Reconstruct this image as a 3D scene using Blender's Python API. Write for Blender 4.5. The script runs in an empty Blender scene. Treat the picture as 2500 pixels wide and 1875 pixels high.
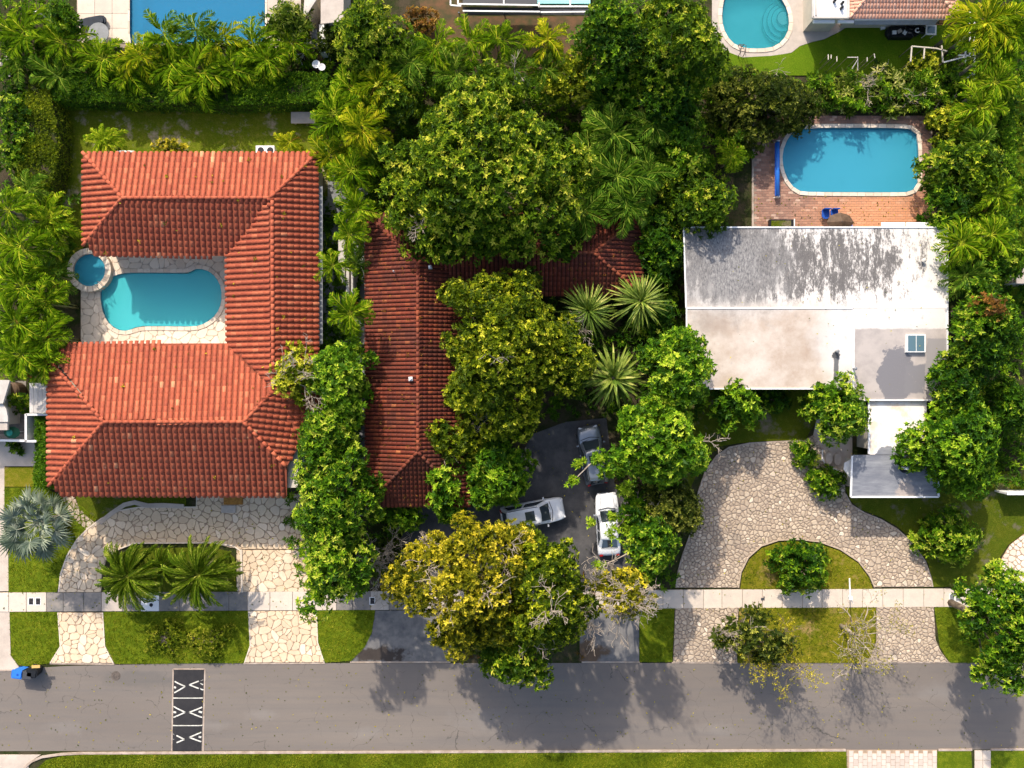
import bpy, math, random
import numpy as np
from mathutils import Vector, Matrix
from mathutils.geometry import tessellate_polygon

# ---------------------------------------------------------------- camera, world, sun
H = 60.0            # camera height above the street
F = 1920.0          # focal length in pixels of the 2500 px wide photograph
sc = bpy.context.scene
col = sc.collection
cd = bpy.data.cameras.new('camera'); cam = bpy.data.objects.new('camera', cd); col.objects.link(cam)
cam.location = (0, 0, H); cam.rotation_euler = (0, 0, 0)
cd.sensor_width = 36; cd.lens = F / 2500 * 36; cd.clip_end = 1000; cd.clip_start = 0.5
sc.camera = cam
SUN_DIR = Vector((-0.36, 0.93, 0.80)).normalized()
world = bpy.data.worlds.new('World'); sc.world = world; world.use_nodes = True
wn = world.node_tree; bg = wn.nodes['Background']
sky = wn.nodes.new('ShaderNodeTexSky'); sky.sky_type = 'NISHITA'; sky.sun_disc = False
sky.sun_elevation = math.asin(SUN_DIR.z); sky.sun_rotation = math.atan2(SUN_DIR.x, SUN_DIR.y)
sky.dust_density = 3.0; sky.ozone_density = 0.5
wn.links.new(sky.outputs[0], bg.inputs[0]); bg.inputs[1].default_value = 0.15
sd = bpy.data.lights.new('sun', 'SUN'); sd.energy = 3.1; sd.angle = math.radians(0.9); sd.color = (1.0, 0.90, 0.76)
so = bpy.data.objects.new('sun', sd); col.objects.link(so); so.location = (-20, 50, 60)
so.rotation_euler = SUN_DIR.to_track_quat('Z', 'Y').to_euler()
sc.view_settings.view_transform = 'Standard'; sc.view_settings.look = 'None'
sc.view_settings.exposure = 0.80; sc.view_settings.gamma = 1
sc.view_settings.use_curve_mapping = False
try:
    sc.cycles.max_bounces = 6; sc.cycles.transparent_max_bounces = 8; sc.cycles.diffuse_bounces = 3
    sc.cycles.caustics_reflective = False; sc.cycles.caustics_refractive = False
except Exception: pass

def W(px, py, z=0.0):
    """point at height z seen at pixel (px, py) of the photograph"""
    return Vector(((px - 1250) / F * (H - z), (937.5 - py) / F * (H - z), z))
def S(p, z=0.0): return p / F * (H - z)
R = random.Random(5); NR = np.random.default_rng(7)

# ---------------------------------------------------------------- materials
def mat(name, base=(.5, .5, .5), rough=.8, metal=0, spec=.3):
    m = bpy.data.materials.new(name); m.use_nodes = True
    nt = m.node_tree; b = nt.nodes['Principled BSDF']
    b.inputs['Base Color'].default_value = (*base, 1); b.inputs['Roughness'].default_value = rough
    b.inputs['Metallic'].default_value = metal; b.inputs['Specular IOR Level'].default_value = spec
    m.diffuse_color = (*base, 1)
    return m
def B(m): return m.node_tree.nodes['Principled BSDF']
def nd(m, t, **k):
    n = m.node_tree.nodes.new(t)
    for a, v in k.items(): setattr(n, a, v)
    return n
def lk(m, a, b): m.node_tree.links.new(a, b)
def pos(m, scale=(1, 1, 1), obj=False):
    if obj: src = nd(m, 'ShaderNodeTexCoord').outputs['Object']
    else: src = nd(m, 'ShaderNodeNewGeometry').outputs['Position']
    mp = nd(m, 'ShaderNodeMapping'); mp.inputs['Scale'].default_value = scale
    lk(m, src, mp.inputs[0]); return mp.outputs[0]
def noise(m, scale, detail=4, rough=.6, vec=None, stretch=(1, 1, 1), dist=0):
    n = nd(m, 'ShaderNodeTexNoise'); n.inputs['Scale'].default_value = scale
    n.inputs['Detail'].default_value = detail; n.inputs['Roughness'].default_value = rough
    n.inputs['Distortion'].default_value = dist
    lk(m, vec if vec is not None else pos(m, stretch), n.inputs['Vector']); return n.outputs['Fac']
def rng(m, v, a, b, c=0, d=1):
    n = nd(m, 'ShaderNodeMapRange'); n.inputs[1].default_value = a; n.inputs[2].default_value = b
    n.inputs[3].default_value = c; n.inputs[4].default_value = d; lk(m, v, n.inputs[0]); return n.outputs[0]
def mix(m, f, a, b, mode='MIX'):
    n = nd(m, 'ShaderNodeMix', data_type='RGBA', blend_type=mode)
    for s, v in ((n.inputs[0], f), (n.inputs[6], a), (n.inputs[7], b)):
        if isinstance(v, (int, float)): s.default_value = v
        elif isinstance(v, tuple): s.default_value = (*v[:3], 1)
        else: lk(m, v, s)
    return n.outputs[2]
def ma(m, op, a, b=0.0, clamp=False):
    n = nd(m, 'ShaderNodeMath', operation=op); n.use_clamp = clamp
    for s, v in ((n.inputs[0], a), (n.inputs[1], b)):
        if isinstance(v, (int, float)): s.default_value = v
        else: lk(m, v, s)
    return n.outputs[0]
def bump(m, v, strength=.5, dist=.05):
    n = nd(m, 'ShaderNodeBump'); n.inputs['Strength'].default_value = strength; n.inputs['Distance'].default_value = dist
    lk(m, v, n.inputs['Height']); lk(m, n.outputs[0], B(m).inputs['Normal'])
def setc(m, c): lk(m, c, B(m).inputs['Base Color'])
def attr(m, name='tint'):
    return nd(m, 'ShaderNodeAttribute', attribute_name=name).outputs['Fac']
def ramp(m, v, stops):
    n = nd(m, 'ShaderNodeValToRGB'); e = n.color_ramp.elements
    while len(e) < len(stops): e.new(.5)
    for i, (p, c) in enumerate(stops): e[i].position = p; e[i].color = (*c, 1)
    lk(m, v, n.inputs[0]); return n.outputs[0]
def blob(m, cx, cy, rx, ry, soft=.3, nz=.5, ns=1.5, z=0):
    """irregular patch centred at pixel (cx, cy)"""
    c = W(cx, cy, z); g = nd(m, 'ShaderNodeNewGeometry').outputs['Position']
    s = nd(m, 'ShaderNodeVectorMath', operation='SUBTRACT'); lk(m, g, s.inputs[0]); s.inputs[1].default_value = (c.x, c.y, 0)
    k = nd(m, 'ShaderNodeVectorMath', operation='MULTIPLY'); lk(m, s.outputs[0], k.inputs[0])
    k.inputs[1].default_value = (1 / S(rx, z), 1 / S(ry, z), 0)
    l = nd(m, 'ShaderNodeVectorMath', operation='LENGTH'); lk(m, k.outputs[0], l.inputs[0])
    n = noise(m, ns, 5, .65)
    d = ma(m, 'ADD', l.outputs['Value'], rng(m, n, .25, .75, -nz, nz))
    return rng(m, d, 1 + soft, 1 - soft)
def boxm(m, x0, y0, x1, y1, nz=.15, ns=1.5, soft=.05, z=0):
    """mask that is 1 inside a pixel rectangle, ragged edge"""
    a = W(x0, y1, z); b = W(x1, y0, z)
    sp = nd(m, 'ShaderNodeSeparateXYZ'); lk(m, nd(m, 'ShaderNodeNewGeometry').outputs['Position'], sp.inputs[0])
    n = rng(m, noise(m, ns, 5, .65), .25, .75, -nz, nz)
    f = None
    for ax, lo, hi in ((0, a.x, b.x), (1, a.y, b.y)):
        v = ma(m, 'ADD', sp.outputs[ax], n)
        p = ma(m, 'MULTIPLY', rng(m, v, lo - soft, lo + soft), rng(m, v, hi + soft, hi - soft))
        f = p if f is None else ma(m, 'MULTIPLY', f, p)
    return f

def leafmat(name, stops, rough=.5, trans=.3, spec=.13):
    m = mat(name, stops[1][1], rough, spec=spec)
    oi = nd(m, 'ShaderNodeObjectInfo').outputs['Random']
    t = ma(m, 'ADD', attr(m), rng(m, oi, 0, 1, -.1, .1), True)
    t = ma(m, 'ADD', t, rng(m, noise(m, .35, 2), .3, .7, -.13, .13), True)
    c = ramp(m, t, stops); setc(m, c)
    tr = nd(m, 'ShaderNodeBsdfTranslucent'); lk(m, mix(m, .5, c, (.20, .30, .01), 'MIX'), tr.inputs[0])
    mx = nd(m, 'ShaderNodeMixShader'); mx.inputs[0].default_value = trans
    lk(m, B(m).outputs[0], mx.inputs[1]); lk(m, tr.outputs[0], mx.inputs[2])
    lk(m, mx.outputs[0], m.node_tree.nodes['Material Output'].inputs[0]); return m
MT = {}
MT['mango'] = leafmat('leaf_mango', [(0, (.014, .048, .003)), (.5, (.095, .180, .006)), (.78, (.33, .43, .014)), (1, (.62, .60, .07))])
MT['olive'] = leafmat('leaf_olive', [(0, (.022, .052, .002)), (.5, (.15, .205, .005)), (.78, (.43, .46, .014)), (1, (.70, .66, .06))])
MT['gold'] = leafmat('leaf_gold', [(0, (.035, .055, .003)), (.5, (.25, .235, .007)), (.78, (.54, .45, .018)), (1, (.78, .64, .06))])
MT['bright'] = leafmat('leaf_bright', [(0, (.018, .070, .004)), (.5, (.105, .24, .008)), (.78, (.30, .46, .018)), (1, (.56, .66, .06))])
MT['green'] = leafmat('leaf_green', [(0, (.010, .048, .003)), (.5, (.080, .190, .006)), (.78, (.28, .42, .014)), (1, (.54, .58, .07))])
MT['dark'] = leafmat('leaf_dark', [(0, (.014, .030, .004)), (.5, (.065, .090, .009)), (.78, (.18, .20, .020)), (1, (.42, .42, .07))])
MT['croton'] = leafmat('leaf_croton', [(0, (.02, .055, .005)), (.5, (.12, .18, .015)), (.78, (.42, .45, .08)), (1, (.72, .68, .25))])
MT['palm'] = leafmat('leaf_palm', [(0, (.020, .080, .003)), (.5, (.125, .25, .007)), (.8, (.34, .48, .014)), (1, (.62, .64, .05))], .42)
MT['palmdk'] = leafmat('leaf_palm_dark', [(0, (.014, .055, .006)), (.5, (.07, .17, .014)), (.8, (.20, .34, .03)), (1, (.46, .56, .08))], .4)
MT['palmyl'] = leafmat('leaf_palm_yellow', [(0, (.05, .12, .004)), (.5, (.25, .35, .008)), (.8, (.56, .56, .018)), (1, (.78, .70, .05))], .42)
MT['silver'] = leafmat('leaf_silver', [(0, (.07, .10, .07)), (.5, (.26, .32, .25)), (.8, (.46, .50, .40)), (1, (.70, .68, .46))], .5, .15)
MT['sword'] = leafmat('leaf_sword', [(0, (.02, .05, .006)), (.5, (.085, .15, .018)), (.8, (.24, .30, .045)), (1, (.55, .54, .14))], .45, .2)
MT['cycad'] = leafmat('leaf_cycad', [(0, (.02, .065, .004)), (.5, (.10, .18, .010)), (.8, (.25, .33, .02)), (1, (.52, .54, .10))], .45)
MT['brown'] = leafmat('leaf_brown', [(0, (.06, .03, .010)), (.5, (.22, .10, .02)), (.8, (.38, .15, .03)), (1, (.5, .3, .07))])
MT['grassblade'] = leafmat('grass_blade', [(0, (.05, .09, .004)), (.5, (.15, .20, .008)), (.8, (.27, .31, .015)), (1, (.45, .42, .05))], .7, .25, .1)

def two(name, c1, c2, scale, rough=.85, detail=5, b=.3, bd=.02, fine=30, lo=.35, hi=.65, stretch=(1, 1, 1), spec=.3):
    m = mat(name, c1, rough, spec=spec)
    n = noise(m, scale, detail, .6, stretch=stretch); c = mix(m, rng(m, n, lo, hi), c1, c2)
    f = noise(m, fine, 3, .7, stretch=stretch); c = mix(m, rng(m, f, .3, .7, 0, .35), c, mix(m, 1.0, c, (.45, .45, .45), 'MULTIPLY'))
    setc(m, c); bump(m, f, b, bd); return m
MT['bark'] = two('bark', (.24, .19, .14), (.11, .085, .06), 3, .9, b=.6)
MT['barkpale'] = two('bark_pale', (.50, .43, .35), (.30, .24, .19), 3, .85, b=.4)
MT['palmtrunk'] = two('palm_trunk', (.32, .28, .22), (.16, .14, .10), 5, .9, b=.6)
MT['stem'] = two('green_stem', (.14, .17, .05), (.24, .22, .09), 4, .6)

def grassmat(name, c1, c2, c3, dirt=0.0, dirtc=(.19, .15, .12)):
    m = mat(name, c1, .95, spec=.1)
    c = mix(m, rng(m, noise(m, .55, 5, .65), .35, .65), c1, c2)
    c = mix(m, rng(m, noise(m, 2.4, 4, .7), .48, .72), c, c3)
    f = noise(m, 14, 4, .75); c = mix(m, rng(m, f, .35, .65, .0, .75), c, mix(m, 1.0, c, (.38, .42, .35), 'MULTIPLY'))
    if dirt: c = mix(m, ma(m, 'MULTIPLY', rng(m, noise(m, .45, 6, .7), .66 - dirt, .72 - dirt * .6), .85), c, dirtc)
    setc(m, c); bump(m, f, .9, .08); return m
MT['lawn'] = grassmat('grass_lawn', (.145, .200, .008), (.105, .160, .006), (.24, .27, .015))
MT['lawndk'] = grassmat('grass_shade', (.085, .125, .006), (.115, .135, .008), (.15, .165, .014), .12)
MT['lawnyd'] = grassmat('grass_yard', (.12, .175, .006), (.17, .20, .012), (.22, .22, .03), .13, (.40, .31, .24))
MT['lawndry'] = grassmat('grass_dry', (.17, .19, .008), (.24, .22, .014), (.34, .26, .04), .12, (.36, .24, .10))
MT['turf'] = grassmat('turf_neighbour', (.115, .21, .006), (.14, .235, .008), (.17, .25, .012))
MT['soil'] = grassmat('soil', (.045, .055, .016), (.030, .048, .012), (.075, .060, .032), .2, (.08, .06, .04))
m = MT['asphalt'] = mat('asphalt', (.17, .16, .15), .9, spec=.25)
c = mix(m, rng(m, noise(m, .22, 4, .6, stretch=(.25, 1, 1)), .35, .65), (.178, .150, .130), (.22, .186, .158))
c = mix(m, rng(m, noise(m, 1.0, 5, .7, stretch=(.06, 1.6, 1)), .45, .75, 0, .6), c, (.145, .135, .13))
c = mix(m, rng(m, noise(m, 45, 3, .8), .3, .7, 0, .5), c, (.115, .108, .104))
vv = nd(m, 'ShaderNodeTexVoronoi', feature='DISTANCE_TO_EDGE'); vv.inputs['Scale'].default_value = .33
nn = nd(m, 'ShaderNodeTexNoise'); nn.inputs['Scale'].default_value = 1.1; nn.inputs['Detail'].default_value = 6
lk(m, pos(m), nn.inputs['Vector'])
ad = nd(m, 'ShaderNodeVectorMath', operation='MULTIPLY_ADD'); lk(m, nn.outputs['Color'], ad.inputs[0]); ad.inputs[1].default_value = (1.4, 1.4, 0)
lk(m, pos(m), ad.inputs[2]); lk(m, ad.outputs[0], vv.inputs['Vector'])
crk = ma(m, 'MULTIPLY', rng(m, vv.outputs['Distance'], .007, .0), rng(m, noise(m, .4, 2), .46, .54))
c = mix(m, ma(m, 'MULTIPLY', crk, .8), c, (.06, .055, .05))
c = mix(m, ma(m, 'MULTIPLY', blob(m, 350, 1660, 90, 18, .4, .6, .8), .35), c, (.09, .09, .09))
for bx_, by_, br_ in ((520, 1772, 26), (640, 1745, 30), (1180, 1760, 60), (1750, 1780, 34), (2290, 1690, 40), (160, 1780, 36), (900, 1790, 30)):
    c = mix(m, ma(m, 'MULTIPLY', blob(m, bx_, by_, br_, br_ * .4, .6, .8, 1.1), .16), c, (.30, .285, .27))
setc(m, c); bump(m, noise(m, 60, 3, .8), .25, .01)
m = MT['drive'] = mat('asphalt_drive', (.05, .05, .055), .8, spec=.3)
c = mix(m, rng(m, noise(m, .7, 6, .7), .35, .7), (.040, .041, .046), (.11, .105, .105))
c = mix(m, rng(m, noise(m, 30, 3, .8), .5, .75, 0, .5), c, (.13, .12, .12)); setc(m, c); bump(m, noise(m, 40, 3), .3, .01)
m = MT['apron'] = mat('asphalt_apron', (.13, .13, .13), .9)
c = mix(m, rng(m, noise(m, 1.0, 6, .7), .35, .7), (.10, .10, .105), (.23, .215, .20))
c = mix(m, ma(m, 'MULTIPLY', blob(m, 925, 1597, 65, 18, .2, .6, 1.2), .9), c, (.035, .025, .02)); 
c = mix(m, ma(m, 'MULTIPLY', blob(m, 1425, 1590, 50, 26, .2, .6, 1.2), .9), c, (.11, .07, .04)); setc(m, c); bump(m, noise(m, 25, 4, .8), .5, .02)
m = MT['concrete'] = mat('concrete', (.5, .46, .4), .9)
oi = nd(m, 'ShaderNodeObjectInfo').outputs['Random']
c = mix(m, rng(m, oi, 0, 1), (.72, .61, .50), (.60, .51, .42)); c = mix(m, rng(m, noise(m, 1.2, 6, .7), .4, .75, 0, .5), c, (.40, .36, .32))
c = mix(m, rng(m, noise(m, 18, 3, .8), .4, .75, 0, .35), c, (.33, .30, .27)); setc(m, c); bump(m, noise(m, 30, 3), .15, .01)
m = MT['concdark'] = mat('concrete_stained', (.2, .19, .18), .9)
oi = nd(m, 'ShaderNodeObjectInfo').outputs['Random']
c = mix(m, rng(m, oi, 0, 1), (.23, .205, .18), (.31, .27, .235)); c = mix(m, rng(m, noise(m, 1.6, 6, .7), .4, .65), c, (.155, .15, .145))
c = mix(m, rng(m, noise(m, 1.3, 4, .5), .70, .715), c, (.75, .68, .62)); setc(m, c); bump(m, noise(m, 30, 3), .15, .01)
MT['walk'] = two('walk_concrete', (.60, .51, .43), (.46, .39, .33), .8)
MT['kerb'] = two('kerb_concrete', (.52, .43, .36), (.34, .26, .20), 1.5)

def stonemat(name, stops, wear=None, wc=(.2, .2, .2)):
    m = mat(name, stops[0][1], .9, spec=.2)
    c = ramp(m, attr(m), stops)
    c = mix(m, rng(m, noise(m, 5, 5, .7), .4, .75, 0, .3), c, mix(m, 1.0, c, (.62, .56, .50), 'MULTIPLY'))
    if wear: c = mix(m, rng(m, noise(m, .5, 5, .65), .45, .75, 0, wear), c, wc)
    setc(m, c); bump(m, noise(m, 14, 4, .7), .3, .02); return m
MT['flag'] = stonemat('flagstone', [(0, (.62, .47, .32)), (.5, (.70, .55, .38)), (.85, (.76, .61, .45)), (1, (.82, .69, .53))], .55, (.46, .36, .27))
MT['court'] = stonemat('flagstone_court', [(0, (.68, .56, .44)), (.5, (.75, .64, .52)), (1, (.82, .72, .60))], .3, (.52, .44, .37))
MT['cobble'] = stonemat('cobble_stone', [(0, (.36, .285, .22)), (.5, (.46, .37, .28)), (.85, (.58, .48, .37)), (1, (.76, .65, .52))], .35, (.31, .25, .21))
MT['mortar'] = two('mortar', (.46, .34, .24), (.33, .24, .17), 2)
MT['mortarlt'] = two('mortar_court', (.58, .47, .37), (.47, .38, .30), 2)
MT['mortardk'] = two('mortar_cobble', (.34, .27, .21), (.25, .20, .16), 2)
MT['paver'] = stonemat('brick_paver', [(0, (.25, .145, .11)), (.5, (.34, .19, .14)), (.85, (.42, .25, .18)), (1, (.52, .36, .28))], .4, (.23, .15, .13))
m = MT['paver']; c0 = B(m).inputs['Base Color'].links[0].from_socket
setc(m, mix(m, ma(m, 'MULTIPLY', blob(m, 2160, 520, 150, 60, .5, .5, .7), .7), c0, (.66, .30, .15)))  # sunlit part of the terrace painted in as brighter orange brick
MT['paverlt'] = stonemat('paver_light', [(0, (.52, .44, .38)), (1, (.66, .57, .50))])
MT['coping'] = stonemat('coping_stone', [(0, (.60, .50, .40)), (.5, (.68, .58, .48)), (1, (.75, .66, .55))])
def tilemat(name, stops, dark, amt):
    m = mat(name, stops[0][1], .75, spec=.3)
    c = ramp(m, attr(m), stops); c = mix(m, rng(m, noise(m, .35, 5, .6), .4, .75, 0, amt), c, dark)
    c = mix(m, rng(m, noise(m, 12, 4, .7), .5, .8, 0, .5), c, mix(m, 1.0, c, (.6, .5, .45), 'MULTIPLY'))
    setc(m, c); bump(m, noise(m, 20, 3, .7), .2, .01); return m
MT['tile'] = tilemat('clay_tile', [(0, (.29, .060, .028)), (.5, (.38, .088, .040)), (.8, (.47, .140, .066)), (1, (.68, .33, .17))], (.23, .048, .026), .6)
MT['tiledk'] = tilemat('dark_clay_tile', [(0, (.125, .024, .014)), (.5, (.185, .037, .018)), (.85, (.27, .066, .026)), (1, (.40, .13, .05))], (.055, .022, .016), .95)  # weathered tile, also darkened and blotched to stand for tree shade
MT['tilepk'] = tilemat('pink_tile', [(0, (.62, .30, .20)), (.5, (.72, .38, .26)), (1, (.80, .50, .36))], (.55, .27, .18), .35)
MT['deck'] = mat('roof_underlay', (.24, .062, .032), .9)
MT['deckdk'] = mat('roof_underlay_dark', (.06, .018, .012), .9)
MT['deckpk'] = mat('roof_underlay_pink', (.52, .24, .16), .9)
MT['stucco'] = two('stucco_cream', (.62, .56, .47), (.55, .50, .42), 1.0, fine=20, b=.15)
MT['white'] = mat('white_paint', (.78, .77, .76), .5)
MT['offwhite'] = two('off_white', (.62, .58, .53), (.50, .46, .42), 1.2)
MT['grey'] = two('grey_metal', (.26, .27, .29), (.20, .21, .22), 2, .5)
MT['black'] = mat('black_plastic', (.012, .013, .015), .45)
MT['char'] = mat('charcoal_plastic', (.055, .057, .065), .5)
MT['yellow'] = mat('yellow_plastic', (.55, .36, .12), .5)
MT['bluebin'] = mat('blue_plastic', (.03, .17, .60), .4)
MT['bluedk'] = mat('blue_fabric', (.01, .07, .36), .6)
MT['navy'] = two('navy_fabric', (.020, .030, .050), (.012, .018, .030), 3, .7)
MT['brown2'] = two('brown_wood', (.13, .08, .05), (.08, .05, .03), 4, .7)
MT['orange'] = two('orange_mulch', (.50, .24, .05), (.30, .13, .03), 6)
MT['rust'] = two('rust_mulch', (.15, .075, .035), (.055, .055, .018), 1.2)
MT['redsoil'] = two('red_soil', (.36, .15, .07), (.25, .13, .05), 1.5)
MT['beige'] = two('beige_stone', (.55, .48, .42), (.45, .39, .34), 1.5)
MT['greenfab'] = mat('green_fabric', (.012, .10, .045), .6)
MT['greenlt'] = mat('green_glass', (.03, .28, .20), .25)
MT['glass'] = mat('dark_glass', (.035, .048, .060), .06, spec=1.0)
MT['glassbl'] = mat('blue_glass', (.09, .16, .20), .12, spec=.8)
MT['chrome'] = mat('chrome', (.6, .6, .62), .25, 1)
MT['tyre'] = mat('rubber', (.02, .02, .02), .85)
MT['rubber'] = two('black_rubber', (.024, .023, .026), (.034, .032, .034), 2, .75)
MT['iron'] = two('cast_iron', (.15, .12, .10), (.09, .075, .065), 8, .7)
MT['redlight'] = mat('red_lens', (.35, .01, .01), .2)
MT['lamp'] = mat('clear_lens', (.7, .7, .72), .1, spec=.8)
MT['paintw'] = mat('car_paint_white', (.74, .76, .80), .25, spec=.6)
MT['paints'] = mat('car_paint_silver_blue', (.21, .24, .28), .28, .5, .6)
MT['marking'] = two('road_paint', (.78, .77, .70), (.55, .54, .48), 4)
for k in ('paintw', 'paints'):
    B(MT[k]).inputs['Coat Weight'].default_value = .8; B(MT[k]).inputs['Coat Roughness'].default_value = .05
m = MT['wroof'] = mat('white_roof_coating', (.8, .78, .75), .8)
c = mix(m, rng(m, noise(m, .35, 5, .65), .45, .7), (.66, .63, .60), (.55, .515, .48))
c = mix(m, ma(m, 'MULTIPLY', boxm(m, 1500, 752, 2010, 1100, 1.6, .35, .9, 3.7), .75), c, mix(m, rng(m, noise(m, .55, 6, .7), .35, .62), (.60, .52, .44), (.42, .31, .225)))
c = mix(m, ma(m, 'MULTIPLY', boxm(m, 2086, 803, 2400, 990, .10, 1.5, .05, 3.5), 1.0), c, mix(m, rng(m, noise(m, .9, 5, .6), .4, .6), (.46, .41, .38), (.38, .34, .32)))
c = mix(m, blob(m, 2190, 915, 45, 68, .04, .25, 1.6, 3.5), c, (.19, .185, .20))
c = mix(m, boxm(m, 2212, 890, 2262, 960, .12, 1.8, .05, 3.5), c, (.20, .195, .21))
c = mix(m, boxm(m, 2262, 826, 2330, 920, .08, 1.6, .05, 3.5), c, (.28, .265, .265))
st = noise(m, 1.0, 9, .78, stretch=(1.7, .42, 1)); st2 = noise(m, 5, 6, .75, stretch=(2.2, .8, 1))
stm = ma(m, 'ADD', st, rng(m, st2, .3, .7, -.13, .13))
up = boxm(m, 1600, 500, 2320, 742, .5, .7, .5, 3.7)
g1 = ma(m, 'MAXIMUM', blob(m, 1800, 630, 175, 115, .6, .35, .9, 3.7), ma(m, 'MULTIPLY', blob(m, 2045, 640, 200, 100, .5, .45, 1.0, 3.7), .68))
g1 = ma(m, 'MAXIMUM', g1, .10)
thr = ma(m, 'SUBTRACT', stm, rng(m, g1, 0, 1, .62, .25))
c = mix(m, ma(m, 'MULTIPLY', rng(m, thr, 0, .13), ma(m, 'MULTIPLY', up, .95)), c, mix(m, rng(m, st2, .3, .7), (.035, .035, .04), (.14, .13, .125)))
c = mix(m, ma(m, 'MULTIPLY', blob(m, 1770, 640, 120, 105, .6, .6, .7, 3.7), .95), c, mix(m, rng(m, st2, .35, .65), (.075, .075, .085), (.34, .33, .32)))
c = mix(m, ma(m, 'MULTIPLY', blob(m, 1740, 790, 45, 30, .5, .5, 1.3, 3.7), .5), c, (.28, .22, .18))
c = mix(m, ma(m, 'MULTIPLY', blob(m, 1950, 860, 42, 60, .5, .7, 1.6, 3.7), .35), c, (.30, .20, .13))
c = mix(m, blob(m, 2044, 868, 9, 12, .1, .5, 2.5, 3.7), c, (.08, .08, .085))
c = mix(m, boxm(m, 2038, 875, 2050, 935, .05, 2, .03, 3.6), c, (.14, .14, .145))
wv = noise(m, 2.2, 7, .75); c = mix(m, rng(m, wv, .63, .67, 0, .5), c, (.36, .31, .28))
c = mix(m, rng(m, noise(m, 9, 3, .7), .66, .70, 0, .45), c, (.25, .23, .22))
setc(m, c); bump(m, noise(m, 6, 5, .7), .3, .03)
m = MT['canopy'] = mat('canopy_roof_coating', (.3, .3, .33), .8)
w = mix(m, rng(m, noise(m, .9, 5, .65), .45, .6), (.80, .76, .72), (.66, .55, .44))
d = mix(m, rng(m, noise(m, 1.0, 7, .7, stretch=(.5, 2, 1)), .4, .68), (.155, .165, .195), (.27, .28, .30))
d = mix(m, blob(m, 2215, 1195, 22, 22, .2, .6, 1.5, 3), d, (.38, .33, .30))
msk = ma(m, 'MAXIMUM', boxm(m, 2000, 1108, 2400, 1400, .22, .8, .02, 3), blob(m, 2166, 1112, 26, 22, .05, .3, 1.5, 3))
setc(m, mix(m, msk, w, d)); bump(m, noise(m, 8, 5, .7), .3, .02)

def watermat(name, tint, milk, f=.5):
    m = bpy.data.materials.new(name); m.use_nodes = True; nt = m.node_tree; nt.nodes.clear()
    o = nt.nodes.new('ShaderNodeOutputMaterial'); t = nt.nodes.new('ShaderNodeBsdfTransparent'); g = nt.nodes.new('ShaderNodeBsdfGlossy')
    t.inputs[0].default_value = (*tint, 1); g.inputs['Roughness'].default_value = .06
    n = nt.nodes.new('ShaderNodeTexNoise'); n.inputs['Scale'].default_value = 3; n.inputs['Detail'].default_value = 4
    ge = nt.nodes.new('ShaderNodeNewGeometry'); nt.links.new(ge.outputs['Position'], n.inputs['Vector'])
    bp = nt.nodes.new('ShaderNodeBump'); bp.inputs['Strength'].default_value = .25; bp.inputs['Distance'].default_value = .05
    nt.links.new(n.outputs['Fac'], bp.inputs['Height']); nt.links.new(bp.outputs[0], g.inputs['Normal'])
    fr = nt.nodes.new('ShaderNodeFresnel'); fr.inputs[0].default_value = 1.33; nt.links.new(bp.outputs[0], fr.inputs['Normal'])
    mx = nt.nodes.new('ShaderNodeMixShader'); nt.links.new(fr.outputs[0], mx.inputs[0])
    df = nt.nodes.new('ShaderNodeBsdfDiffuse'); df.inputs[0].default_value = (*milk, 1); m2 = nt.nodes.new('ShaderNodeMixShader'); m2.inputs[0].default_value = f
    nt.links.new(t.outputs[0], m2.inputs[1]); nt.links.new(df.outputs[0], m2.inputs[2])
    nt.links.new(m2.outputs[0], mx.inputs[1]); nt.links.new(g.outputs[0], mx.inputs[2]); nt.links.new(mx.outputs[0], o.inputs[0])
    m.diffuse_color = (*tint, 1); return m
MT['water_t'] = watermat('pool_water_teal', (.66, .98, .99), (.12, .86, .92), .45)
MT['water_b'] = watermat('pool_water_blue', (.60, .95, .99), (.07, .47, .66))
def plaster(name, a, b):
    m = two(name, a, b, .5, .7, b=.05); c0 = B(m).inputs['Base Color'].links[0].from_socket
    setc(m, mix(m, rng(m, noise(m, 1.1, 5, .7), .45, .7, 0, .35), c0, mix(m, 1.0, c0, (.72, .80, .84), 'MULTIPLY'))); return m
MT['water_c'] = watermat('pool_water_clear_teal', (.55, .95, .98), (.08, .66, .74), .22)
MT['water_d'] = watermat('pool_water_deep_blue', (.40, .84, .98), (.03, .28, .50))
MT['plaster_t'] = plaster('pool_plaster_teal', (.36, .84, .84), (.42, .88, .88))
MT['plaster_b'] = plaster('pool_plaster_blue', (.36, .66, .78), (.40, .70, .80))
MT['plaster_d'] = plaster('pool_plaster_deep', (.20, .56, .88), (.17, .50, .84))
MT['shelf'] = plaster('pool_shelf', (.80, .86, .82), (.72, .82, .80))
MT['poolline'] = mat('pool_tile_line', (.05, .22, .30), .3)

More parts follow.
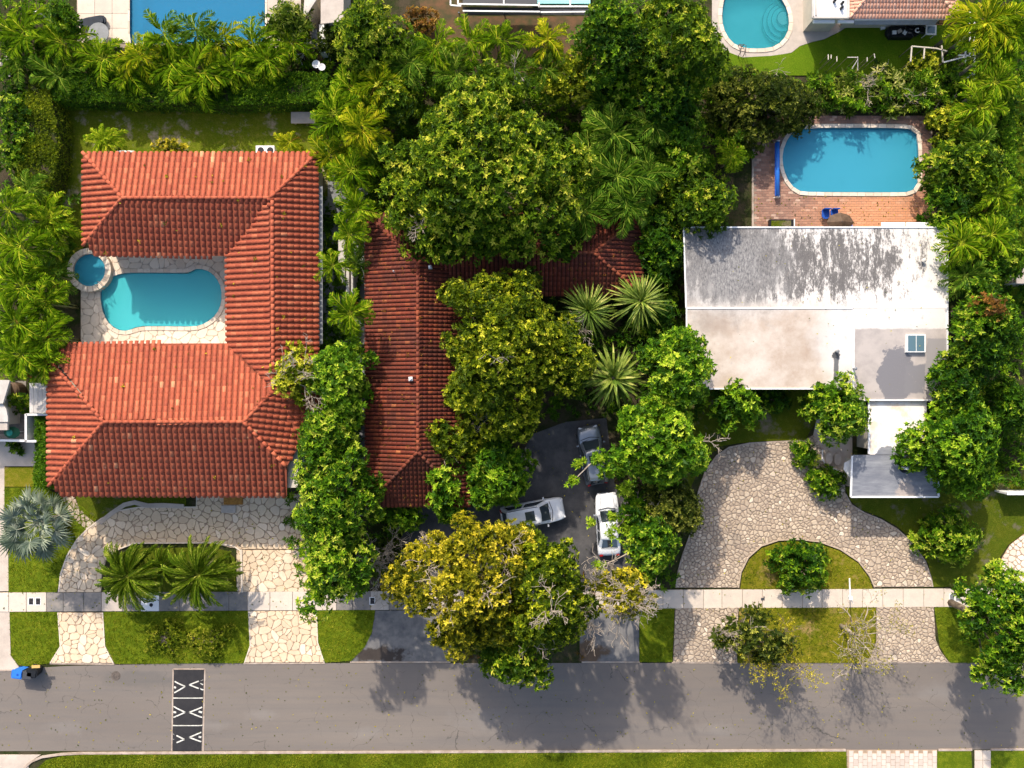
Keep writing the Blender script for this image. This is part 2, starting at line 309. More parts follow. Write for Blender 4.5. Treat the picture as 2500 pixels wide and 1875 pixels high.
# ---------------------------------------------------------------- mesh helpers
class G:
    """collects vertices, faces and a tint per face; build() links them as one mesh object"""
    def __init__(s): s.V = []; s.n = 0; s.L = []; s.T = []
    def add(s, v, f, t=.5):
        v = np.asarray(v, dtype=np.float64).reshape(-1, 3)
        if isinstance(f, np.ndarray):
            s.L.append((f + s.n).astype(np.int32)); k = len(f)
            s.T.append(np.full(k, t) if np.isscalar(t) else np.asarray(t))
        else:
            by = {}
            for q in f: by.setdefault(len(q), []).append(q)
            for q in by.values():
                a = np.array(q, dtype=np.int32) + s.n; s.L.append(a); s.T.append(np.full(len(a), float(t)))
        s.V.append(v); s.n += len(v)
    def mesh(s, name, m, smooth=False, origin=None):
        V = np.concatenate(s.V)
        if origin is not None: V = V - np.array(origin)
        me = bpy.data.meshes.new(name)
        me.vertices.add(len(V)); me.vertices.foreach_set('co', V.astype(np.float32).ravel())
        loops = np.concatenate([a.ravel() for a in s.L]); sizes = np.concatenate([np.full(len(a), a.shape[1]) for a in s.L])
        st = np.concatenate([[0], np.cumsum(sizes)[:-1]])
        me.loops.add(len(loops)); me.loops.foreach_set('vertex_index', loops)
        me.polygons.add(len(sizes)); me.polygons.foreach_set('loop_start', st.astype(np.int32))
        at = me.attributes.new('tint', 'FLOAT', 'FACE'); at.data.foreach_set('value', np.concatenate(s.T).astype(np.float32))
        me.polygons.foreach_set('use_smooth', np.full(len(sizes), smooth))
        me.materials.append(m); me.update(calc_edges=True); me.validate(); return me
    def build(s, name, m, parent=None, smooth=False, origin=None, local=False):
        o = bpy.data.objects.new(name, s.mesh(name, m, smooth, origin)); col.objects.link(o)
        if origin is not None: o.location = origin
        if parent is not None:
            o.parent = parent
            if not local: o.matrix_parent_inverse = WM[parent.name].inverted() if parent.name in WM else Matrix()
        return o
WM = {}
def thing(name, label, cat, loc=(0, 0, 0), rz=0, group=None):
    o = bpy.data.objects.new(name, None); col.objects.link(o); o.empty_display_size = .3
    o.location = loc; o.rotation_euler = (0, 0, rz); o['label'] = label; o['category'] = cat
    if group: o['group'] = group
    WM[o.name] = Matrix.Translation(Vector(loc)) @ Matrix.Rotation(rz, 4, 'Z'); return o
def tag(o, label, cat, group=None):
    o['label'] = label; o['category'] = cat
    if group: o['group'] = group
    return o
def struct(o): o['kind'] = 'structure'; return o
def stuff(o): o['kind'] = 'stuff'; return o
def inst(name, me, parent, mw=None):
    o = bpy.data.objects.new(name, me); col.objects.link(o); o.parent = parent
    if mw is not None: o.matrix_basis = mw
    return o
def pts(px, z=0): return [W(x, y, z) for x, y in px]
def prism(g, P, z0, z1, t=.5, bev=0.0, holes=()):
    """closed slab from polygon P (xy) between z0 and z1, any shape, optional holes"""
    P = [(p[0], p[1]) for p in P]; holes = [[(p[0], p[1]) for p in h] for h in holes]
    loops = [P] + holes
    allp = [p for l in loops for p in l]
    tri = tessellate_polygon([[Vector((p[0], p[1], 0)) for p in l] for l in loops])
    n = len(allp); v = [(p[0], p[1], z1) for p in allp] + [(p[0], p[1], z0) for p in allp]; f = []
    for a, b, c in tri:
        A, Bp, C = allp[a], allp[b], allp[c]
        s = (Bp[0] - A[0]) * (C[1] - A[1]) - (Bp[1] - A[1]) * (C[0] - A[0])
        if s < 0: a, c = c, a
        f.append((a, b, c)); f.append((c + n, b + n, a + n))
    k = 0
    for l in loops:
        m_ = len(l)
        for i in range(m_):
            a, b = k + i, k + (i + 1) % m_; f.append((a, a + n, b + n, b))
        k += m_
    g.add(v, f, t)
def sheet(name, px, z, m, h=.0, holes=()):
    g = G(); prism(g, pts(px), z - .05 - h, z, holes=holes); return g.build(name, m)
def boxv(c, s, rz=0):
    """8 corners of a box centred c with size s"""
    x, y, z = [q / 2 for q in s]; ca, sa = math.cos(rz), math.sin(rz); r = []
    for dx, dy, dz in ((-x, -y, -z), (x, -y, -z), (x, y, -z), (-x, y, -z), (-x, -y, z), (x, -y, z), (x, y, z), (-x, y, z)):
        r.append((c[0] + dx * ca - dy * sa, c[1] + dx * sa + dy * ca, c[2] + dz))
    return r
BF = [(3, 2, 1, 0), (4, 5, 6, 7), (0, 1, 5, 4), (1, 2, 6, 5), (2, 3, 7, 6), (3, 0, 4, 7)]
def box(g, c, s, rz=0, t=.5, top=1.0):
    v = boxv(c, s, rz)
    if top != 1.0:
        for i in range(4, 8): v[i] = (c[0] + (v[i][0] - c[0]) * top, c[1] + (v[i][1] - c[1]) * top, v[i][2])
    g.add(v, BF, t)
def tube(g, P, r, sides=6, t=.5, cap=True):
    P = [Vector(p) for p in P]; n = len(P)
    if not hasattr(r, '__len__'): r = [r] * n
    v = []; f = []
    for i, p in enumerate(P):
        d = (P[min(i + 1, n - 1)] - P[max(i - 1, 0)]).normalized()
        a = d.cross(Vector((0, 0, 1)) if abs(d.z) < .95 else Vector((1, 0, 0))).normalized(); b = a.cross(d)
        for k in range(sides):
            th = 2 * math.pi * k / sides; v.append(p + (a * math.cos(th) + b * math.sin(th)) * r[i])
    for i in range(n - 1):
        for k in range(sides):
            a0 = i * sides + k; b0 = i * sides + (k + 1) % sides; f.append((a0, b0, b0 + sides, a0 + sides))
    if cap: f.append(tuple(range(sides))[::-1]); f.append(tuple(range((n - 1) * sides, n * sides)))
    g.add([tuple(q) for q in v], f, t)
def lathe(g, c, prof, sides=16, t=.5):
    v = []; f = []
    for r, z in prof:
        for k in range(sides):
            a = 2 * math.pi * k / sides; v.append((c[0] + r * math.cos(a), c[1] + r * math.sin(a), c[2] + z))
    for i in range(len(prof) - 1):
        for k in range(sides):
            a0 = i * sides + k; b0 = i * sides + (k + 1) % sides; f.append((a0, b0, b0 + sides, a0 + sides))
    f.append(tuple(range(sides))[::-1]); f.append(tuple(range((len(prof) - 1) * sides, len(prof) * sides)))
    g.add(v, f, t)
def area(P): return sum(P[i][0] * P[(i + 1) % len(P)][1] - P[(i + 1) % len(P)][0] * P[i][1] for i in range(len(P))) / 2
def inside(P, x, y):
    c = False; n = len(P); j = n - 1
    for i in range(n):
        xi, yi = P[i][0], P[i][1]; xj, yj = P[j][0], P[j][1]
        if (yi > y) != (yj > y) and x < (xj - xi) * (y - yi) / (yj - yi) + xi: c = not c
        j = i
    return c
def insideN(P, X, Y):
    c = np.zeros(len(X), bool); n = len(P); j = n - 1
    for i in range(n):
        xi, yi = P[i][0], P[i][1]; xj, yj = P[j][0], P[j][1]
        if yi != yj: c ^= ((yi > Y) != (yj > Y)) & (X < (xj - xi) * (Y - yi) / (yj - yi) + xi)
        j = i
    return c
def chaikin(P, it=1, closed=True):
    for _ in range(it):
        Q = []; n = len(P)
        for i in range(n if closed else n - 1):
            a, b = P[i], P[(i + 1) % n]
            Q.append((a[0] * .75 + b[0] * .25, a[1] * .75 + b[1] * .25)); Q.append((a[0] * .25 + b[0] * .75, a[1] * .25 + b[1] * .75))
        if not closed: Q = [tuple(P[0])] + Q + [tuple(P[-1])]
        P = Q
    return P
def offset(P, d):
    """offset polygon outwards by d (counter-clockwise polygons)"""
    P = [Vector((p[0], p[1])) for p in P]; s = 1 if area(P) > 0 else -1; n = len(P); out = []
    for i in range(n):
        e1 = (P[i] - P[i - 1]).normalized(); e2 = (P[(i + 1) % n] - P[i]).normalized()
        n1 = Vector((e1.y, -e1.x)) * s; n2 = Vector((e2.y, -e2.x)) * s; b = n1 + n2
        if b.length < 1e-6: b = n1
        b.normalize(); out.append(tuple(P[i] + b * d / max(.5, b.dot(n1))))
    return out
def resample(P, step, closed=True):
    P = [Vector((p[0], p[1])) for p in P]
    if closed: P = P + [P[0]]
    L = [0]
    for a, b in zip(P, P[1:]): L.append(L[-1] + (b - a).length)
    n = max(2, round(L[-1] / step)); out = []; j = 0
    for k in range(n + (0 if closed else 1)):
        d = L[-1] * k / n
        while j < len(P) - 2 and L[j + 1] < d: j += 1
        u = (d - L[j]) / max(1e-9, L[j + 1] - L[j]); out.append(tuple(P[j].lerp(P[j + 1], u)))
    return out
def clip(P, nx, ny, c):
    """keep the side nx*x+ny*y <= c"""
    out = []; n = len(P)
    for i in range(n):
        a, b = P[i], P[(i + 1) % n]; da = nx * a[0] + ny * a[1] - c; db = nx * b[0] + ny * b[1] - c
        if da <= 0: out.append(a)
        if (da < 0 < db) or (db < 0 < da):
            u = da / (da - db); out.append((a[0] + (b[0] - a[0]) * u, a[1] + (b[1] - a[1]) * u))
    return out
def voronoi(P, size, joint, seed, stretch=1.0, jit=1.05, drop=.24):
    """irregular stones that fill polygon P"""
    r = random.Random(seed); xs = [p[0] for p in P]; ys = [p[1] for p in P]; pt = []
    y = min(ys) - size; row = 0
    while y < max(ys) + size:
        x = min(xs) - size + (row % 2) * size / 2
        while x < max(xs) + size:
            pt.append((x + r.uniform(-.5, .5) * size * jit, y + r.uniform(-.5, .5) * size * jit)); x += size
        y += size * .87; row += 1
    # merge some seeds away so that stone sizes vary
    pt = [p for p in pt if r.random() > drop]
    A = np.array(pt); out = []
    for i, p in enumerate(pt):
        d = np.hypot(A[:, 0] - p[0], A[:, 1] - p[1]); idx = np.argsort(d)[1:17]
        poly = [(p[0] - 2 * size, p[1] - 2 * size), (p[0] + 2 * size, p[1] - 2 * size), (p[0] + 2 * size, p[1] + 2 * size), (p[0] - 2 * size, p[1] + 2 * size)]
        for j in idx:
            q = pt[j]; nx, ny = q[0] - p[0], q[1] - p[1]; l = math.hypot(nx, ny); nx /= l; ny /= l
            poly = clip(poly, nx, ny, nx * (p[0] + q[0]) / 2 + ny * (p[1] + q[1]) / 2 - joint / 2)
            if len(poly) < 3: break
        if len(poly) < 3: continue
        ins = [inside(P, *v) for v in poly]
        if not any(ins):
            if not inside(P, *p): continue
        if all(ins): cell = poly
        else:
            cell = [tuple(v[:2]) for v in P]
            if area(poly) < 0: poly = poly[::-1]
            for k in range(len(poly)):
                a, b = poly[k], poly[(k + 1) % len(poly)]; ex, ey = b[0] - a[0], b[1] - a[1]; l = math.hypot(ex, ey)
                if l < 1e-6: continue
                nx, ny = ey / l, -ex / l; cell = clip(cell, nx, ny, nx * a[0] + ny * a[1])
                if len(cell) < 3: break
            if len(cell) < 3: continue
        # drop near-duplicate vertices
        cc = []
        for v in cell:
            if not cc or math.hypot(v[0] - cc[-1][0], v[1] - cc[-1][1]) > .03: cc.append(v)
        if len(cc) > 2 and math.hypot(cc[0][0] - cc[-1][0], cc[0][1] - cc[-1][1]) < .03: cc.pop()
        if len(cc) < 3 or abs(area(cc)) < size * size * .08: continue
        if area(cc) < 0: cc = cc[::-1]
        out.append(cc)
    return out
def stone(g, P, z0, z1, bev, t):
    P = chaikin(P, 1); n = len(P)
    cx = sum(p[0] for p in P) / n; cy = sum(p[1] for p in P) / n
    T = []
    for x, y in P:
        dx, dy = cx - x, cy - y; l = math.hypot(dx, dy) + 1e-6; k = min(bev, l * .4) / l; T.append((x + dx * k, y + dy * k, z1))
    v = [(x, y, z0) for x, y in P] + T
    f = [(i, (i + 1) % n, n + (i + 1) % n, n + i) for i in range(n)] + [tuple(range(n, 2 * n))]
    g.add(v, f, t)
def paving(parent, polys, size, joint, seed, m, z, name='stone', bev=.03, hh=.035, limit=300, tint=(0, 1)):
    """stones as single parts up to the limit, the rest joined into one part"""
    r = random.Random(seed); cells = []
    for i, P in enumerate(polys): cells += voronoi([tuple(p[:2]) for p in P], size, joint, seed + i)
    cells.sort(key=lambda c: -abs(area(c))); rest = G()
    for i, c_ in enumerate(cells):
        t = min(1, max(0, r.gauss((tint[0] + tint[1]) / 2, .22))); dz = r.uniform(-.006, .008)
        g = G() if i < limit else rest
        stone(g, c_, z - .03, z + hh + dz, bev, t)
        if i < limit: g.build(name, m, parent)
    if rest.n: stuff(rest.build('small_stones', m, parent))
    return len(cells)
def ring(parent, P, w, z0, z1, step, m, name='coping_stone', seed=1, gap=.02):
    """coping stones laid round outline P, outside it"""
    r = random.Random(seed); I = resample(P, step); O = offset(I, w); n = len(I)
    for i in range(n):
        a, b, c_, d = I[i], I[(i + 1) % n], O[(i + 1) % n], O[i]
        q = [(a[0] * (1 - gap) + b[0] * gap, a[1] * (1 - gap) + b[1] * gap), (d[0] * (1 - gap) + c_[0] * gap, d[1] * (1 - gap) + c_[1] * gap),
             (c_[0] * (1 - gap) + d[0] * gap, c_[1] * (1 - gap) + d[1] * gap), (b[0] * (1 - gap) + a[0] * gap, b[1] * (1 - gap) + a[1] * gap)]
        if area(q) < 0: q = q[::-1]
        g = G(); T = [(x, y, z1) for x, y in q]; v = [(x, y, z0) for x, y in q] + T
        g.add(v, [(0, 1, 5, 4), (1, 2, 6, 5), (2, 3, 7, 6), (3, 0, 4, 7), (4, 5, 6, 7), (3, 2, 1, 0)], r.random())
        g.build(name, m, parent)
# ---------------------------------------------------------------- foliage helpers
def norm(a): return a / np.maximum(1e-9, np.linalg.norm(a, axis=-1, keepdims=True))
def leaves(g, Bp, D, U, L, Wd, t, droop=.15, fold=.18):
    """folded diamond leaves: base, direction, up, length, width (arrays)"""
    n = len(Bp); L = np.broadcast_to(np.asarray(L, float), (n,))[:, None]; Wd = np.broadcast_to(np.asarray(Wd, float), (n,))[:, None]
    D = norm(D); Sd = norm(np.cross(D, U)); U = np.cross(Sd, D)
    mid = Bp + D * L * .5
    v = np.stack([Bp, mid + Sd * Wd / 2 + U * fold * Wd, Bp + D * L - U * droop * L, mid - Sd * Wd / 2 + U * fold * Wd], 1).reshape(-1, 3)
    i = np.arange(n)[:, None] * 4
    f = np.concatenate([i + np.array([[0, 1, 2]]), i + np.array([[0, 2, 3]])], 1).reshape(-1, 3)
    g.add(v, f, np.repeat(np.clip(np.broadcast_to(t, (n,)), 0, 1), 2))
def rosettes(g, rg, C, N, k, ll, lw, t, tv=.16, el=(.1, .9), droop=.2):
    """k leaves radiating from each twig tip C with normal N"""
    n = len(C); N = norm(N)
    ref = np.where(np.abs(N[:, 2:3]) < .9, np.array([[0, 0, 1.]]), np.array([[1., 0, 0]]))
    A = norm(np.cross(N, ref)); Bt = np.cross(N, A)
    ph = rg.random((n, 1)) * 6.28 + np.arange(k)[None] * 6.283 / k + rg.normal(0, .25, (n, k))
    e = rg.uniform(el[0], el[1], (n, k))
    D = (A[:, None] * np.cos(ph)[..., None] + Bt[:, None] * np.sin(ph)[..., None]) * np.cos(e)[..., None] + N[:, None] * np.sin(e)[..., None]
    sz = rg.uniform(.7, 1.2, (n, k)) * rg.uniform(.75, 1.2, (n, 1))
    Bp = np.repeat(C[:, None], k, 1) + rg.normal(0, .02, (n, k, 3))
    U = np.repeat(N[:, None], k, 1)
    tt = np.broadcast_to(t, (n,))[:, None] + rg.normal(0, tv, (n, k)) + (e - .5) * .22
    leaves(g, Bp.reshape(-1, 3), D.reshape(-1, 3), U.reshape(-1, 3), (ll * sz).ravel(), (lw * sz).ravel(), tt.ravel(), droop)
KIND = {  # leaf length, width, leaves per tip, tip spacing, clump radius, material, tint
    'mango': (.30, .125, 7, .255, 1.00, 'mango', .42), 'olive': (.22, .12, 7, .20, .75, 'olive', .45),
    'gold': (.21, .11, 7, .195, .80, 'gold', .45), 'bright': (.29, .135, 8, .245, .72, 'bright', .5),
    'green': (.29, .125, 7, .25, .88, 'green', .45), 'dark': (.19, .09, 7, .18, .80, 'dark', .45),
    'croton': (.46, .12, 6, .32, .8, 'croton', .45), 'umbrella': (.36, .15, 9, .31, .56, 'bright', .55),
    'mound': (.13, .05, 6, .12, .5, 'green', .6)}
def tree(label, px, py, rx, ry, zt, kind='green', seed=1, name='broadleaf_tree', cat='tree', depth=.45, dens=1.0, bare=0, group=None, clump=1.0, mat_=None, gaps=0.0, tint=None):
    ll, lw, k, sp, lr, mk, t0 = KIND[kind]; lr *= clump; rg = np.random.default_rng(seed); t0 = tint if tint is not None else t0
    c = W(px, py, zt * .8); ax, ay = S(rx, zt * .8), S(ry, zt * .8); Rm = (ax + ay) / 2
    root = thing(name, label, cat, (c.x, c.y, 0), 0, group); hd = min(zt * .62, Rm * 1.15 * (depth / .45))
    ls = []; tries = 0; want = int(max(4, ax * ay * 3.14 / (lr * lr * 1.25)))
    ph = rg.random(4) * 6.28
    while len(ls) < want and tries < want * 30:
        tries += 1; a = rg.random() * 6.283; r = math.sqrt(rg.random())
        ed = 1 + .13 * math.sin(3 * a + ph[0]) + .10 * math.sin(5 * a + ph[1]) + .06 * math.sin(9 * a + ph[2])
        x = r * math.cos(a) * max(.2, ax * ed - lr * .75); y = r * math.sin(a) * max(.2, ay * ed - lr * .75)
        z = zt - lr * .6 - hd * (r ** 2.2) * rg.uniform(.6, 1.05) - rg.random() * .8 * min(1, Rm / 3) - (rg.random() < .3) * rg.random() * 1.7 * min(1, Rm / 3)
        if all((x - q[0]) ** 2 + (y - q[1]) ** 2 + .6 * (z - q[2]) ** 2 > (lr * .82) ** 2 for q in ls):
            ls.append((x, y, max(z, lr * .5), lr * rg.uniform(.72, 1.22), rg.normal(0, .14), rg.random()))
    LS = np.array(ls); g = G()
    for x, y, z, r, dt, rn in ls:
        if rn < gaps: continue
        m_ = int(dens * 2.9 * r * r / (sp * sp)); nrm = norm(rg.normal(0, 1, (m_, 3))); nrm[:, 2] = np.abs(nrm[:, 2]) - .35 * (rg.random(m_) < .4)
        nrm = norm(nrm); C = np.array([x, y, z]) + nrm * r * np.array([1, 1, .72]) * rg.uniform(.78, 1.12, (m_, 1))
        d = np.sqrt(((C[:, None] - LS[None, :, :3]) ** 2 * np.array([1, 1, 1.6])).sum(-1)) / LS[None, :, 3]
        keep = (d < .74).sum(1) == 0; C = C[keep]; nrm = nrm[keep]
        if not len(C): continue
        nn = norm(nrm * .8 + np.array([0, 0, .55]) + rg.normal(0, .2, nrm.shape))
        rosettes(g, rg, C, nn, k, ll, lw, t0 - .06 + dt + rg.normal(0, .10, len(C)) + np.where(rg.random(len(C)) < .28, .34, -.08))
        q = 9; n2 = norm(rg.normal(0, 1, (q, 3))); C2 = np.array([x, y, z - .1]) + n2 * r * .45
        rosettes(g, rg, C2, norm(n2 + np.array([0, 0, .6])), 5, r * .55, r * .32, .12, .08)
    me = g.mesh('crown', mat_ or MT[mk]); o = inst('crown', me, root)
    # trunk and limbs
    g = G(); tr = .05 + Rm * .055; hb = max(.4, zt * .35)
    tube(g, [(0, 0, -.1), (.05, .02, hb * .5), (0, 0, hb), (rg.normal(0, .2), rg.normal(0, .2), zt * .62)], [tr * 1.25, tr, tr * .9, tr * .4], 8)
    for i in range(min(len(ls), 18)):
        x, y, z, r = ls[i][:4]; p0 = Vector((0, 0, hb * rg.uniform(.8, 1.15))); p3 = Vector((x, y, z)); mdl = p0.lerp(p3, .5) + Vector((0, 0, -.12 * p3.length * rg.random() + .1))
        tube(g, [p0, mdl, p3], [tr * .5, tr * .3, tr * .08], 5, cap=False)
    inst('trunk', g.mesh('trunk', MT['bark'], True), root)
    for i in range(bare):
        if i % 3 == 0: q = ls[rg.integers(len(ls))]
        g = G(); limb(g, rg, Vector((q[0], q[1], q[2] - .1)), Vector((rg.normal(0, 1), rg.normal(0, 1), .55)), .9 + rg.random() * .9, .035, 3, 3)
        inst('bare_branch', g.mesh('bare_branch', MT['barkpale'], True), root)
    return root
def limb(g, rg, p, d, L, r, lev, kids, minr=.012):
    d = d.normalized(); P = [p]; q = p.copy(); n = 4
    for i in range(n):
        d = (d + Vector(rg.normal(0, .22, 3)) + Vector((0, 0, .04))).normalized(); q = q + d * L / n; P.append(q.copy())
    tube(g, P, [max(minr, r * (1 - .18 * i)) for i in range(n + 1)], 4, cap=False)
    if lev > 0:
        for k in range(kids):
            i = rg.integers(1, n + 1); dd = (P[i] - P[i - 1]).normalized() + Vector(rg.normal(0, .65, 3)) * Vector((1, 1, .6)).length * .6
            limb(g, rg, P[i], dd, L * rg.uniform(.45, .75), max(minr, r * .6), lev - 1, kids, minr)
    return P
# ---- palm fronds (feather leaf): base at the origin, along +X, arching
def frond_mesh(L, n, ll, lw, seed, mk='palm', arch=.55, up=.75, sweep=.85, tint=.5, vee=.25):
    rg = np.random.default_rng(seed); s = np.linspace(0, 1, 9)
    ang = up - (up + arch) * s ** 1.3; X = np.concatenate([[0], np.cumsum(np.cos((ang[1:] + ang[:-1]) / 2))]) * L / 8; Z = np.concatenate([[0], np.cumsum(np.sin((ang[1:] + ang[:-1]) / 2))]) * L / 8
    Y = .10 * L * s ** 2 * rg.uniform(-1, 1); g = G()
    tube(g, [(X[i], Y[i], Z[i]) for i in range(9)], [.026 * (1 - .75 * i / 8) + .006 for i in range(9)], 4, .95, cap=False)
    u = np.linspace(.16, .99, n); bx = np.interp(u, s, X); by = np.interp(u, s, Y); bz = np.interp(u, s, Z); an = np.interp(u, s, ang)
    T = np.stack([np.cos(an), 0 * an, np.sin(an)], 1); N = np.stack([-np.sin(an), 0 * an, np.cos(an)], 1)
    prof = np.sin(np.pi * (u * .82 + .14)) ** .7
    for sd in (-1, 1):
        sw = sweep + rg.normal(0, .09, n) - .35 * (1 - u); Sv = np.array([[0, sd, 0]])
        D = T * np.cos(sw)[:, None] * .95 + Sv * np.sin(sw)[:, None] + N * (vee + rg.normal(0, .10, n))[:, None]
        D = np.where((u > .93)[:, None], T * .9 + Sv * .35, D)
        leaves(g, np.stack([bx, by, bz], 1), D, N, ll * prof * rg.uniform(.88, 1.1, n), lw, tint + rg.normal(0, .17, n) + .12 * u, .32, .25)
    return g.mesh('frond', MT[mk])
FR = {}
def frset(key, **k):
    FR[key] = [frond_mesh(seed=s + hash_(key), **k) for s in range(5)]
def hash_(s): return sum(ord(c) * 7 for c in s)
frset('areca', L=2.25, n=11, ll=.68, lw=.125, mk='palm', sweep=.80)
frset('arecad', L=2.2, n=11, ll=.68, lw=.125, mk='palmdk', sweep=.85)
frset('arecay', L=2.2, n=11, ll=.68, lw=.125, mk='palmyl', sweep=.80)
frset('coco', L=3.0, n=26, ll=.80, lw=.075, mk='palm', sweep=.95, arch=.8, up=.6)
frset('date', L=2.2, n=30, ll=.30, lw=.05, mk='cycad', sweep=.60, arch=.75, up=.85, vee=.35)
frset('fern', L=1.9, n=12, ll=.46, lw=.11, mk='palm', sweep=.75, arch=.5, up=.9, tint=.62)
frset('dead', L=2.1, n=10, ll=.45, lw=.07, mk='brown', sweep=.6, arch=1.3, up=.2, vee=-.2)
def palm(label, px, py, rpx, zt, kind='areca', n=16, seed=1, group=None, stems=3, name='areca_palm', trunkz=None, tiers=3):
    n = int(n * (1.35 if kind != 'date' else 1.2)); rg = random.Random(seed * 13 + 5); c = W(px, py, zt); root = thing(name, label, 'palm', (c.x, c.y, 0), rg.random() * 6, group)
    base = {'areca': 2.25, 'arecad': 2.2, 'arecay': 2.2, 'coco': 3.0, 'date': 2.2, 'fern': 1.9}[kind]
    sc_ = S(rpx, zt) / (base * .86); zc = zt - .55 * sc_ * 1.0 if trunkz is None else trunkz
    g = G(); tips = []
    for k in range(stems):
        a = k * 6.28 / max(1, stems) + rg.random(); rr = (0 if stems == 1 else .30 * sc_ * rg.uniform(.6, 1.2)); zz = zc - rg.random() * .8 * (stems > 1)
        tip = Vector((rr * math.cos(a), rr * math.sin(a), max(.15, zz))); tips.append(tip)
        r0 = .13 if stems == 1 else .05
        tube(g, [(tip.x * .5, tip.y * .5, -.1), (tip.x * .7, tip.y * .7, tip.z * .5), tuple(tip)], [r0 * 1.3, r0, r0 * .8], 7)
    inst('trunk', g.mesh('trunk', MT['palmtrunk' if stems == 1 else 'stem'], True), root)
    for i in range(n):
        tip = tips[i % len(tips)]; yaw = i * 2.39996 + rg.uniform(-.25, .25); tier = i / n
        pitch = rg.uniform(-.45, .1) + (-.75 * (1 - tier) ** 2 * (tiers > 1)) + .55 * tier
        s_ = sc_ * rg.uniform(.68, 1.14) * (1 if tier < .8 else .75)
        inst('frond', FR[kind][rg.randrange(5)], root, Matrix.Translation(tip) @ Matrix.Rotation(yaw, 4, 'Z') @ Matrix.Rotation(-pitch + .15, 4, 'Y') @ Matrix.Scale(s_, 4))
    for i in range(rg.choice((0, 1, 1, 2)) if kind not in ('fern', 'date') else 1):
        inst('dead_frond', FR['dead'][rg.randrange(5)], root, Matrix.Translation(tips[i % len(tips)]) @ Matrix.Rotation(rg.random() * 6.28, 4, 'Z') @ Matrix.Rotation(rg.uniform(.0, .5), 4, 'Y') @ Matrix.Scale(sc_ * rg.uniform(.8, 1.0), 4))
    return root
# ---- sword-leaved rosette plants
def sword_mesh(seed, L=2.2, w=.17):
    rg = np.random.default_rng(seed); g = G(); n = 6; v = []; f = []
    for i in range(n + 1):
        u = i / n; wd = w * (1 - u) ** .6 * (.6 + .8 * u if u < .4 else 1) * .5; z = .28 * L * math.sin(u * 2.0) - .20 * L * u ** 2.5; x = L * u * (1 - .06 * u)
        v += [(x, -wd, z + wd * .5), (x, 0, z), (x, wd, z + wd * .5)]
    for i in range(n):
        for k in (0, 1): a = i * 3 + k; f.append((a, a + 1, a + 4, a + 3))
    g.add(v, f, .5)
    g.T[-1] = np.clip(rg.normal(.5, .10) + rg.normal(0, .12, len(g.T[-1])) + np.linspace(0, .2, len(g.T[-1])), 0, 1)
    return g.mesh('leaf', MT['sword'])
SW = [sword_mesh(s) for s in range(8)]
def swordplant(label, px, py, rpx, zt, n, seed, wide=1.0):
    rg = random.Random(seed); c = W(px, py, zt); root = thing('dragon_tree', label, 'plant', (c.x, c.y, 0)); sc_ = S(rpx, zt) / 2.15
    g = G(); tube(g, [(0, 0, -.1), (.1, 0, zt * .4), (0, 0, zt - .5)], [.2, .16, .14], 8); inst('trunk', g.mesh('trunk', MT['bark'], True), root)
    for i in range(n):
        t = i / n; yaw = i * 2.39996 + rg.uniform(-.2, .2); pitch = -.45 + 1.35 * t ** 1.6 + rg.uniform(-.12, .12)
        inst('leaf', SW[rg.randrange(8)], root, Matrix.Translation((0, 0, zt - .8 * sc_ + .25 * t)) @ Matrix.Rotation(yaw, 4, 'Z') @ Matrix.Rotation(-pitch, 4, 'Y') @ Matrix.Diagonal((sc_ * rg.uniform(.72, 1.05) * (1 - .35 * t), wide * rg.uniform(.85, 1.2), 1, 1)))
    return root
# ---- fan leaves
def fan_mesh(seed, mk='silver', n=22, Rr=1.0, pet=1.5, tint=.5):
    rg = np.random.default_rng(seed); g = G(); tube(g, [(0, 0, 0), (pet * .55, 0, .22), (pet, 0, .25)], [.035, .026, .02], 4, .8, cap=False)
    a = np.linspace(-2.3, 2.3, n); C = np.tile([[pet, 0, .25]], (n, 1)); D = np.stack([np.cos(a), np.sin(a), .20 * np.cos(a) + rg.normal(0, .08, n)], 1)
    leaves(g, C, D, np.tile([[0, 0, 1.]], (n, 1)), Rr * rg.uniform(.85, 1.1, n) * (1 - .12 * np.abs(a)), .105, tint + rg.normal(0, .13, n), .25, .3)
    return g.mesh('fan_leaf', MT[mk])
def undergrowth(name, poly, dens, zr, m, ll, lw, k, seed, t0=.35, spread=.18):
    P = [tuple(W(x, y, 0)[:2]) for x, y in poly]; A = abs(area(P)); rg = np.random.default_rng(seed); n = int(A * dens)
    xs = [p[0] for p in P]; ys = [p[1] for p in P]; X = rg.uniform(min(xs), max(xs), n * 2); Y = rg.uniform(min(ys), max(ys), n * 2)
    k_ = insideN(P, X, Y); X, Y = X[k_], Y[k_]
    zz = .5 + .5 * np.sin(X * 1.7 + 3 * np.sin(Y * .9)) * np.cos(Y * 1.3 + 2 * np.sin(X * .8)); Z = zr[0] + (zr[1] - zr[0]) * zz * rg.uniform(.6, 1, len(X))
    g = G(); C = np.stack([X, Y, Z], 1); N = norm(np.stack([rg.normal(0, .35, len(X)), rg.normal(0, .35, len(X)), np.ones(len(X))], 1))
    rosettes(g, rg, C, N, k, ll, lw, t0 + rg.normal(0, spread, len(X)), .12, (-.2, .7))
    o = stuff(g.build(name, m)); return o
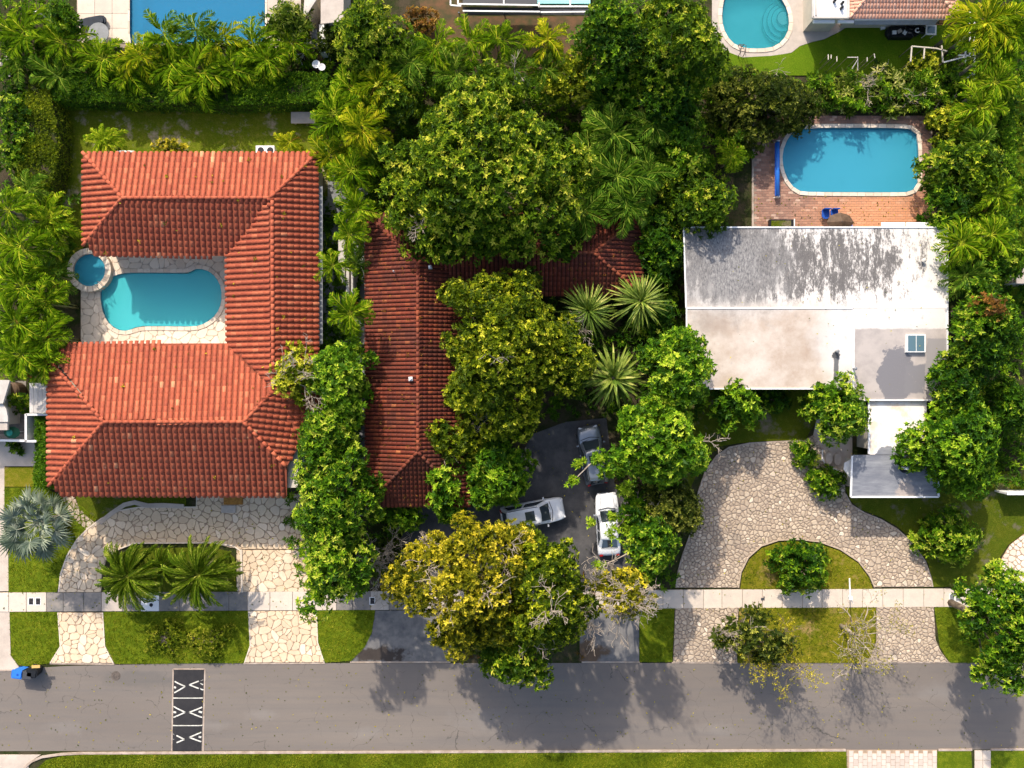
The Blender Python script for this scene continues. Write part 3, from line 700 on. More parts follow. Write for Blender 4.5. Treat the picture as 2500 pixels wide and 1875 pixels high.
def hedge(label, poly, z, m, seed, ll=.13, lw=.06, sp=.13, t0=.45, name='clipped_hedge', flowers=0):
    """clipped hedge: woody core and leafy skin over the top and all sides"""
    P = [tuple(W(x, y, z)[:2]) for x, y in poly]
    if area(P) < 0: P = P[::-1]
    cx = sum(p[0] for p in P) / len(P); cy = sum(p[1] for p in P) / len(P)
    root = thing(name, label, 'hedge', (cx, cy, 0)); rg = np.random.default_rng(seed)
    I = offset(P, -.12); g = G(); prism(g, I, 0, z - .15); g.build('stems', MT['soil'], root)
    A = abs(area(P)); n = int(A / (sp * sp) * 1.6); xs = [p[0] for p in P]; ys = [p[1] for p in P]
    X = rg.uniform(min(xs), max(xs), n * 2); Y = rg.uniform(min(ys), max(ys), n * 2); k_ = insideN(P, X, Y); X, Y = X[k_], Y[k_]
    wob = .13 * np.sin(X * 1.3 + 2 * np.sin(Y)) + .10 * np.sin(Y * 2.1 + X) + .05 * np.sin(X * 5 + Y * 4)
    C = np.stack([X, Y, z + wob + rg.normal(0, .06, len(X))], 1); g = G()
    rosettes(g, rg, C, norm(np.stack([rg.normal(0, .4, len(X)), rg.normal(0, .4, len(X)), np.ones(len(X))], 1)), 6, ll, lw, t0 + .5 * wob + rg.normal(0, .12, len(X)))
    Q = resample(P, sp * 1.3); O = []
    for i, p in enumerate(Q):
        a, b = Q[i - 1], Q[(i + 1) % len(Q)]; e = norm(np.array([b[1] - a[1], -(b[0] - a[0]), 0.]))
        for h_ in np.arange(.1, z, sp * 1.5): O.append((p[0] + e[0] * rg.normal(0, .06), p[1] + e[1] * rg.normal(0, .06), h_ + rg.normal(0, .05), *e))
    O = np.array(O); rosettes(g, rg, O[:, :3], norm(O[:, 3:] + np.array([0, 0, .5])), 5, ll, lw, t0 + rg.normal(0, .12, len(O)))
    g.build('foliage', m, root)
    return root
# ---------------------------------------------------------------- ground, road, pavements
POOL1 = [(247, 735), (246, 712), (252, 696), (266, 681), (285, 671), (312, 666), (380, 666), (458, 667), (468, 663), (476, 657), (490, 656), (510, 661), (526, 674), (538, 692), (543, 714), (542, 738), (536, 758), (520, 778), (497, 793), (475, 798), (400, 797), (350, 797), (330, 801), (318, 807), (300, 809), (284, 803), (268, 792), (255, 770)]
SPA = [(217 + 40 * math.cos(a), 658 + 40 * math.sin(a)) for a in np.linspace(0, 6.283, 25)[:-1]]
POOL2 = [(1948, 313), (2205, 313), (2228, 318), (2240, 333), (2241, 440), (2236, 458), (2222, 469), (2200, 471), (1965, 470), (1946, 466), (1932, 454), (1922, 440), (1912, 415), (1908, 390), (1911, 365), (1920, 343), (1932, 325)]
POOL3 = [(1890, -30), (1902, -8), (1916, 12), (1925, 38), (1926, 68), (1918, 90), (1902, 108), (1880, 118), (1850, 120), (1820, 119), (1796, 112), (1775, 92), (1762, 60), (1762, 20), (1775, -30)]
POOL4 = [(318, -60), (318, 108), (648, 108), (648, -60)]
def xy(px, z=0): return [tuple(W(x, y, z)[:2]) for x, y in px]
HOLES = [xy(p) for p in (POOL1, POOL2, POOL3, POOL4)]
HOLES_SPA = [xy(SPA)]
g = G(); prism(g, [(-140, -120), (140, -120), (140, 120), (-140, 120)], -.5, 0, holes=HOLES)
struct(g.build('ground', MT['soil']))
road_z = .02
g = G(); prism(g, [(-140, W(0, 1838)[1]), (140, W(0, 1825)[1]), (140, W(0, 1617)[1]), (39, W(0, 1618)[1]), (-25, W(0, 1619)[1]), (-34, W(0, 1626)[1]), (-39, W(0, 1636)[1]), (-140, W(0, 1640)[1])], -.1, road_z)
road = struct(g.build('road', MT['asphalt']))
def lawn(name, px, m='lawn', z=.07):
    return struct(sheet(name, px, z, MT[m]))
V1 = [(25, 1494), (143, 1494), (147, 1575), (125, 1618), (60, 1626), (46, 1622), (29, 1600)]
V2 = [(253, 1493), (607, 1491), (611, 1575), (597, 1618), (282, 1620), (258, 1575)]
V3 = [(774, 1489), (916, 1489), (908, 1545), (890, 1580), (858, 1612), (793, 1617), (776, 1570)]
V4 = [(1561, 1484), (1646, 1483), (1641, 1615), (1561, 1615)]
V5 = [(1804, 1482), (2137, 1481), (2137, 1565), (2128, 1590), (2112, 1617), (1800, 1618)]
V6 = [(2280, 1481), (2600, 1480), (2600, 1617), (2318, 1617), (2294, 1580)]
for v in (V1, V2, V3): lawn('verge_lawn', v)
for v in (V4, V6): lawn('verge_lawn', v, 'lawn')
lawn('verge_lawn', V5, 'lawndry')
Y0 = [(22, 1340), (22, 1445), (140, 1445), (150, 1398), (168, 1350), (200, 1303), (236, 1268), (205, 1238), (160, 1216), (110, 1190), (12, 1190), (12, 1250)]
lawn('front_lawn', Y0, 'lawn')
lawn('front_lawn', [(12, 1140), (85, 1140), (90, 1188), (12, 1188)], 'lawndry')
lawn('back_lawn', [(135, 235), (800, 235), (800, 480), (600, 480), (205, 480), (205, 600), (160, 740), (120, 740)], 'lawnyd', .03)
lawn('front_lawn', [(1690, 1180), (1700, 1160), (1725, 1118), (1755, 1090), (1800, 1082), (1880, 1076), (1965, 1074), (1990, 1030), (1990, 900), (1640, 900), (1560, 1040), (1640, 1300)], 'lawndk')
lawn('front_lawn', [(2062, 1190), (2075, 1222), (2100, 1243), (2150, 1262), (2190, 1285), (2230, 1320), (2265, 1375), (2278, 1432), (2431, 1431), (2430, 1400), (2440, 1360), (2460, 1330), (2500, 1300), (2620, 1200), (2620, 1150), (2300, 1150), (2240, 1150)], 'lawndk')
ISL = [(1807, 1437), (1812, 1400), (1830, 1365), (1860, 1338), (1900, 1324), (1950, 1322), (2000, 1328), (2050, 1345), (2095, 1375), (2120, 1410), (2130, 1437)]
lawn('island_lawn', ISL, 'lawndry')
lawn('back_lawn', [(2075, 62), (2345, 62), (2345, 185), (1700, 185), (1740, 100), (1770, 125), (1812, 141), (1882, 137), (1932, 130), (1952, 114), (1982, 104), (2012, 97), (2052, 77)], 'turf')
lawn('back_lawn', [(2440, 180), (2620, 180), (2620, 760), (2470, 760)], 'lawn', .05)
SL = [(92, 1875), (112, 1856), (150, 1846), (200, 1842), (1250, 1838), (2065, 1834), (2070, 1990), (92, 1990)]
lawn('south_verge', SL)
lawn('south_verge', [(2287, 1833), (2370, 1833), (2378, 1990), (2285, 1990)]); lawn('south_verge', [(2418, 1832), (2700, 1831), (2700, 1990), (2418, 1990)])
lawn('side_bed', [(2255, 60), (2345, 60), (2350, 130), (2300, 150), (2250, 120)], 'redsoil', .06)
lawn('mulch_bed', [(1020, -30), (1110, -30), (1140, 40), (1480, 40), (1480, 200), (1240, 200), (1040, 120)], 'rust', .03)
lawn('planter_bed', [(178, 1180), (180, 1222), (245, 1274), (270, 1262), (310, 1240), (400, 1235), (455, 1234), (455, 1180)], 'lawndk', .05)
lawn('side_path', [(785, 430), (900, 430), (900, 1260), (785, 1260)], 'grey', .01)
lawn('side_path', [(1640, 330), (1840, 330), (1840, 560), (1640, 560)], 'soil', .02)
# kerb lines
def strip(name, path, w, z0, z1, m, closed=False):
    """kerb or edging of constant width along a pixel path"""
    P = [Vector((*tuple(W(x, y, 0)[:2]),)) for x, y in path]; n = len(P); Lp = []; Rp = []
    for i in range(n):
        a = P[max(0, i - 1)]; b = P[min(n - 1, i + 1)]; d = (b - a).normalized(); nn = Vector((-d.y, d.x)) * w / 2
        Lp.append(tuple(P[i] + nn)); Rp.append(tuple(P[i] - nn))
    g = G(); prism(g, Lp + Rp[::-1], z0, z1); return g.build(name, m)
struct(strip('kerb', [(60, 1874), (78, 1858), (104, 1847), (150, 1840.5), (200, 1838), (1250, 1834), (2064, 1830.5)], .17, -.05, .10, MT['kerb']))
struct(strip('kerb', [(2290, 1830), (2372, 1829.5)], .15, -.05, .10, MT['kerb'])); struct(strip('kerb', [(2418, 1829), (2700, 1828)], .15, -.05, .10, MT['kerb']))
struct(sheet('driveway', [(-40, 1842), (100, 1842), (72, 1860), (55, 1990), (-40, 1990)], .045, MT['walk']))
struct(sheet('path', [(-40, 1120), (12, 1120), (12, 1250), (21, 1340), (22, 1443), (-40, 1443)], .055, MT['walk']))
struct(sheet('path', [(-40, 1060), (115, 1060), (86, 1138), (-40, 1138)], .058, MT['walk']))
struct(sheet('driveway', [(-40, 1492), (24, 1492), (27, 1600), (46, 1626), (52, 1637), (-40, 1640)], .052, MT['walk']))
struct(strip('gutter', [(-40, 1637.5), (52, 1635), (58, 1627)], .10, .0, .065, MT['kerb']))
for a, b in (((122, 1619.5), (280, 1621)), ((595, 1619.5), (794, 1618.5)), ((1640, 1617.5), (1800, 1618)), ((2110, 1617.5), (2320, 1617)), ((855, 1616), (1100, 1616)), ((1420, 1616), (1562, 1616))):
    struct(strip('gutter', [a, b], .10, .0, .055, MT['kerb']))
# sidewalk slabs
sw = thing('sidewalk', 'pale concrete pavement', 'pavement'); del sw['label']; del sw['category']; struct(sw)
x = -60; R.seed(3)
edges = [-60, -20, 23, 66, 115, 156, 206, 249, 300, 345, 390, 440, 500, 560, 605, 660, 715, 770, 822, 862, 905, 950, 1000, 1050, 1100, 1150, 1200, 1250, 1300, 1350, 1392, 1432, 1474, 1517, 1568, 1618, 1668, 1717, 1762, 1812, 1861, 1909, 1958, 2006, 2056, 2105, 2154, 2204, 2254, 2303, 2352, 2399, 2445, 2490, 2540]
for a, b in zip(edges, edges[1:]):
    yt = lambda q: 1446.5 - .0042 * q
    yb = lambda q: 1493 - .0052 * q
    m = MT['concdark'] if 115 <= a < 240 else MT['concrete']
    if 240 <= a < 600 or 822 <= a < 960: m = MT['concdark'] if a % 2 == 0 else MT['walk']
    if 342 < a < 389: m = MT['white']
    g = G(); q = xy([(a + .6, yt(a)), (b - .6, yt(b)), (b - .6, yb(b)), (a + .6, yb(a))])[::-1]
    if area(q) < 0: q = q[::-1]
    i2 = offset(q, -.015); v = [(p[0], p[1], -.05) for p in q] + [(p[0], p[1], .085) for p in q] + [(p[0], p[1], .095 + R.uniform(-.003, .003)) for p in i2]
    g.add(v, [(0, 1, 5, 4), (1, 2, 6, 5), (2, 3, 7, 6), (3, 0, 4, 7), (4, 5, 9, 8), (5, 6, 10, 9), (6, 7, 11, 10), (7, 4, 8, 11), (8, 9, 10, 11)], .5)
    g.build('slab', m, sw)
struct(sheet('slab_bed', [(-60, 1447), (2540, 1436), (2540, 1480), (-60, 1493)], .05, MT['mortardk']))
# asphalt drive of the middle house and its aprons
DR = [(985, 1300), (1010, 1240), (1200, 1200), (1250, 1150), (1300, 1060), (1380, 1030), (1480, 1020), (1500, 1180), (1540, 1240), (1545, 1300), (1540, 1400), (1530, 1447), (960, 1447), (955, 1400), (965, 1340)]
struct(sheet('driveway', DR, .05, MT['drive']))
struct(sheet('driveway', [(917, 1490), (1110, 1490), (1110, 1614), (857, 1614), (890, 1580), (908, 1545)], .06, MT['apron']))
struct(sheet('driveway', [(1415, 1486), (1560, 1485), (1560, 1614), (1415, 1614)], .06, MT['apron']))
# flagstone drive of the tiled house
D1a = [(145, 1445), (150, 1400), (166, 1355), (190, 1316), (218, 1288), (248, 1266), (290, 1247), (340, 1238), (480, 1238), (482, 1205), (760, 1205), (760, 1340), (590, 1340), (560, 1336), (520, 1326), (330, 1328), (296, 1340), (262, 1362), (250, 1400), (248, 1445)]
D1b = [(578, 1342), (760, 1342), (760, 1444), (578, 1444)]
D1c = [(143, 1495), (252, 1495), (257, 1577), (278, 1618), (124, 1618), (149, 1577)]
D1d = [(608, 1492), (773, 1490), (776, 1567), (792, 1616), (598, 1617), (612, 1575)]
drv = thing('flagstone_driveway', 'driveway', 'd'); del drv['label']; del drv['category']; struct(drv)
for P in ([D1a[0], *D1a[1:]], D1b, D1c, D1d): 
    g = G(); prism(g, xy(P), -.02, .052); g.build('mortar', MT['mortar'], drv)
paving(drv, [xy(P) for P in (D1a, D1b, D1c, D1d)], 0.50, .012, 11, MT['flag'], .055, 'flagstone', .022)
struct(strip('edging', D1a[:10], .10, 0, .11, MT['coping'])); struct(strip('edging', [(590, 1341), (592, 1445)], .14, 0, .16, MT['coping']))
struct(strip('edging', [(590, 1345), (572, 1332), (520, 1324), (330, 1325), (296, 1338)], .10, 0, .15, MT['coping']))
for P in ([D1c[0], D1c[5], D1c[4]], [D1c[1], D1c[2], D1c[3]], [D1d[0], D1d[5], D1d[4]], [D1d[1], D1d[2], D1d[3]]): struct(strip('edging', P, .08, 0, .105, MT['coping']))
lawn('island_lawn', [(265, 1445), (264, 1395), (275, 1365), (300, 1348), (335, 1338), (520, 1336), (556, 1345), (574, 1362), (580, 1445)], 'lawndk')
pw = thing('stepping_path', 'path', 'p'); del pw['label']; del pw['category']; struct(pw)
PWp = [(152, 1205), (182, 1205), (192, 1235), (212, 1258), (240, 1282), (222, 1300), (190, 1275), (168, 1248), (158, 1225)]
g = G(); prism(g, xy(PWp), -.02, .05); g.build('mortar', MT['mortar'], pw); paving(pw, [xy(PWp)], .38, .03, 21, MT['cobble'], .055, 'cobble')
struct(strip('edging', [(245, 1276), (275, 1252), (305, 1232), (330, 1226), (362, 1234), (400, 1233), (450, 1236)], .34, 0, .13, MT['walk']))
# cobbled drive of the white-roofed house
D2 = [(1650, 1434), (1655, 1395), (1668, 1350), (1690, 1290), (1698, 1240), (1705, 1200), (1722, 1150), (1750, 1112), (1780, 1092), (1830, 1082), (1900, 1078), (1960, 1076), (1985, 1062), (2010, 1062), (2030, 1120), (2062, 1160), (2063, 1205), (2078, 1232), (2110, 1252), (2150, 1268), (2190, 1292), (2228, 1326), (2258, 1370), (2272, 1410), (2276, 1432), (2134, 1433), (2122, 1405), (2095, 1370), (2050, 1340), (2000, 1322), (1950, 1316), (1900, 1318), (1858, 1332), (1826, 1360), (1808, 1396), (1802, 1434)]
D2b = [(1648, 1483), (1803, 1482), (1800, 1530), (1799, 1617), (1643, 1617)]
D2c = [(2139, 1481), (2279, 1481), (2283, 1560), (2296, 1590), (2316, 1616), (2114, 1617), (2130, 1590), (2139, 1565)]
dr2 = thing('cobbled_driveway', 'driveway', 'd'); del dr2['label']; del dr2['category']; struct(dr2)
for P in (D2, D2b, D2c):
    g = G(); prism(g, xy(P), -.02, .052); g.build('mortar', MT['mortardk'], dr2)
print('cobbles', paving(dr2, [xy(P) for P in (D2, D2b, D2c)], 0.29, .022, 31, MT['cobble'], .055, 'cobble', .05, .045))
struct(strip('edging', D2[:12], .10, 0, .10, MT['kerb'])); struct(strip('edging', D2[16:25], .08, 0, .10, MT['kerb'])); struct(strip('edging', D2[25:], .09, 0, .12, MT['cobble']))
dr3 = thing('cobbled_driveway', 'driveway', 'd'); del dr3['label']; del dr3['category']; struct(dr3)
D3 = [(2431, 1430), (2434, 1400), (2444, 1365), (2465, 1330), (2500, 1303), (2640, 1240), (2640, 1430)]
g = G(); prism(g, xy(D3), -.02, .052); g.build('mortar', MT['mortar'], dr3); paving(dr3, [xy(D3)], .42, .03, 41, MT['court'], .056, 'cobble')
struct(sheet('path', [(1985, 1062), (1998, 1000), (1988, 950), (2020, 940), (2080, 945), (2080, 1180), (2040, 1150), (2010, 1100)], .06, MT['walk']))
# block paved crossing at the bottom
bp_ = thing('block_driveway', 'driveway', 'd'); del bp_['label']; del bp_['category']; struct(bp_)
g = G(); prism(g, xy([(2066, 1830), (2288, 1830), (2284, 1990), (2070, 1990)]), -.02, .04); g.build('mortar', MT['mortar'], bp_)
k = 0
for r_ in range(7):
    for c_ in range(19):
        x0 = 2072 + c_ * 11.3; y0 = 1832 + r_ * 15 + (c_ % 2) * 7; g = G(); a = W(x0 + 5.5, y0 + 7, 0)
        box(g, (a.x, a.y, .045), (S(10.7), S(14.2), .05), t=R.random(), top=.96); g.build('paver', MT['paverlt'], bp_)
sl = thing('slab_path', 'path', 'p'); del sl['label']; del sl['category']; struct(sl)
for c_ in range(2):
    for r_ in range(5):
        g = G(); a = W(2388 + c_ * 20, 1843 + r_ * 24, 0); box(g, (a.x, a.y, .05), (S(19), S(23), .06), t=.5, top=.98); g.build('slab', MT['concrete'], sl)
# ---------------------------------------------------------------- pools
def pool(name, label, P, zs, depth, plaster_m, water_m, cop_w, cop_top, cop_step, cop_m, seed):
    Q = xy(P); 
    if area(Q) < 0: Q = Q[::-1]
    cx = sum(p[0] for p in Q) / len(Q); cy = sum(p[1] for p in Q) / len(Q)
    root = thing(name, label, 'swimming pool', (cx, cy, 0)); g = G(); n = len(Q)
    I = offset(Q, -.25); v = [(x, y, cop_top - .02) for x, y in Q] + [(x, y, -depth + .25) for x, y in Q] + [(x, y, -depth) for x, y in I]
    f = [(i, n + i, n + (i + 1) % n, (i + 1) % n) for i in range(n)] + [(n + i, 2 * n + i, 2 * n + (i + 1) % n, n + (i + 1) % n) for i in range(n)]
    g.add(v, f, .5)
    tri = tessellate_polygon([[Vector((x, y, 0)) for x, y in I]]); g.add([(x, y, -depth) for x, y in I], [tuple(t) if ((I[t[1]][0]-I[t[0]][0])*(I[t[2]][1]-I[t[0]][1])-(I[t[1]][1]-I[t[0]][1])*(I[t[2]][0]-I[t[0]][0]))>0 else tuple(t)[::-1] for t in tri], .5)
    g.build('basin', plaster_m, root)
    g = G(); I2 = offset(Q, -.004); tri = tessellate_polygon([[Vector((x, y, 0)) for x, y in I2]])
    g.add([(x, y, zs) for x, y in I2], [tuple(t) if ((I2[t[1]][0]-I2[t[0]][0])*(I2[t[2]][1]-I2[t[0]][1])-(I2[t[1]][1]-I2[t[0]][1])*(I2[t[2]][0]-I2[t[0]][0]))>0 else tuple(t)[::-1] for t in tri], .5)
    g.build('water', water_m, root)
    g = G(); O = offset(Q, -.03); v = []; f = []
    for z in (zs - .08, cop_top - .03): v += [(x, y, z) for x, y in O]
    g.add(v, [(i, (i + 1) % n, n + (i + 1) % n, n + i) for i in range(n)], .5); g.build('waterline_tile', MT['poolline'], root)
    if cop_w: ring(root, chaikin(Q, 1) if len(Q) > 8 else Q, cop_w, .0, cop_top, cop_step, cop_m, seed=seed)
    return root
P1 = pool('swimming_pool', 'teal kidney-shaped pool in the stone courtyard between tiled roofs', POOL1, -.10, 1.25, MT['plaster_t'], MT['water_t'], .30, .13, .50, MT['coping'], 3)
for r_, z_ in ((26, -.62), (19, -.42), (12, -.22)):
    g = G(); c_ = W(542, 728, 0); lathe(g, (c_.x - .05, c_.y, -1.2), [(S(r_), 0), (S(r_), 1.2 + z_ - .02), (S(r_) - .03, 1.2 + z_)], 24); g.build('step', MT['shelf'], P1)
    g = G(); tube(g, [(c_.x - .05 + S(r_) * math.cos(a_), c_.y + S(r_) * math.sin(a_), z_ + .01) for a_ in np.linspace(1.7, 4.6, 12)], .025, 4); g.build('step_edge', MT['poolline'], P1)
for q in ((254, 745), (254, 752)): 
    g = G(); c_ = W(*q, 0); box(g, (c_.x, c_.y, -.2), (.08, .16, .1)); g.build('skimmer', MT['poolline'], P1)
P2 = pool('swimming_pool', 'blue rectangular pool with rounded corners in the brick terrace', POOL2, -.10, 1.3, MT['plaster_b'], MT['water_b'], .28, .13, .62, MT['coping'], 5)
for k_, (dx, z_) in enumerate(((30, -.75), (21, -.50), (12, -.28))):
    cx_ = 1908 + dx - 52; g = G(); pl = [(cx_ + 52 * math.cos(a), 390 + 62 * math.sin(a)) for a in np.linspace(-1.25, 1.25, 15)]
    edge = [(1925, 440), (1912, 415), (1908, 390), (1911, 365), (1922, 341)]
    pl = [(max(x_, 1908 + abs(y_ - 390) ** 2 * .0062), y_) for x_, y_ in pl]; prism(g, xy(pl + edge), -1.25, z_); g.build('step', MT['shelf'] if 0 else MT['plaster_b'], P2)
    g = G(); tube(g, [W(x_, y_, 0) * 1 + Vector((0, 0, z_ + .01)) for x_, y_ in pl[1:-1]], .025, 4); g.build('step_edge', MT['poolline'], P2)
g = G(); c_ = W(2073, 435, 0); lathe(g, (c_.x, c_.y, -1.29), [(.17, 0), (.17, .04), (.1, .06)], 12); g.build('drain', MT['black'], P2)
P3 = pool('swimming_pool', 'turquoise freeform pool with rounded corner steps beside the turf lawn', POOL3, -.10, 1.2, MT['plaster_t'], MT['water_c'], .30, .10, .6, MT['coping'], 7)
for r_, z_, mm in ((44, -.8, 'plaster_t'), (35, -.6, 'plaster_t'), (26, -.40, 'plaster_t'), (15, -.18, 'shelf')):
    g = G(); c_ = W(1914, 42, 0); cc = [(c_.x + S(r_) * math.cos(a), c_.y + S(r_) * 1.15 * math.sin(a)) for a in np.linspace(0, 6.283, 29)[:-1]]
    cc = [p for p in cc if inside(xy(offset(POOL3, -.0)), *p)]
    if len(cc) > 3: prism(g, cc, -1.15, z_); g.build('step', MT[mm], P3); g = G(); tube(g, [(x_, y_, z_ + .01) for x_, y_ in cc if x_ < c_.x + .35], .03, 4); g.build('step_edge', MT['poolline'], P3)
P4 = pool('swimming_pool', 'large deep-blue rectangular pool overhung by areca palms', POOL4, -.10, 1.6, MT['plaster_d'], MT['water_d'], .14, .09, .9, MT['coping'], 9)
g = G(); prism(g, xy([(318, -60), (318, 108), (338, 108), (338, -60)]), -1.5, -.7); g.build('bench_step', MT['plaster_d'], P4)
# spa: raised round tub
c_ = W(217, 659, .5); spa = thing('hot_tub', 'round raised stone hot tub at the courtyard corner', 'hot tub', (c_.x, c_.y, 0))
g = G(); n_ = 32
prof = [(1.66, 0), (1.66, .42), (1.22, .42), (1.22, -.0), (1.0, -.02), (.78, -.05), (.78, -.45), (.0, -.45)]
v = []; f = []
for r_, z_ in prof:
    for k in range(n_): v.append((c_.x + r_ * math.cos(k * 6.28318 / n_), c_.y + r_ * math.sin(k * 6.28318 / n_), z_))
for i in range(len(prof) - 1):
    for k in range(n_): f.append((i * n_ + k, i * n_ + (k + 1) % n_, (i + 1) * n_ + (k + 1) % n_, (i + 1) * n_ + k))
f = [q for q in f]; g.add(v[:4 * n_], f[:3 * n_], .5); g.build('wall', MT['mortarlt'], spa)
g = G(); g.add(v[3 * n_:], [tuple(a - 3 * n_ for a in q) for q in f[3 * n_:]], .5); g.build('basin', MT['plaster_b'], spa)
circ = [(c_.x + 1.24 * math.cos(k * 6.28318 / 40), c_.y + 1.24 * math.sin(k * 6.28318 / 40)) for k in range(40)]
ring(spa, circ, .42, .42, .50, .34, MT['court'], seed=2, gap=.05)
g = G(); lathe(g, (c_.x, c_.y, .30), [(1.215, 0), (1.215, .004)], 32); g.build('water', MT['water_b'], spa)
g = G(); tube(g, [(c_.x + .78 * math.cos(a), c_.y + .78 * math.sin(a), -.03) for a in np.linspace(0, 6.283, 25)], .03, 5); g.build('seat_edge', MT['poolline'], spa)
g = G(); 
for d_ in (-.12, .12): tube(g, [(c_.x + .75 + d_, c_.y - 1.0 + d_, .4), (c_.x + .80 + d_, c_.y - 1.05 + d_, 1.0), (c_.x + 1.15 + d_, c_.y - 1.4 + d_, .95), (c_.x + 1.2 + d_, c_.y - 1.45 + d_, .05)], .025, 6)
g.build('handrail', MT['chrome'], spa)
# courtyard paving (two halves so that the pool notch stays open)
ct = thing('courtyard_paving', 'x', 'x'); del ct['label']; del ct['category']; struct(ct)
out1 = offset(POOL1, 10); 
if area(out1) < 0: pass
def halfs(outer, hole, ym):
    """split the area round a hole into an upper and a lower simple polygon (pixel space)"""
    x0, y0, x1, y1 = outer; h = hole
    up_ = [p for p in h if p[1] <= ym]; lo_ = [p for p in h if p[1] > ym]
    up_.sort(key=lambda p: p[0]); lo_.sort(key=lambda p: p[0])
    U = [(x0, ym)] + [(up_[0][0], ym)] + up_ + [(up_[-1][0], ym)] + [(x1, ym), (x1, y0), (x0, y0)]
    Lw = [(x0, ym)] + [(lo_[0][0], ym)] + lo_ + [(lo_[-1][0], ym)] + [(x1, ym), (x1, y1), (x0, y1)]
    return U, Lw
big1 = offset(POOL1, 9.5)
if max(p[0] for p in big1) < max(p[0] for p in POOL1): big1 = offset(POOL1, -9.5)
g = G(); prism(g, xy([(198, 615), (562, 615), (562, 850), (198, 850)]), 0, .055, holes=[xy(POOL1)]); g.build('mortar', MT['mortarlt'], ct)
U, Lw = halfs((199, 616, 561, 849), big1, 732)
paving(ct, [xy(U), xy(Lw)], 0.62, .011, 51, MT['court'], .058, 'flagstone', .016, .025)
# brick terrace round the second pool
bt = thing('brick_terrace', 'x', 'x'); del bt['label']; del bt['category']; struct(bt)
TER = [(1838, 283), (2275, 283), (2275, 562), (1838, 562)]
g = G(); prism(g, xy(TER), 0, .052, holes=[xy(POOL2)]); g.build('mortar', MT['mortardk'], bt)
big2 = xy(offset(POOL2, 9) if max(p[0] for p in offset(POOL2, 9)) > 2245 else offset(POOL2, -9))
a_, b_ = W(1840, 560), W(2273, 285); tx = xy(TER); rest = G(); cnt = 0; pw_, ph_ = .36, .18
y_ = a_.y + .1; row = 0; allp = []
while y_ < b_.y:
    x_ = a_.x + .2 + (row % 2) * pw_ / 2
    while x_ < b_.x - .1:
        if not inside(big2, x_, y_): allp.append((x_, y_, row))
        x_ += pw_ + .012
    y_ += ph_ + .012; row += 1
R.seed(8); R.shuffle(allp)
allp.sort(key=lambda p: p[1])
for i, (x_, y_, row) in enumerate(allp):
    g = G() if i < 300 else rest; tt = min(1, max(0, R.gauss(.45, .3))); box(g, (x_, y_, .045 + R.uniform(-.004, .006)), (pw_, ph_, .05), R.gauss(0, .012), tt, .95)
    if i < 300: g.build('brick', MT['paver'], bt)
stuff(rest.build('small_bricks', MT['paver'], bt))
struct(strip('edging', [(1837, 285), (1837, 560)], .14, 0, .12, MT['kerb']))
# decks of the neighbours
dk = [(1985, -60), (1985, 58), (2078, 58), (2052, 76), (2012, 96), (1982, 103), (1952, 113), (1932, 129), (1882, 138), (1812, 142), (1772, 127), (1748, 100), (1738, 70), (1738, -60)]
g = G(); prism(g, xy(dk), 0, .06, holes=[xy(POOL3)]); 
o = struct(g.build('pool_deck', MT['beige']))
tdk = thing('pool_deck', 'x', 'x'); del tdk['label']; del tdk['category']; struct(tdk)
g = G(); prism(g, xy([(188, -60), (318, -60), (318, 118), (188, 118)]), 0, .03); g.build('bed', MT['mortardk'], tdk)
for i in range(3):
    for j in range(4):
        g = G(); a = W(211 + i * 42.5, -20 + j * 36, 0); box(g, (a.x, a.y, .045), (S(42), S(35.5), .05), top=.99); g.build('slab', MT['concrete'], tdk)
struct(sheet('pool_deck', [(649, -60), (735, -60), (735, 118), (649, 118)], .05, MT['walk']))
# grass tufts on the verges and lawns
g = G(); rg = np.random.default_rng(4)
for P, dn in ((V1, 60), (V2, 60), (V3, 60), (V4, 60), (V5, 45), (V6, 60), (ISL, 45), (Y0, 50), (SL, 60)):
    Q = xy(P); A_ = abs(area(Q)); n = int(min(A_, 240) * dn); xs = [p[0] for p in Q]; ys = [p[1] for p in Q]
    X = rg.uniform(min(xs), max(xs), n * 2); Yy = rg.uniform(min(ys), max(ys), n * 2)
    if P is SL: Yy = rg.uniform(-29.6, max(ys), n * 2)
    k_ = insideN(Q, X, Yy); X = X[k_][:n]; Yy = Yy[k_][:n]
    C = np.stack([X, Yy, np.full(len(X), .05)], 1); N = np.tile([[0, 0, 1.]], (len(X), 1))
    rosettes(g, rg, C, N, 3, .15, .035, .45 + .25 * np.sin(X * 1.1 + 2 * np.sin(Yy)) * np.cos(Yy * .9) + rg.normal(0, .1, len(X)), .12, (.3, 1.2))
stuff(g.build('grass', MT['grassblade']))
# ---------------------------------------------------------------- tiled roofs
def tile_template(w, l, h, n=5, lift=.034):
    """barrel tile: x across, y up the slope, z out of the roof"""
    v = []; f = []
    for j, (y, s, dz) in enumerate(((-l * .54, 1.0, lift), (l * .54, .86, 0))):
        for i in range(n):
            a = math.pi * i / (n - 1); v.append((-math.cos(a) * w * .5 * s, y, math.sin(a) * h * s + dz))
    for i in range(n - 1): f.append((i, i + 1, n + i + 1, n + i))
    f.append(tuple(range(n))[::-1])
    return np.array(v), f
def roof_plane(px3):
    P = [W(*p) for p in px3]; n = Vector((0, 0, 0)); c = sum(P, Vector()) / len(P)
    for i in range(len(P)):
        a, b = P[i] - c, P[(i + 1) % len(P)] - c; n += a.cross(b)
    n.normalize()
    if n.z < 0: n = -n
    P = [p - n * (p - c).dot(n) for p in P]; up = Vector((0, 0, 1)) - n * n.z; up.normalize(); u = up.cross(n)
    return P, c, n, up, u
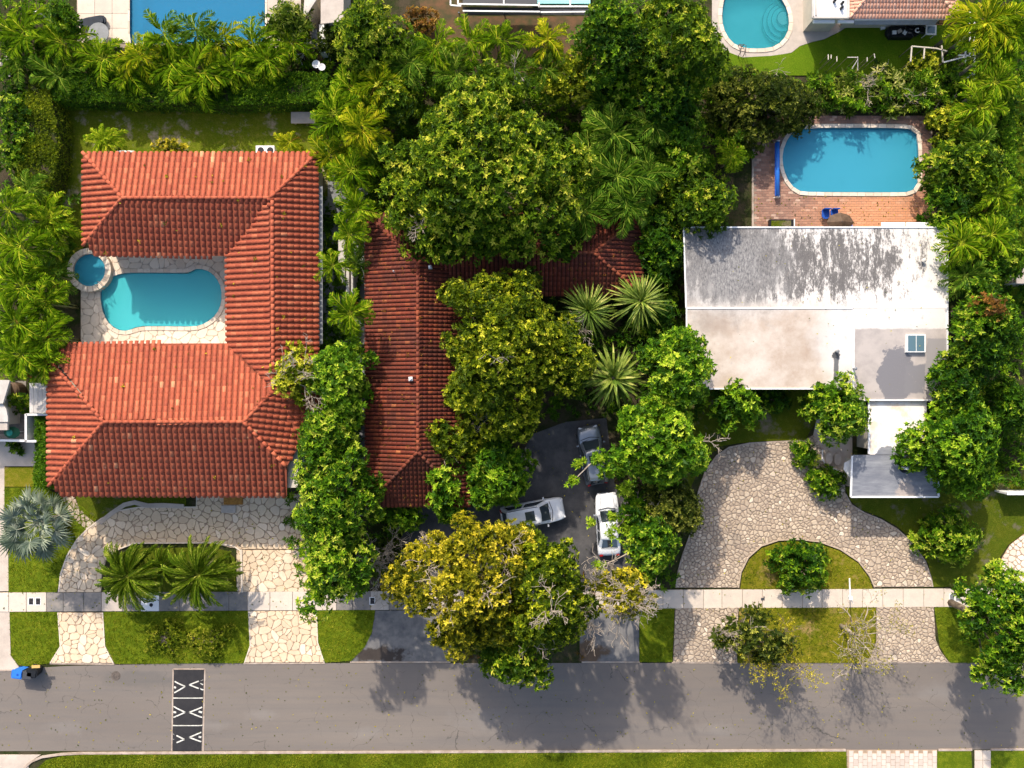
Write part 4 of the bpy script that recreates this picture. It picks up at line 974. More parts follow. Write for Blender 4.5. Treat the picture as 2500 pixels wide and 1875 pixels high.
def tiled_roof(root, planes, tw, tl, th, m, md, seed, ridges, rr, rl, t_mu=.38, wfrac=.70, litter=0):
    """roof > tile, ridge_tile"""
    r = random.Random(seed); g = G(); tr = []
    for px3 in planes:
        P, c, n, up, u = roof_plane(px3)
        k = len(P); v = [tuple(p - n * .02) for p in P] + [tuple(p - n * .16) for p in P]
        p2 = [((p - c).dot(u), (p - c).dot(up)) for p in P]
        tri = tessellate_polygon([[Vector((x, y, 0)) for x, y in p2]])
        f = []
        for a, b, d in tri:
            s = (p2[b][0] - p2[a][0]) * (p2[d][1] - p2[a][1]) - (p2[b][1] - p2[a][1]) * (p2[d][0] - p2[a][0])
            if s < 0: b, d = d, b
            f.append((a, b, d)); f.append((d + k, b + k, a + k))
        f += [(i, i + k, (i + 1) % k + k, (i + 1) % k) for i in range(k)]; g.add(v, f, .5)
        xs = [q[0] for q in p2]; ys = [q[1] for q in p2]; y = min(ys) + tl * .46
        while y < max(ys):
            x = min(xs) + tw * .5
            while x < max(xs):
                if inside(p2, x, y): tr.append((c + u * x + up * y, u, up, n))
                x += tw
            y += tl
    roof = g.build('roof', md, root)
    tv, tf = tile_template(tw * wfrac, tl, th)
    mes = []
    for k in range(12):
        q = G(); q.add(tv, tf, min(1, max(0, r.gauss(t_mu, .21)))); mes.append(q.mesh('tile', m, True))
    r.shuffle(tr); rest = G()
    for i, (p, u, up, n) in enumerate(tr):
        a_ = r.gauss(0, .012)
        if i < 300:
            M = Matrix(((u.x, up.x, n.x, p.x), (u.y, up.y, n.y, p.y), (u.z, up.z, n.z, p.z), (0, 0, 0, 1))) @ Matrix.Rotation(a_, 4, 'Z')
            inst('tile', mes[r.randrange(12)], roof, M)
        else:
            A = np.array([u, up, n]); rest.add((tv @ np.array([[math.cos(a_), math.sin(a_), 0], [-math.sin(a_), math.cos(a_), 0], [0, 0, 1]])) @ A + np.array(p), tf, min(1, max(0, r.gauss(t_mu, .21))))
    stuff(rest.build('joined_tiles', m, roof, smooth=True))
    # ridge and hip tiles
    q = G(); n_ = 6; v = []; f = []
    for j, (x, s) in enumerate(((-rl * .53, 1.0), (rl * .53, .86))):
        for i in range(n_):
            a = math.pi * i / (n_ - 1); v.append((x, -math.cos(a) * rr * s, math.sin(a) * rr * .75 * s - .02))
    for i in range(n_ - 1): f.append((i, n_ + i, n_ + i + 1, i + 1))
    f.append(tuple(range(n_))); f.append(tuple(range(n_, 2 * n_))[::-1])
    rm = []
    for k in range(6):
        q = G(); q.add(v, f, min(1, max(0, r.gauss(t_mu + .12, .12)))); rm.append(q.mesh('ridge_tile', m, True))
    for a, b in ridges:
        A, Bq = W(*a), W(*b); d = (Bq - A); L = d.length; d.normalize(); sd = Vector((0, 0, 1)).cross(d).normalized(); up = d.cross(sd); k = max(1, round(L / rl))
        for i in range(k):
            p = A + d * (L * (i + .5) / k) + Vector((0, 0, .06))
            M = Matrix(((d.x, sd.x, up.x, p.x), (d.y, sd.y, up.y, p.y), (d.z, sd.z, up.z, p.z), (0, 0, 0, 1)))
            inst('ridge_tile', rm[r.randrange(6)], roof, M)
    lit = G(); rgl = np.random.default_rng(seed)
    for p, u, up, n in [tr[r.randrange(len(tr))] for _ in range(litter)]:
        q = p + n * (th * 1.15) + u * r.uniform(-.2, .2); rosettes(lit, rgl, np.array([tuple(q)]), np.array([tuple(n)]), 1 + (r.random() < .25) * 3, .17, .08, np.array([r.random()]), .15, (0, .25))
    if litter: stuff(lit.build('fallen_leaves', MT['brown'] if litter > 200 else MT['gold'], root))
    return roof
def wall(root, px, z, inset, m=None, name='wall', z1=None):
    P = [tuple(W(x, y, z)[:2]) for x, y in px]; P = offset(P, -inset) if area(P) > 0 else offset(P, -inset)
    g = G(); prism(g, P, 0, (z1 or z) - .18); g.build(name, m or MT['stucco'], root); return P
def windows(root, P, seed=1, step=3.4, w=1.4, hgt=1.2, zc=1.6):
    """windows along the long walls: window > frame, pane"""
    r = random.Random(seed); s = 1 if area(P) > 0 else -1
    for i in range(len(P)):
        a = Vector(P[i]); b = Vector(P[(i + 1) % len(P)]); L = (b - a).length
        if L < 3: continue
        d = (b - a) / L; nn = Vector((d.y, -d.x)) * s; k = int(L / step)
        for j in range(k):
            c = a + d * (L * (j + .5) / k) + nn * .02; rz = math.atan2(d.y, d.x); g = G()
            box(g, (c.x, c.y, zc), (w, .10, hgt), rz); wd = g.build('window', MT['white'], root); WM[wd.name] = Matrix.Translation(root.location)
            for q in (-1, 1):
                g = G(); e = c + d * q * w * .24 + nn * .03; box(g, (e.x, e.y, zc), (w * .42, .06, hgt - .16), rz)
                o = g.build('pane', MT['glass'], root); o.parent = wd; o.matrix_parent_inverse = Matrix()
H1 = thing('tiled_house', 'U-shaped cream house with clean red barrel-tile roof around a courtyard pool', 'house', tuple(W(660, 800, 0)))
z0, z1, z2 = 3.7, 4.6, 5.0
PL1 = [
 [(202, 372, z0), (777, 372, z0), (660, 483, z1), (298, 483, z1)],
 [(202, 372, z0), (298, 483, z1), (202, 597, z0)],
 [(298, 483, z1), (660, 483, z1), (553, 625, z0), (228, 625, z0), (215, 592, z0 + .1)],
 [(660, 483, z1), (553, 625, z0), (553, 838, z0), (667, 950, z1)],
 [(777, 372, z0), (660, 483, z1), (667, 950, z1), (735, 1080, 4.02), (777, 1150, z0)],
 [(145, 838, z0), (553, 838, z0), (667, 952, 4.47), (595, 1030, z2), (253, 1030, z2), (140, 885, z0 + .15)],
 [(253, 1030, z2), (116, 875, z0), (116, 1187, z0)],
 [(253, 1030, z2), (595, 1030, z2), (700, 1140, 4.21), (700, 1212, z0), (147, 1212, z0), (130, 1180, z0 + .2)],
 [(595, 1030, z2), (667, 950, z1), (735, 1080, 4.02), (700, 1140, 4.2)],
]
RG1 = [((202, 372, z0), (298, 483, z1)), ((202, 600, z0), (298, 483, z1)), ((298, 483, z1), (660, 483, z1)), ((777, 372, z0), (660, 483, z1)), ((665, 490, z1), (667, 948, z1)),
 ((253, 1030, z2), (120, 878, z0)), ((253, 1030, z2), (118, 1187, z0)), ((253, 1030, z2), (595, 1030, z2)), ((595, 1030, z2), (667, 955, 4.53)), ((595, 1030, z2), (700, 1140, 4.24))]
rf1 = tiled_roof(H1, PL1, .405, .44, .085, MT['tile'], MT['deck'], 4, RG1, .13, .46, litter=90)
for px in ([(202, 372), (777, 372), (777, 625), (202, 625)], [(553, 600), (777, 600), (777, 860), (553, 860)], [(120, 840), (745, 840), (745, 1210), (120, 1210)]):
    P = wall(H1, px, 3.7, .55); windows(H1, P)
# gutter and walkway strip beside
g = G(); a = W(783, 455, 3.4); b = W(783, 840, 3.4); box(g, (a.x + .02, (a.y + b.y) / 2, 3.42), (.26, a.y - b.y, .10)); g.build('gutter', MT['grey'], H1)
for q in ((553, 640, .5), (553, 836, .5)): pass
z0, z1 = 3.0, 4.3
H2 = thing('tiled_house', 'L-shaped house with weathered dark red tile roof darkened for tree shade', 'house', tuple(W(1000, 900, 0)))
PL2 = [
 [(892, 520, z0), (1570, 520, z0), (1450, 617, 4.05), (1052, 617, 4.05), (1020, 643, z1)],
 [(892, 520, z0), (1020, 643, z1), (1020, 1103, z1), (892, 1237, z0)],
 [(892, 1237, z0), (1020, 1103, z1), (1148, 1237, z0)],
 [(1020, 643, z1), (1052, 617, 4.05), (1148, 722, z0), (1148, 1237, z0), (1020, 1103, z1)],
 [(1052, 617, 4.05), (1450, 617, 4.05), (1570, 722, z0), (1148, 722, z0)],
 [(1450, 617, 4.05), (1570, 520, z0), (1570, 722, z0)]]
RG2 = [((892, 520, z0), (1020, 643, z1)), ((1020, 643, z1), (1052, 617, 4.05)), ((1020, 643, z1), (1020, 1103, z1)), ((892, 1237, z0), (1020, 1103, z1)), ((1148, 1237, z0), (1020, 1103, z1)),
 ((1052, 617, 4.05), (1450, 617, 4.05)), ((1450, 617, 4.05), (1570, 520, z0)), ((1450, 617, 4.05), (1570, 722, z0))]
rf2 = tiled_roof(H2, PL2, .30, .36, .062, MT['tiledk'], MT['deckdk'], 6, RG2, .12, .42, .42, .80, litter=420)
for px in ([(892, 520), (1148, 520), (1148, 1237), (892, 1237)], [(1148, 521), (1570, 521), (1570, 722), (1148, 722)]):
    P = wall(H2, px, 3.0, .5); windows(H2, P, 2)
for x_, y_, s_ in ((1050, 652, .26), (1003, 925, .34), (961, 662, .10)):
    g = G(); c_ = W(x_, y_, 4.3); box(g, (c_.x, c_.y, 4.22), (s_, s_, .5), .1, top=.8); lathe(g, (c_.x, c_.y, 4.46), [(s_ * .3, 0), (s_ * .3, .08), (s_ * .2, .12)], 8); g.build('roof_vent', MT['white'], H2)
# ---- white-roofed house
H3 = thing('flat_roofed_house', 'low house with stained white roof coating and square skylight', 'house', tuple(W(1990, 760, 0)))
def slab3(name, P3, th, m, parent=H3):
    P = [W(*p) for p in P3]; k = len(P); g = G(); p2 = [(p.x, p.y) for p in P]; tri = tessellate_polygon([[Vector((*q, 0)) for q in p2]]); f = []
    for a, b, d in tri:
        s = (p2[b][0] - p2[a][0]) * (p2[d][1] - p2[a][1]) - (p2[b][1] - p2[a][1]) * (p2[d][0] - p2[a][0])
        if s < 0: b, d = d, b
        f.append((a, b, d)); f.append((d + k, b + k, a + k))
    f += [(i, i + k, (i + 1) % k + k, (i + 1) % k) for i in range(k)]
    g.add([tuple(p) for p in P] + [(p.x, p.y, p.z - th) for p in P], f, .5); return g.build(name, m, parent)
e, rz_ = 3.3, 3.75
roofA = slab3('roof', [(1670, 556, e), (2312, 556, e), (2312, 752, rz_), (1676, 752, rz_)], .22, MT['wroof'])
slab3('roof', [(1676, 752.5, rz_), (2083, 752.5, rz_), (2083, 948, e), (1735, 948, e), (1678, 948, e)], .22, MT['wroof'])
slab3('roof', [(2084, 752.5, rz_), (2312, 752.5, rz_), (2312, 976, e - .1), (2084, 976, e - .1)], .24, MT['wroof'])
def tri_bar(name, a, b, w, h, m, parent=H3):
    A, Bq = W(*a), W(*b); g = G(); c_ = (A + Bq) / 2; d = Bq - A; v = boxv((0, 0, 0), (d.length, w, h)); M = Matrix.Translation(c_) @ d.to_track_quat('X', 'Z').to_matrix().to_4x4()
    g.add([tuple(M @ Vector(q)) for q in v], BF, .5); return g.build(name, m, parent)
tri_bar('ridge_cap', (1676, 752, rz_ + .02), (2082, 752, rz_ + .02), .10, .05, MT['white']); tri_bar('ridge_cap', (2083, 756, rz_ + .03), (2083, 974, e + .03), .16, .07, MT['white'])
for a, b in (((1670, 555, e + .03), (2314, 555, e + .03)), ((1669, 556, e + .03), (1675, 752, rz_ + .03)), ((2313, 556, e + .03), (2313, 752, rz_ + .03)), ((2313, 752, rz_ + .02), (2313, 976, e)), ((1678, 949, e + .02), (2083, 949, e + .02)), ((2086, 977, e - .07), (2312, 977, e - .07)), ((1676, 752, rz_ + .02), (1677, 948, e + .02))):
    tri_bar('drip_edge', a, b, .10, .09, MT['white'])
P = wall(H3, [(1672, 558), (2310, 558), (2310, 945), (1680, 945)], 3.2, .6); windows(H3, P, 3)
g = G(); c_ = W(2237, 838, 3.75); box(g, (c_.x, c_.y, 3.60), (1.40, 1.32, .26), 0, top=.97); sky_ = g.build('skylight', MT['white'], H3); WM[sky_.name] = Matrix.Translation(H3.location)
for dx in (-.305, .305):
    g = G(); box(g, (c_.x + dx, c_.y, 3.735), (.56, 1.12, .03)); o = g.build('pane', MT['glassbl'], H3); o.parent = sky_; o.matrix_parent_inverse = Matrix()
g = G(); c_ = W(2252, 637, 3.5); lathe(g, (c_.x, c_.y, 3.5), [(.10, 0), (.10, .25), (.17, .27), (.05, .34)], 10); g.build('vent_pipe', MT['offwhite'], H3)
for x_, y_ in ((2042, 858), (2085, 900)):
    g = G(); c_ = W(x_, y_, 3.6); lathe(g, (c_.x, c_.y, 3.4), [(.08, 0), (.08, .45), (.13, .47), (.04, .52)], 10); g.build('vent_pipe', MT['grey'], H3)
slab3('roof', [(2122, 980, 2.95), (2262, 980, 2.95), (2262, 1110, 2.95), (2122, 1110, 2.95)], .2, MT['canopy'])
slab3('roof', [(2082, 1111, 2.95), (2264, 1111, 2.95), (2290, 1111, 2.95), (2290, 1212, 2.95), (2078, 1212, 2.95)], .22, MT['canopy'])
for a, b in (((2080, 1113, 2.98), (2077, 1213, 2.98)), ((2077, 1213, 2.98), (2291, 1213, 2.98)), ((2291, 1213, 2.98), (2291, 1113, 2.98)), ((2121, 982, 2.98), (2121, 1108, 2.98))):
    tri_bar('drip_edge', a, b, .12, .10, MT['white'])
wall(H3, [(2095, 1118), (2280, 1118), (2280, 1205), (2095, 1205)], 2.9, .25); wall(H3, [(2128, 985), (2256, 985), (2256, 1105), (2128, 1105)], 2.9, .2)
g = G(); c_ = W(2210, 1143, 3.1); lathe(g, (c_.x, c_.y, 2.955), [(.36, 0), (.36, .02), (.30, .03)], 16); g.build('vent_collar', MT['black'], H3)
g = G(); box(g, (c_.x, c_.y, 3.12), (.42, .22, .28), top=.85); g.build('roof_vent', MT['white'], H3)
slab3('trellis', [(2062, 1130, 2.3), (2077, 1122, 2.3), (2077, 1168, 2.3), (2060, 1146, 2.3)], .08, MT['white'])
# awnings and things on the terrace
for i, (x0, x1) in enumerate(((2152, 2210), (2213, 2272))):
    slab3('awning', [(x0, 543, 2.6), (x1, 543, 2.6), (x1, 557, 2.9), (x0, 557, 2.9)], .05, MT['white'])
# ---- neighbour at the top right
H4 = thing('tiled_house', 'neighbour house with pink tile hip roof beside the turf lawn', 'house', tuple(W(2200, 10, 0)))
z0, z1 = 3.0, 3.55
PL4 = [[(2073, 45, z0), (2340, 45, z0), (2262, -50, z1), (2152, -50, z1)], [(2073, 45, z0), (2152, -50, z1), (2073, -140, z0)], [(2340, 45, z0), (2262, -50, z1), (2340, -140, z0)], [(2152, -50, z1), (2262, -50, z1), (2340, -140, z0), (2073, -140, z0)]]
tiled_roof(H4, PL4, .24, .36, .035, MT['tilepk'], MT['deckpk'], 9, [((2073, 45, z0), (2152, -50, z1)), ((2340, 45, z0), (2262, -50, z1)), ((2152, -50, z1), (2262, -50, z1))], .10, .42, .5, .92)
P = wall(H4, [(2073, -135), (2340, -135), (2340, 40), (2073, 40)], 3.0, .5); windows(H4, P, 5)
for a in ([(1985, -60, 3.1), (2070, -60, 3.1), (2070, 42, 3.1), (1985, 42, 3.1)],): slab3('flat_roof', a, .25, MT['white'], H4)
P = wall(H4, [(1990, -60), (2070, -60), (2070, 40), (1990, 40)], 3.0, .2)
for a, b in (((1984, -60, 3.13), (1984, 44, 3.13)), ((1984, 43, 3.13), (2072, 43, 3.13)), ((2071, -60, 3.15), (2071, 43, 3.15)), ((1992, -60, 3.12), (1992, 38, 3.12))): tri_bar('parapet', a, b, .14, .12, MT['offwhite'], H4)
tri_bar('pipe', (1985, 53, 2.7), (2037, 53, 2.7), .22, .16, MT['white'], H4); tri_bar('pipe', (2045, 53, 2.7), (2084, 53, 2.7), .2, .16, MT['white'], H4)
slab3('awning', [(2086, 49, 2.8), (2290, 47, 2.8), (2284, 60, 2.55), (2086, 60, 2.55)], .06, MT['grey'], H4); tri_bar('fascia', (2086, 48, 2.85), (2338, 46, 2.85), .07, .12, MT['white'], H4)
slab3('awning', [(2294, 49, 2.8), (2338, 48, 2.8), (2338, 56, 2.6), (2294, 56, 2.6)], .06, MT['redsoil'], H4)
for x_, y_ in ((2037, 3), (2056, 8), (2054, 20)):
    g = G(); c_ = W(x_, y_, 3.2); lathe(g, (c_.x, c_.y, 3.1), [(.10, 0), (.10, .3), (.06, .34)], 10); g.build('vent_pipe', MT['black'], H4)
# ---- neighbours at the left edge
H5 = thing('neighbour_house', 'beige flat-roofed corner of house at the frame edge above the white fence', 'house', tuple(W(-30, 1010, 0)))
slab3('roof', [(-120, 925, 3), (24, 928, 3), (16, 955, 3), (7, 985, 3), (-120, 985, 3)], .2, MT['offwhite'], H5)
slab3('roof', [(-120, 986, 2.8), (6, 986, 2.8), (15, 998, 2.8), (19, 1018, 2.8), (19, 1030, 2.8), (-120, 1030, 2.8)], .2, MT['offwhite'], H5)
slab3('roof', [(-120, 1031, 2.7), (18, 1031, 2.7), (18, 1050, 2.7), (-120, 1050, 2.7)], .2, MT['beige'], H5)
wall(H5, [(-110, 930), (0, 930), (0, 1045), (-110, 1045)], 2.7, .2)
CP = thing('shed', 'pale ribbed lean-to shed roof beside the big tiled roof', 'shed', tuple(W(92, 970, 0)))
for i in range(4): slab3('roof_panel', [(72 + i * 10.5, 935, 2.5 + .06 * i), (81.8 + i * 10.5, 935, 2.52 + .06 * i), (81.8 + i * 10.5, 1008, 2.52 + .06 * i), (72 + i * 10.5, 1008, 2.5 + .06 * i)], .06, MT['offwhite'], CP)
wall(CP, [(74, 938), (110, 938), (110, 1004), (74, 1004)], 2.4, .05, MT['offwhite'])
FN = thing('white_fence', 'white solid fence stepping round the patio at the frame edge', 'fence', tuple(W(64, 1070, 0)))
for a, b in (((115, 1012), (66, 1012)), ((64, 1012), (64, 1077)), ((62, 1076), (-60, 1074)), ((66, 1077), (88, 1077))):
    A, Bq = W(*a, 1.8), W(*b, 1.8); d = Bq - A; c_ = (A + Bq) / 2; rzz = math.atan2(d.y, d.x); n_ = max(1, round(d.length / 1.2))
    for i in range(n_):
        p = A + d * ((i + .5) / n_); g = G(); box(g, (p.x, p.y, .9), (d.length / n_ - .02, .07, 1.75), rzz); g.build('panel', MT['white'], FN)
    g = G(); box(g, (c_.x, c_.y, 1.83), (d.length + .1, .16, .07), rzz); g.build('rail', MT['white'], FN)
o = sheet('patio', [(66, 1014), (88, 1014), (88, 1076), (66, 1076)], .06, MT['grey']); struct(o)
struct(sheet('patio', [(-60, 930), (64, 930), (64, 1074), (-60, 1074)], .04, MT['concdark']))
# small corner buildings
def shedlet(name, label, cat, px, z, m, m2=None):
    c_ = W(sum(p[0] for p in px) / len(px), sum(p[1] for p in px) / len(px), 0); r_ = thing(name, label, cat, tuple(c_))
    slab3('roof', [(x, y, z) for x, y in px], .12, m, r_); P = [tuple(W(x, y, z)[:2]) for x, y in px]
    P = offset(P, -.12); g = G(); prism(g, P, 0, z - .13); g.build('wall', m2 or MT['stucco'], r_); return r_
shedlet('shed', 'small grey flat roof at the far edge beside the green strip', 'shed', [(2482, 655), (2560, 655), (2560, 692), (2482, 692)], 2.6, MT['beige'])
shedlet('shed', 'narrow pale roof wedge between areca palms and concrete deck', 'shed', [(747, -60), (772, -60), (772, 0), (744, 42), (741, 30)], 2.6, MT['offwhite'])
shedlet('neighbour_house', 'sandy flat-roofed house corner by the bright yellow-green tree', 'house', [(783, -80), (840, -80), (838, 52), (783, 58)], 3.0, MT['beige'])
o = struct(sheet('patio', [(756, 30), (782, 30), (782, 120), (756, 120)], .05, MT['concdark']))
w_ = thing('garden_wall', 'narrow white wall running down beside the grey gate', 'wall', tuple(W(788, 90, 0)))
g = G(); a = W(789, 62, 1.6); b = W(787, 128, 1.6); box(g, ((a.x + b.x) / 2, (a.y + b.y) / 2, .8), (.42, a.y - b.y, 1.6)); g.build('wall', MT['white'], w_)
g = G(); box(g, ((a.x + b.x) / 2, (a.y + b.y) / 2, 1.63), (.50, a.y - b.y + .08, .06)); g.build('coping', MT['white'], w_)
gt = thing('gate', 'dull grey panel gate leaning beside the white wall', 'gate', tuple(W(767, 92, 0)))
slab3('panel', [(760, 72, 1.3), (774, 72, 1.3), (774, 114, 1.2), (760, 114, 1.2)], .06, MT['grey'], gt)
for y_ in (72, 114): tri_bar('post', (767, y_, .1), (767, y_, 1.4), .06, .06, MT['black'], gt)
w_ = thing('boundary_fence', 'pale grey panel fence between the two tiled houses', 'fence', tuple(W(850, 640, 0)))
for (x0, y0, x1, y1) in ((826, 585, 842, 612), (826, 614, 842, 640), (832, 648, 842, 690), (845, 655, 852, 722), (857, 655, 862, 722)):
    slab3('panel', [(x0, y0, 2.0), (x1, y0, 2.0), (x1, y1, 2.0), (x0, y1, 2.0)], 1.9, MT['offwhite'], w_)
w_ = thing('boundary_wall', 'thin white boundary wall at the frame edge past the carport trees', 'wall', tuple(W(2480, 1205, 0)))
g = G(); a = W(2462, 1205, 1.6); box(g, (a.x + 1.5, a.y, .8), (3.2, .14, 1.6)); g.build('wall', MT['white'], w_); g = G(); box(g, (a.x + 1.5, a.y, 1.62), (3.25, .2, .05)); g.build('coping', MT['white'], w_)
# screened pool enclosure at the top
EN = thing('pool_enclosure', 'white-framed screened pool enclosure with dark lower gutter', 'pool enclosure', tuple(W(1270, -10, 0)))
z_ = 2.7
slab3('fabric', [(1130, -80, z_ - .05), (1312, -80, z_ - .05), (1312, 9, z_ - .05), (1130, 9, z_ - .05)], .02, MT['char'], EN)
for a, b in (((1100, -80), (1100, 13)), ((1100, 13), (1126, 15)), ((1118, -80), (1118, 10)), ((1118, 10), (1316, 13)), ((1316, 7), (1316, 18)), ((1316, 16), (1438, 16)), ((1230, -80), (1230, 11)), ((1392, -80), (1392, 14)), ((1130, 27), (1318, 29)), ((1320, 30), (1438, 29))):
    tri_bar('beam', (*a, z_), (*b, z_), .10, .10, MT['white'], EN)
slab3('gutter', [(1128, 17, z_ - .4), (1318, 19, z_ - .4), (1318, 36, z_ - .5), (1136, 36, z_ - .5)], .05, MT['black'], EN)
slab3('gutter', [(1319, 21, z_ - .4), (1438, 21, z_ - .4), (1436, 36, z_ - .5), (1319, 36, z_ - .5)], .05, MT['char'], EN)
for x_ in (1120, 1230, 1318, 1436): tri_bar('post', (x_, 30, .05), (x_, 30, z_ - .3), .08, .08, MT['white'], EN)
P5 = thing('covered_pool', 'sliver of turquoise pool inside the white screen enclosure', 'swimming pool', tuple(W(1375, -20, 0)))
g = G(); prism(g, xy([(1300, -90), (1440, -90), (1440, 14), (1300, 14)]), 0, .35); g.build('basin', MT['plaster_t'], P5)
g = G(); prism(g, xy([(1304, -90), (1436, -90), (1436, 10), (1304, 10)]), .351, .36); g.build('water', MT['plaster_b'], P5)
# slender climbing frames
def frame_thing(name, label, cat, segs, w=.07, m='white', group=None):
    a0 = segs[0][0]; r_ = thing(name, label, cat, (*W(a0[0], a0[1], 0)[:2], 0), 0, group)
    for a, b in segs: tri_bar('rail' if abs(a[2] - b[2]) < .5 else 'post', a, b, w, w, MT[m], r_)
    tops = {}
    for a, b in segs:
        for q in (a, b):
            if q[2] > 1 and all(abs(q[0] - t_[0]) + abs(q[1] - t_[1]) > 9 for t_ in tops): tops[q] = 1
    for q in tops:
        p = W(*q); g = G(); box(g, (p.x, p.y, p.z / 2), (w * .5, w * .5, p.z)); g.build('support', MT['bark'], r_)
    return r_
frame_thing('trellis', 'open timber frame over yellow plants at the turf corner', 'trellis', [((2226, 113, 2), (2285, 118, 2)), ((2285, 118, 2), (2312, 125, 2)), ((2226, 113, 2), (2223, 150, 2)), ((2257, 116, 2), (2255, 143, 2)), ((2299, 111, 2), (2302, 152, 2)), ((2226, 113, 0), (2226, 113, 2)), ((2257, 116, 0), (2257, 116, 2)), ((2299, 115, 0), (2299, 115, 2)), ((2223, 150, 0), (2223, 150, 2)), ((2303, 152, 0), (2303, 152, 2))], .08, 'stucco')
frame_thing('broken_pergola', 'white pipe frame tangled in palms with a long sloping bar', 'pergola', [((2368, 25, 2.4), (2368, 140, 2.4)), ((2378, 45, 2.4), (2380, 195, 2.4)), ((2357, 125, 2.4), (2357, 153, 2.4)), ((2340, 135, 2.4), (2378, 136, 2.4)), ((2371, 121, 2.6), (2462, 103, 2.9)), ((2352, 110, 2.4), (2366, 112, 2.4)), ((2304, 152, 2.0), (2355, 139, 2.2)), ((2368, 140, 0), (2368, 140, 2.4)), ((2380, 193, 0), (2380, 193, 2.4)), ((2368, 27, 0), (2368, 27, 2.4)), ((2372, 178, 2.0), (2382, 194, 1.4)), ((2362, 190, 1.6), (2372, 176, 2))], .09, 'white')
frame_thing('garden_stakes', 'pale bare stakes poking from the flowering hedge by the turf', 'stakes', [((2069, 140, 2.6), (2094, 140, 2.6)), ((2094, 138, 2.6), (2094, 172, 2.3)), ((2094, 145, 2.6), (2080, 168, 2.3)), ((2022, 133, 1.8), (2022, 146, 2.0)), ((2043, 138, 1.8), (2043, 150, 2)), ((2029, 134, 1.8), (2029, 143, 2)), ((2134, 131, 2.4), (2136, 142, 2.4)), ((2117, 140, 2.4), (2117, 150, 2.4)), ((2094, 172, 0), (2094, 172, 2.3))], .045, 'stucco')

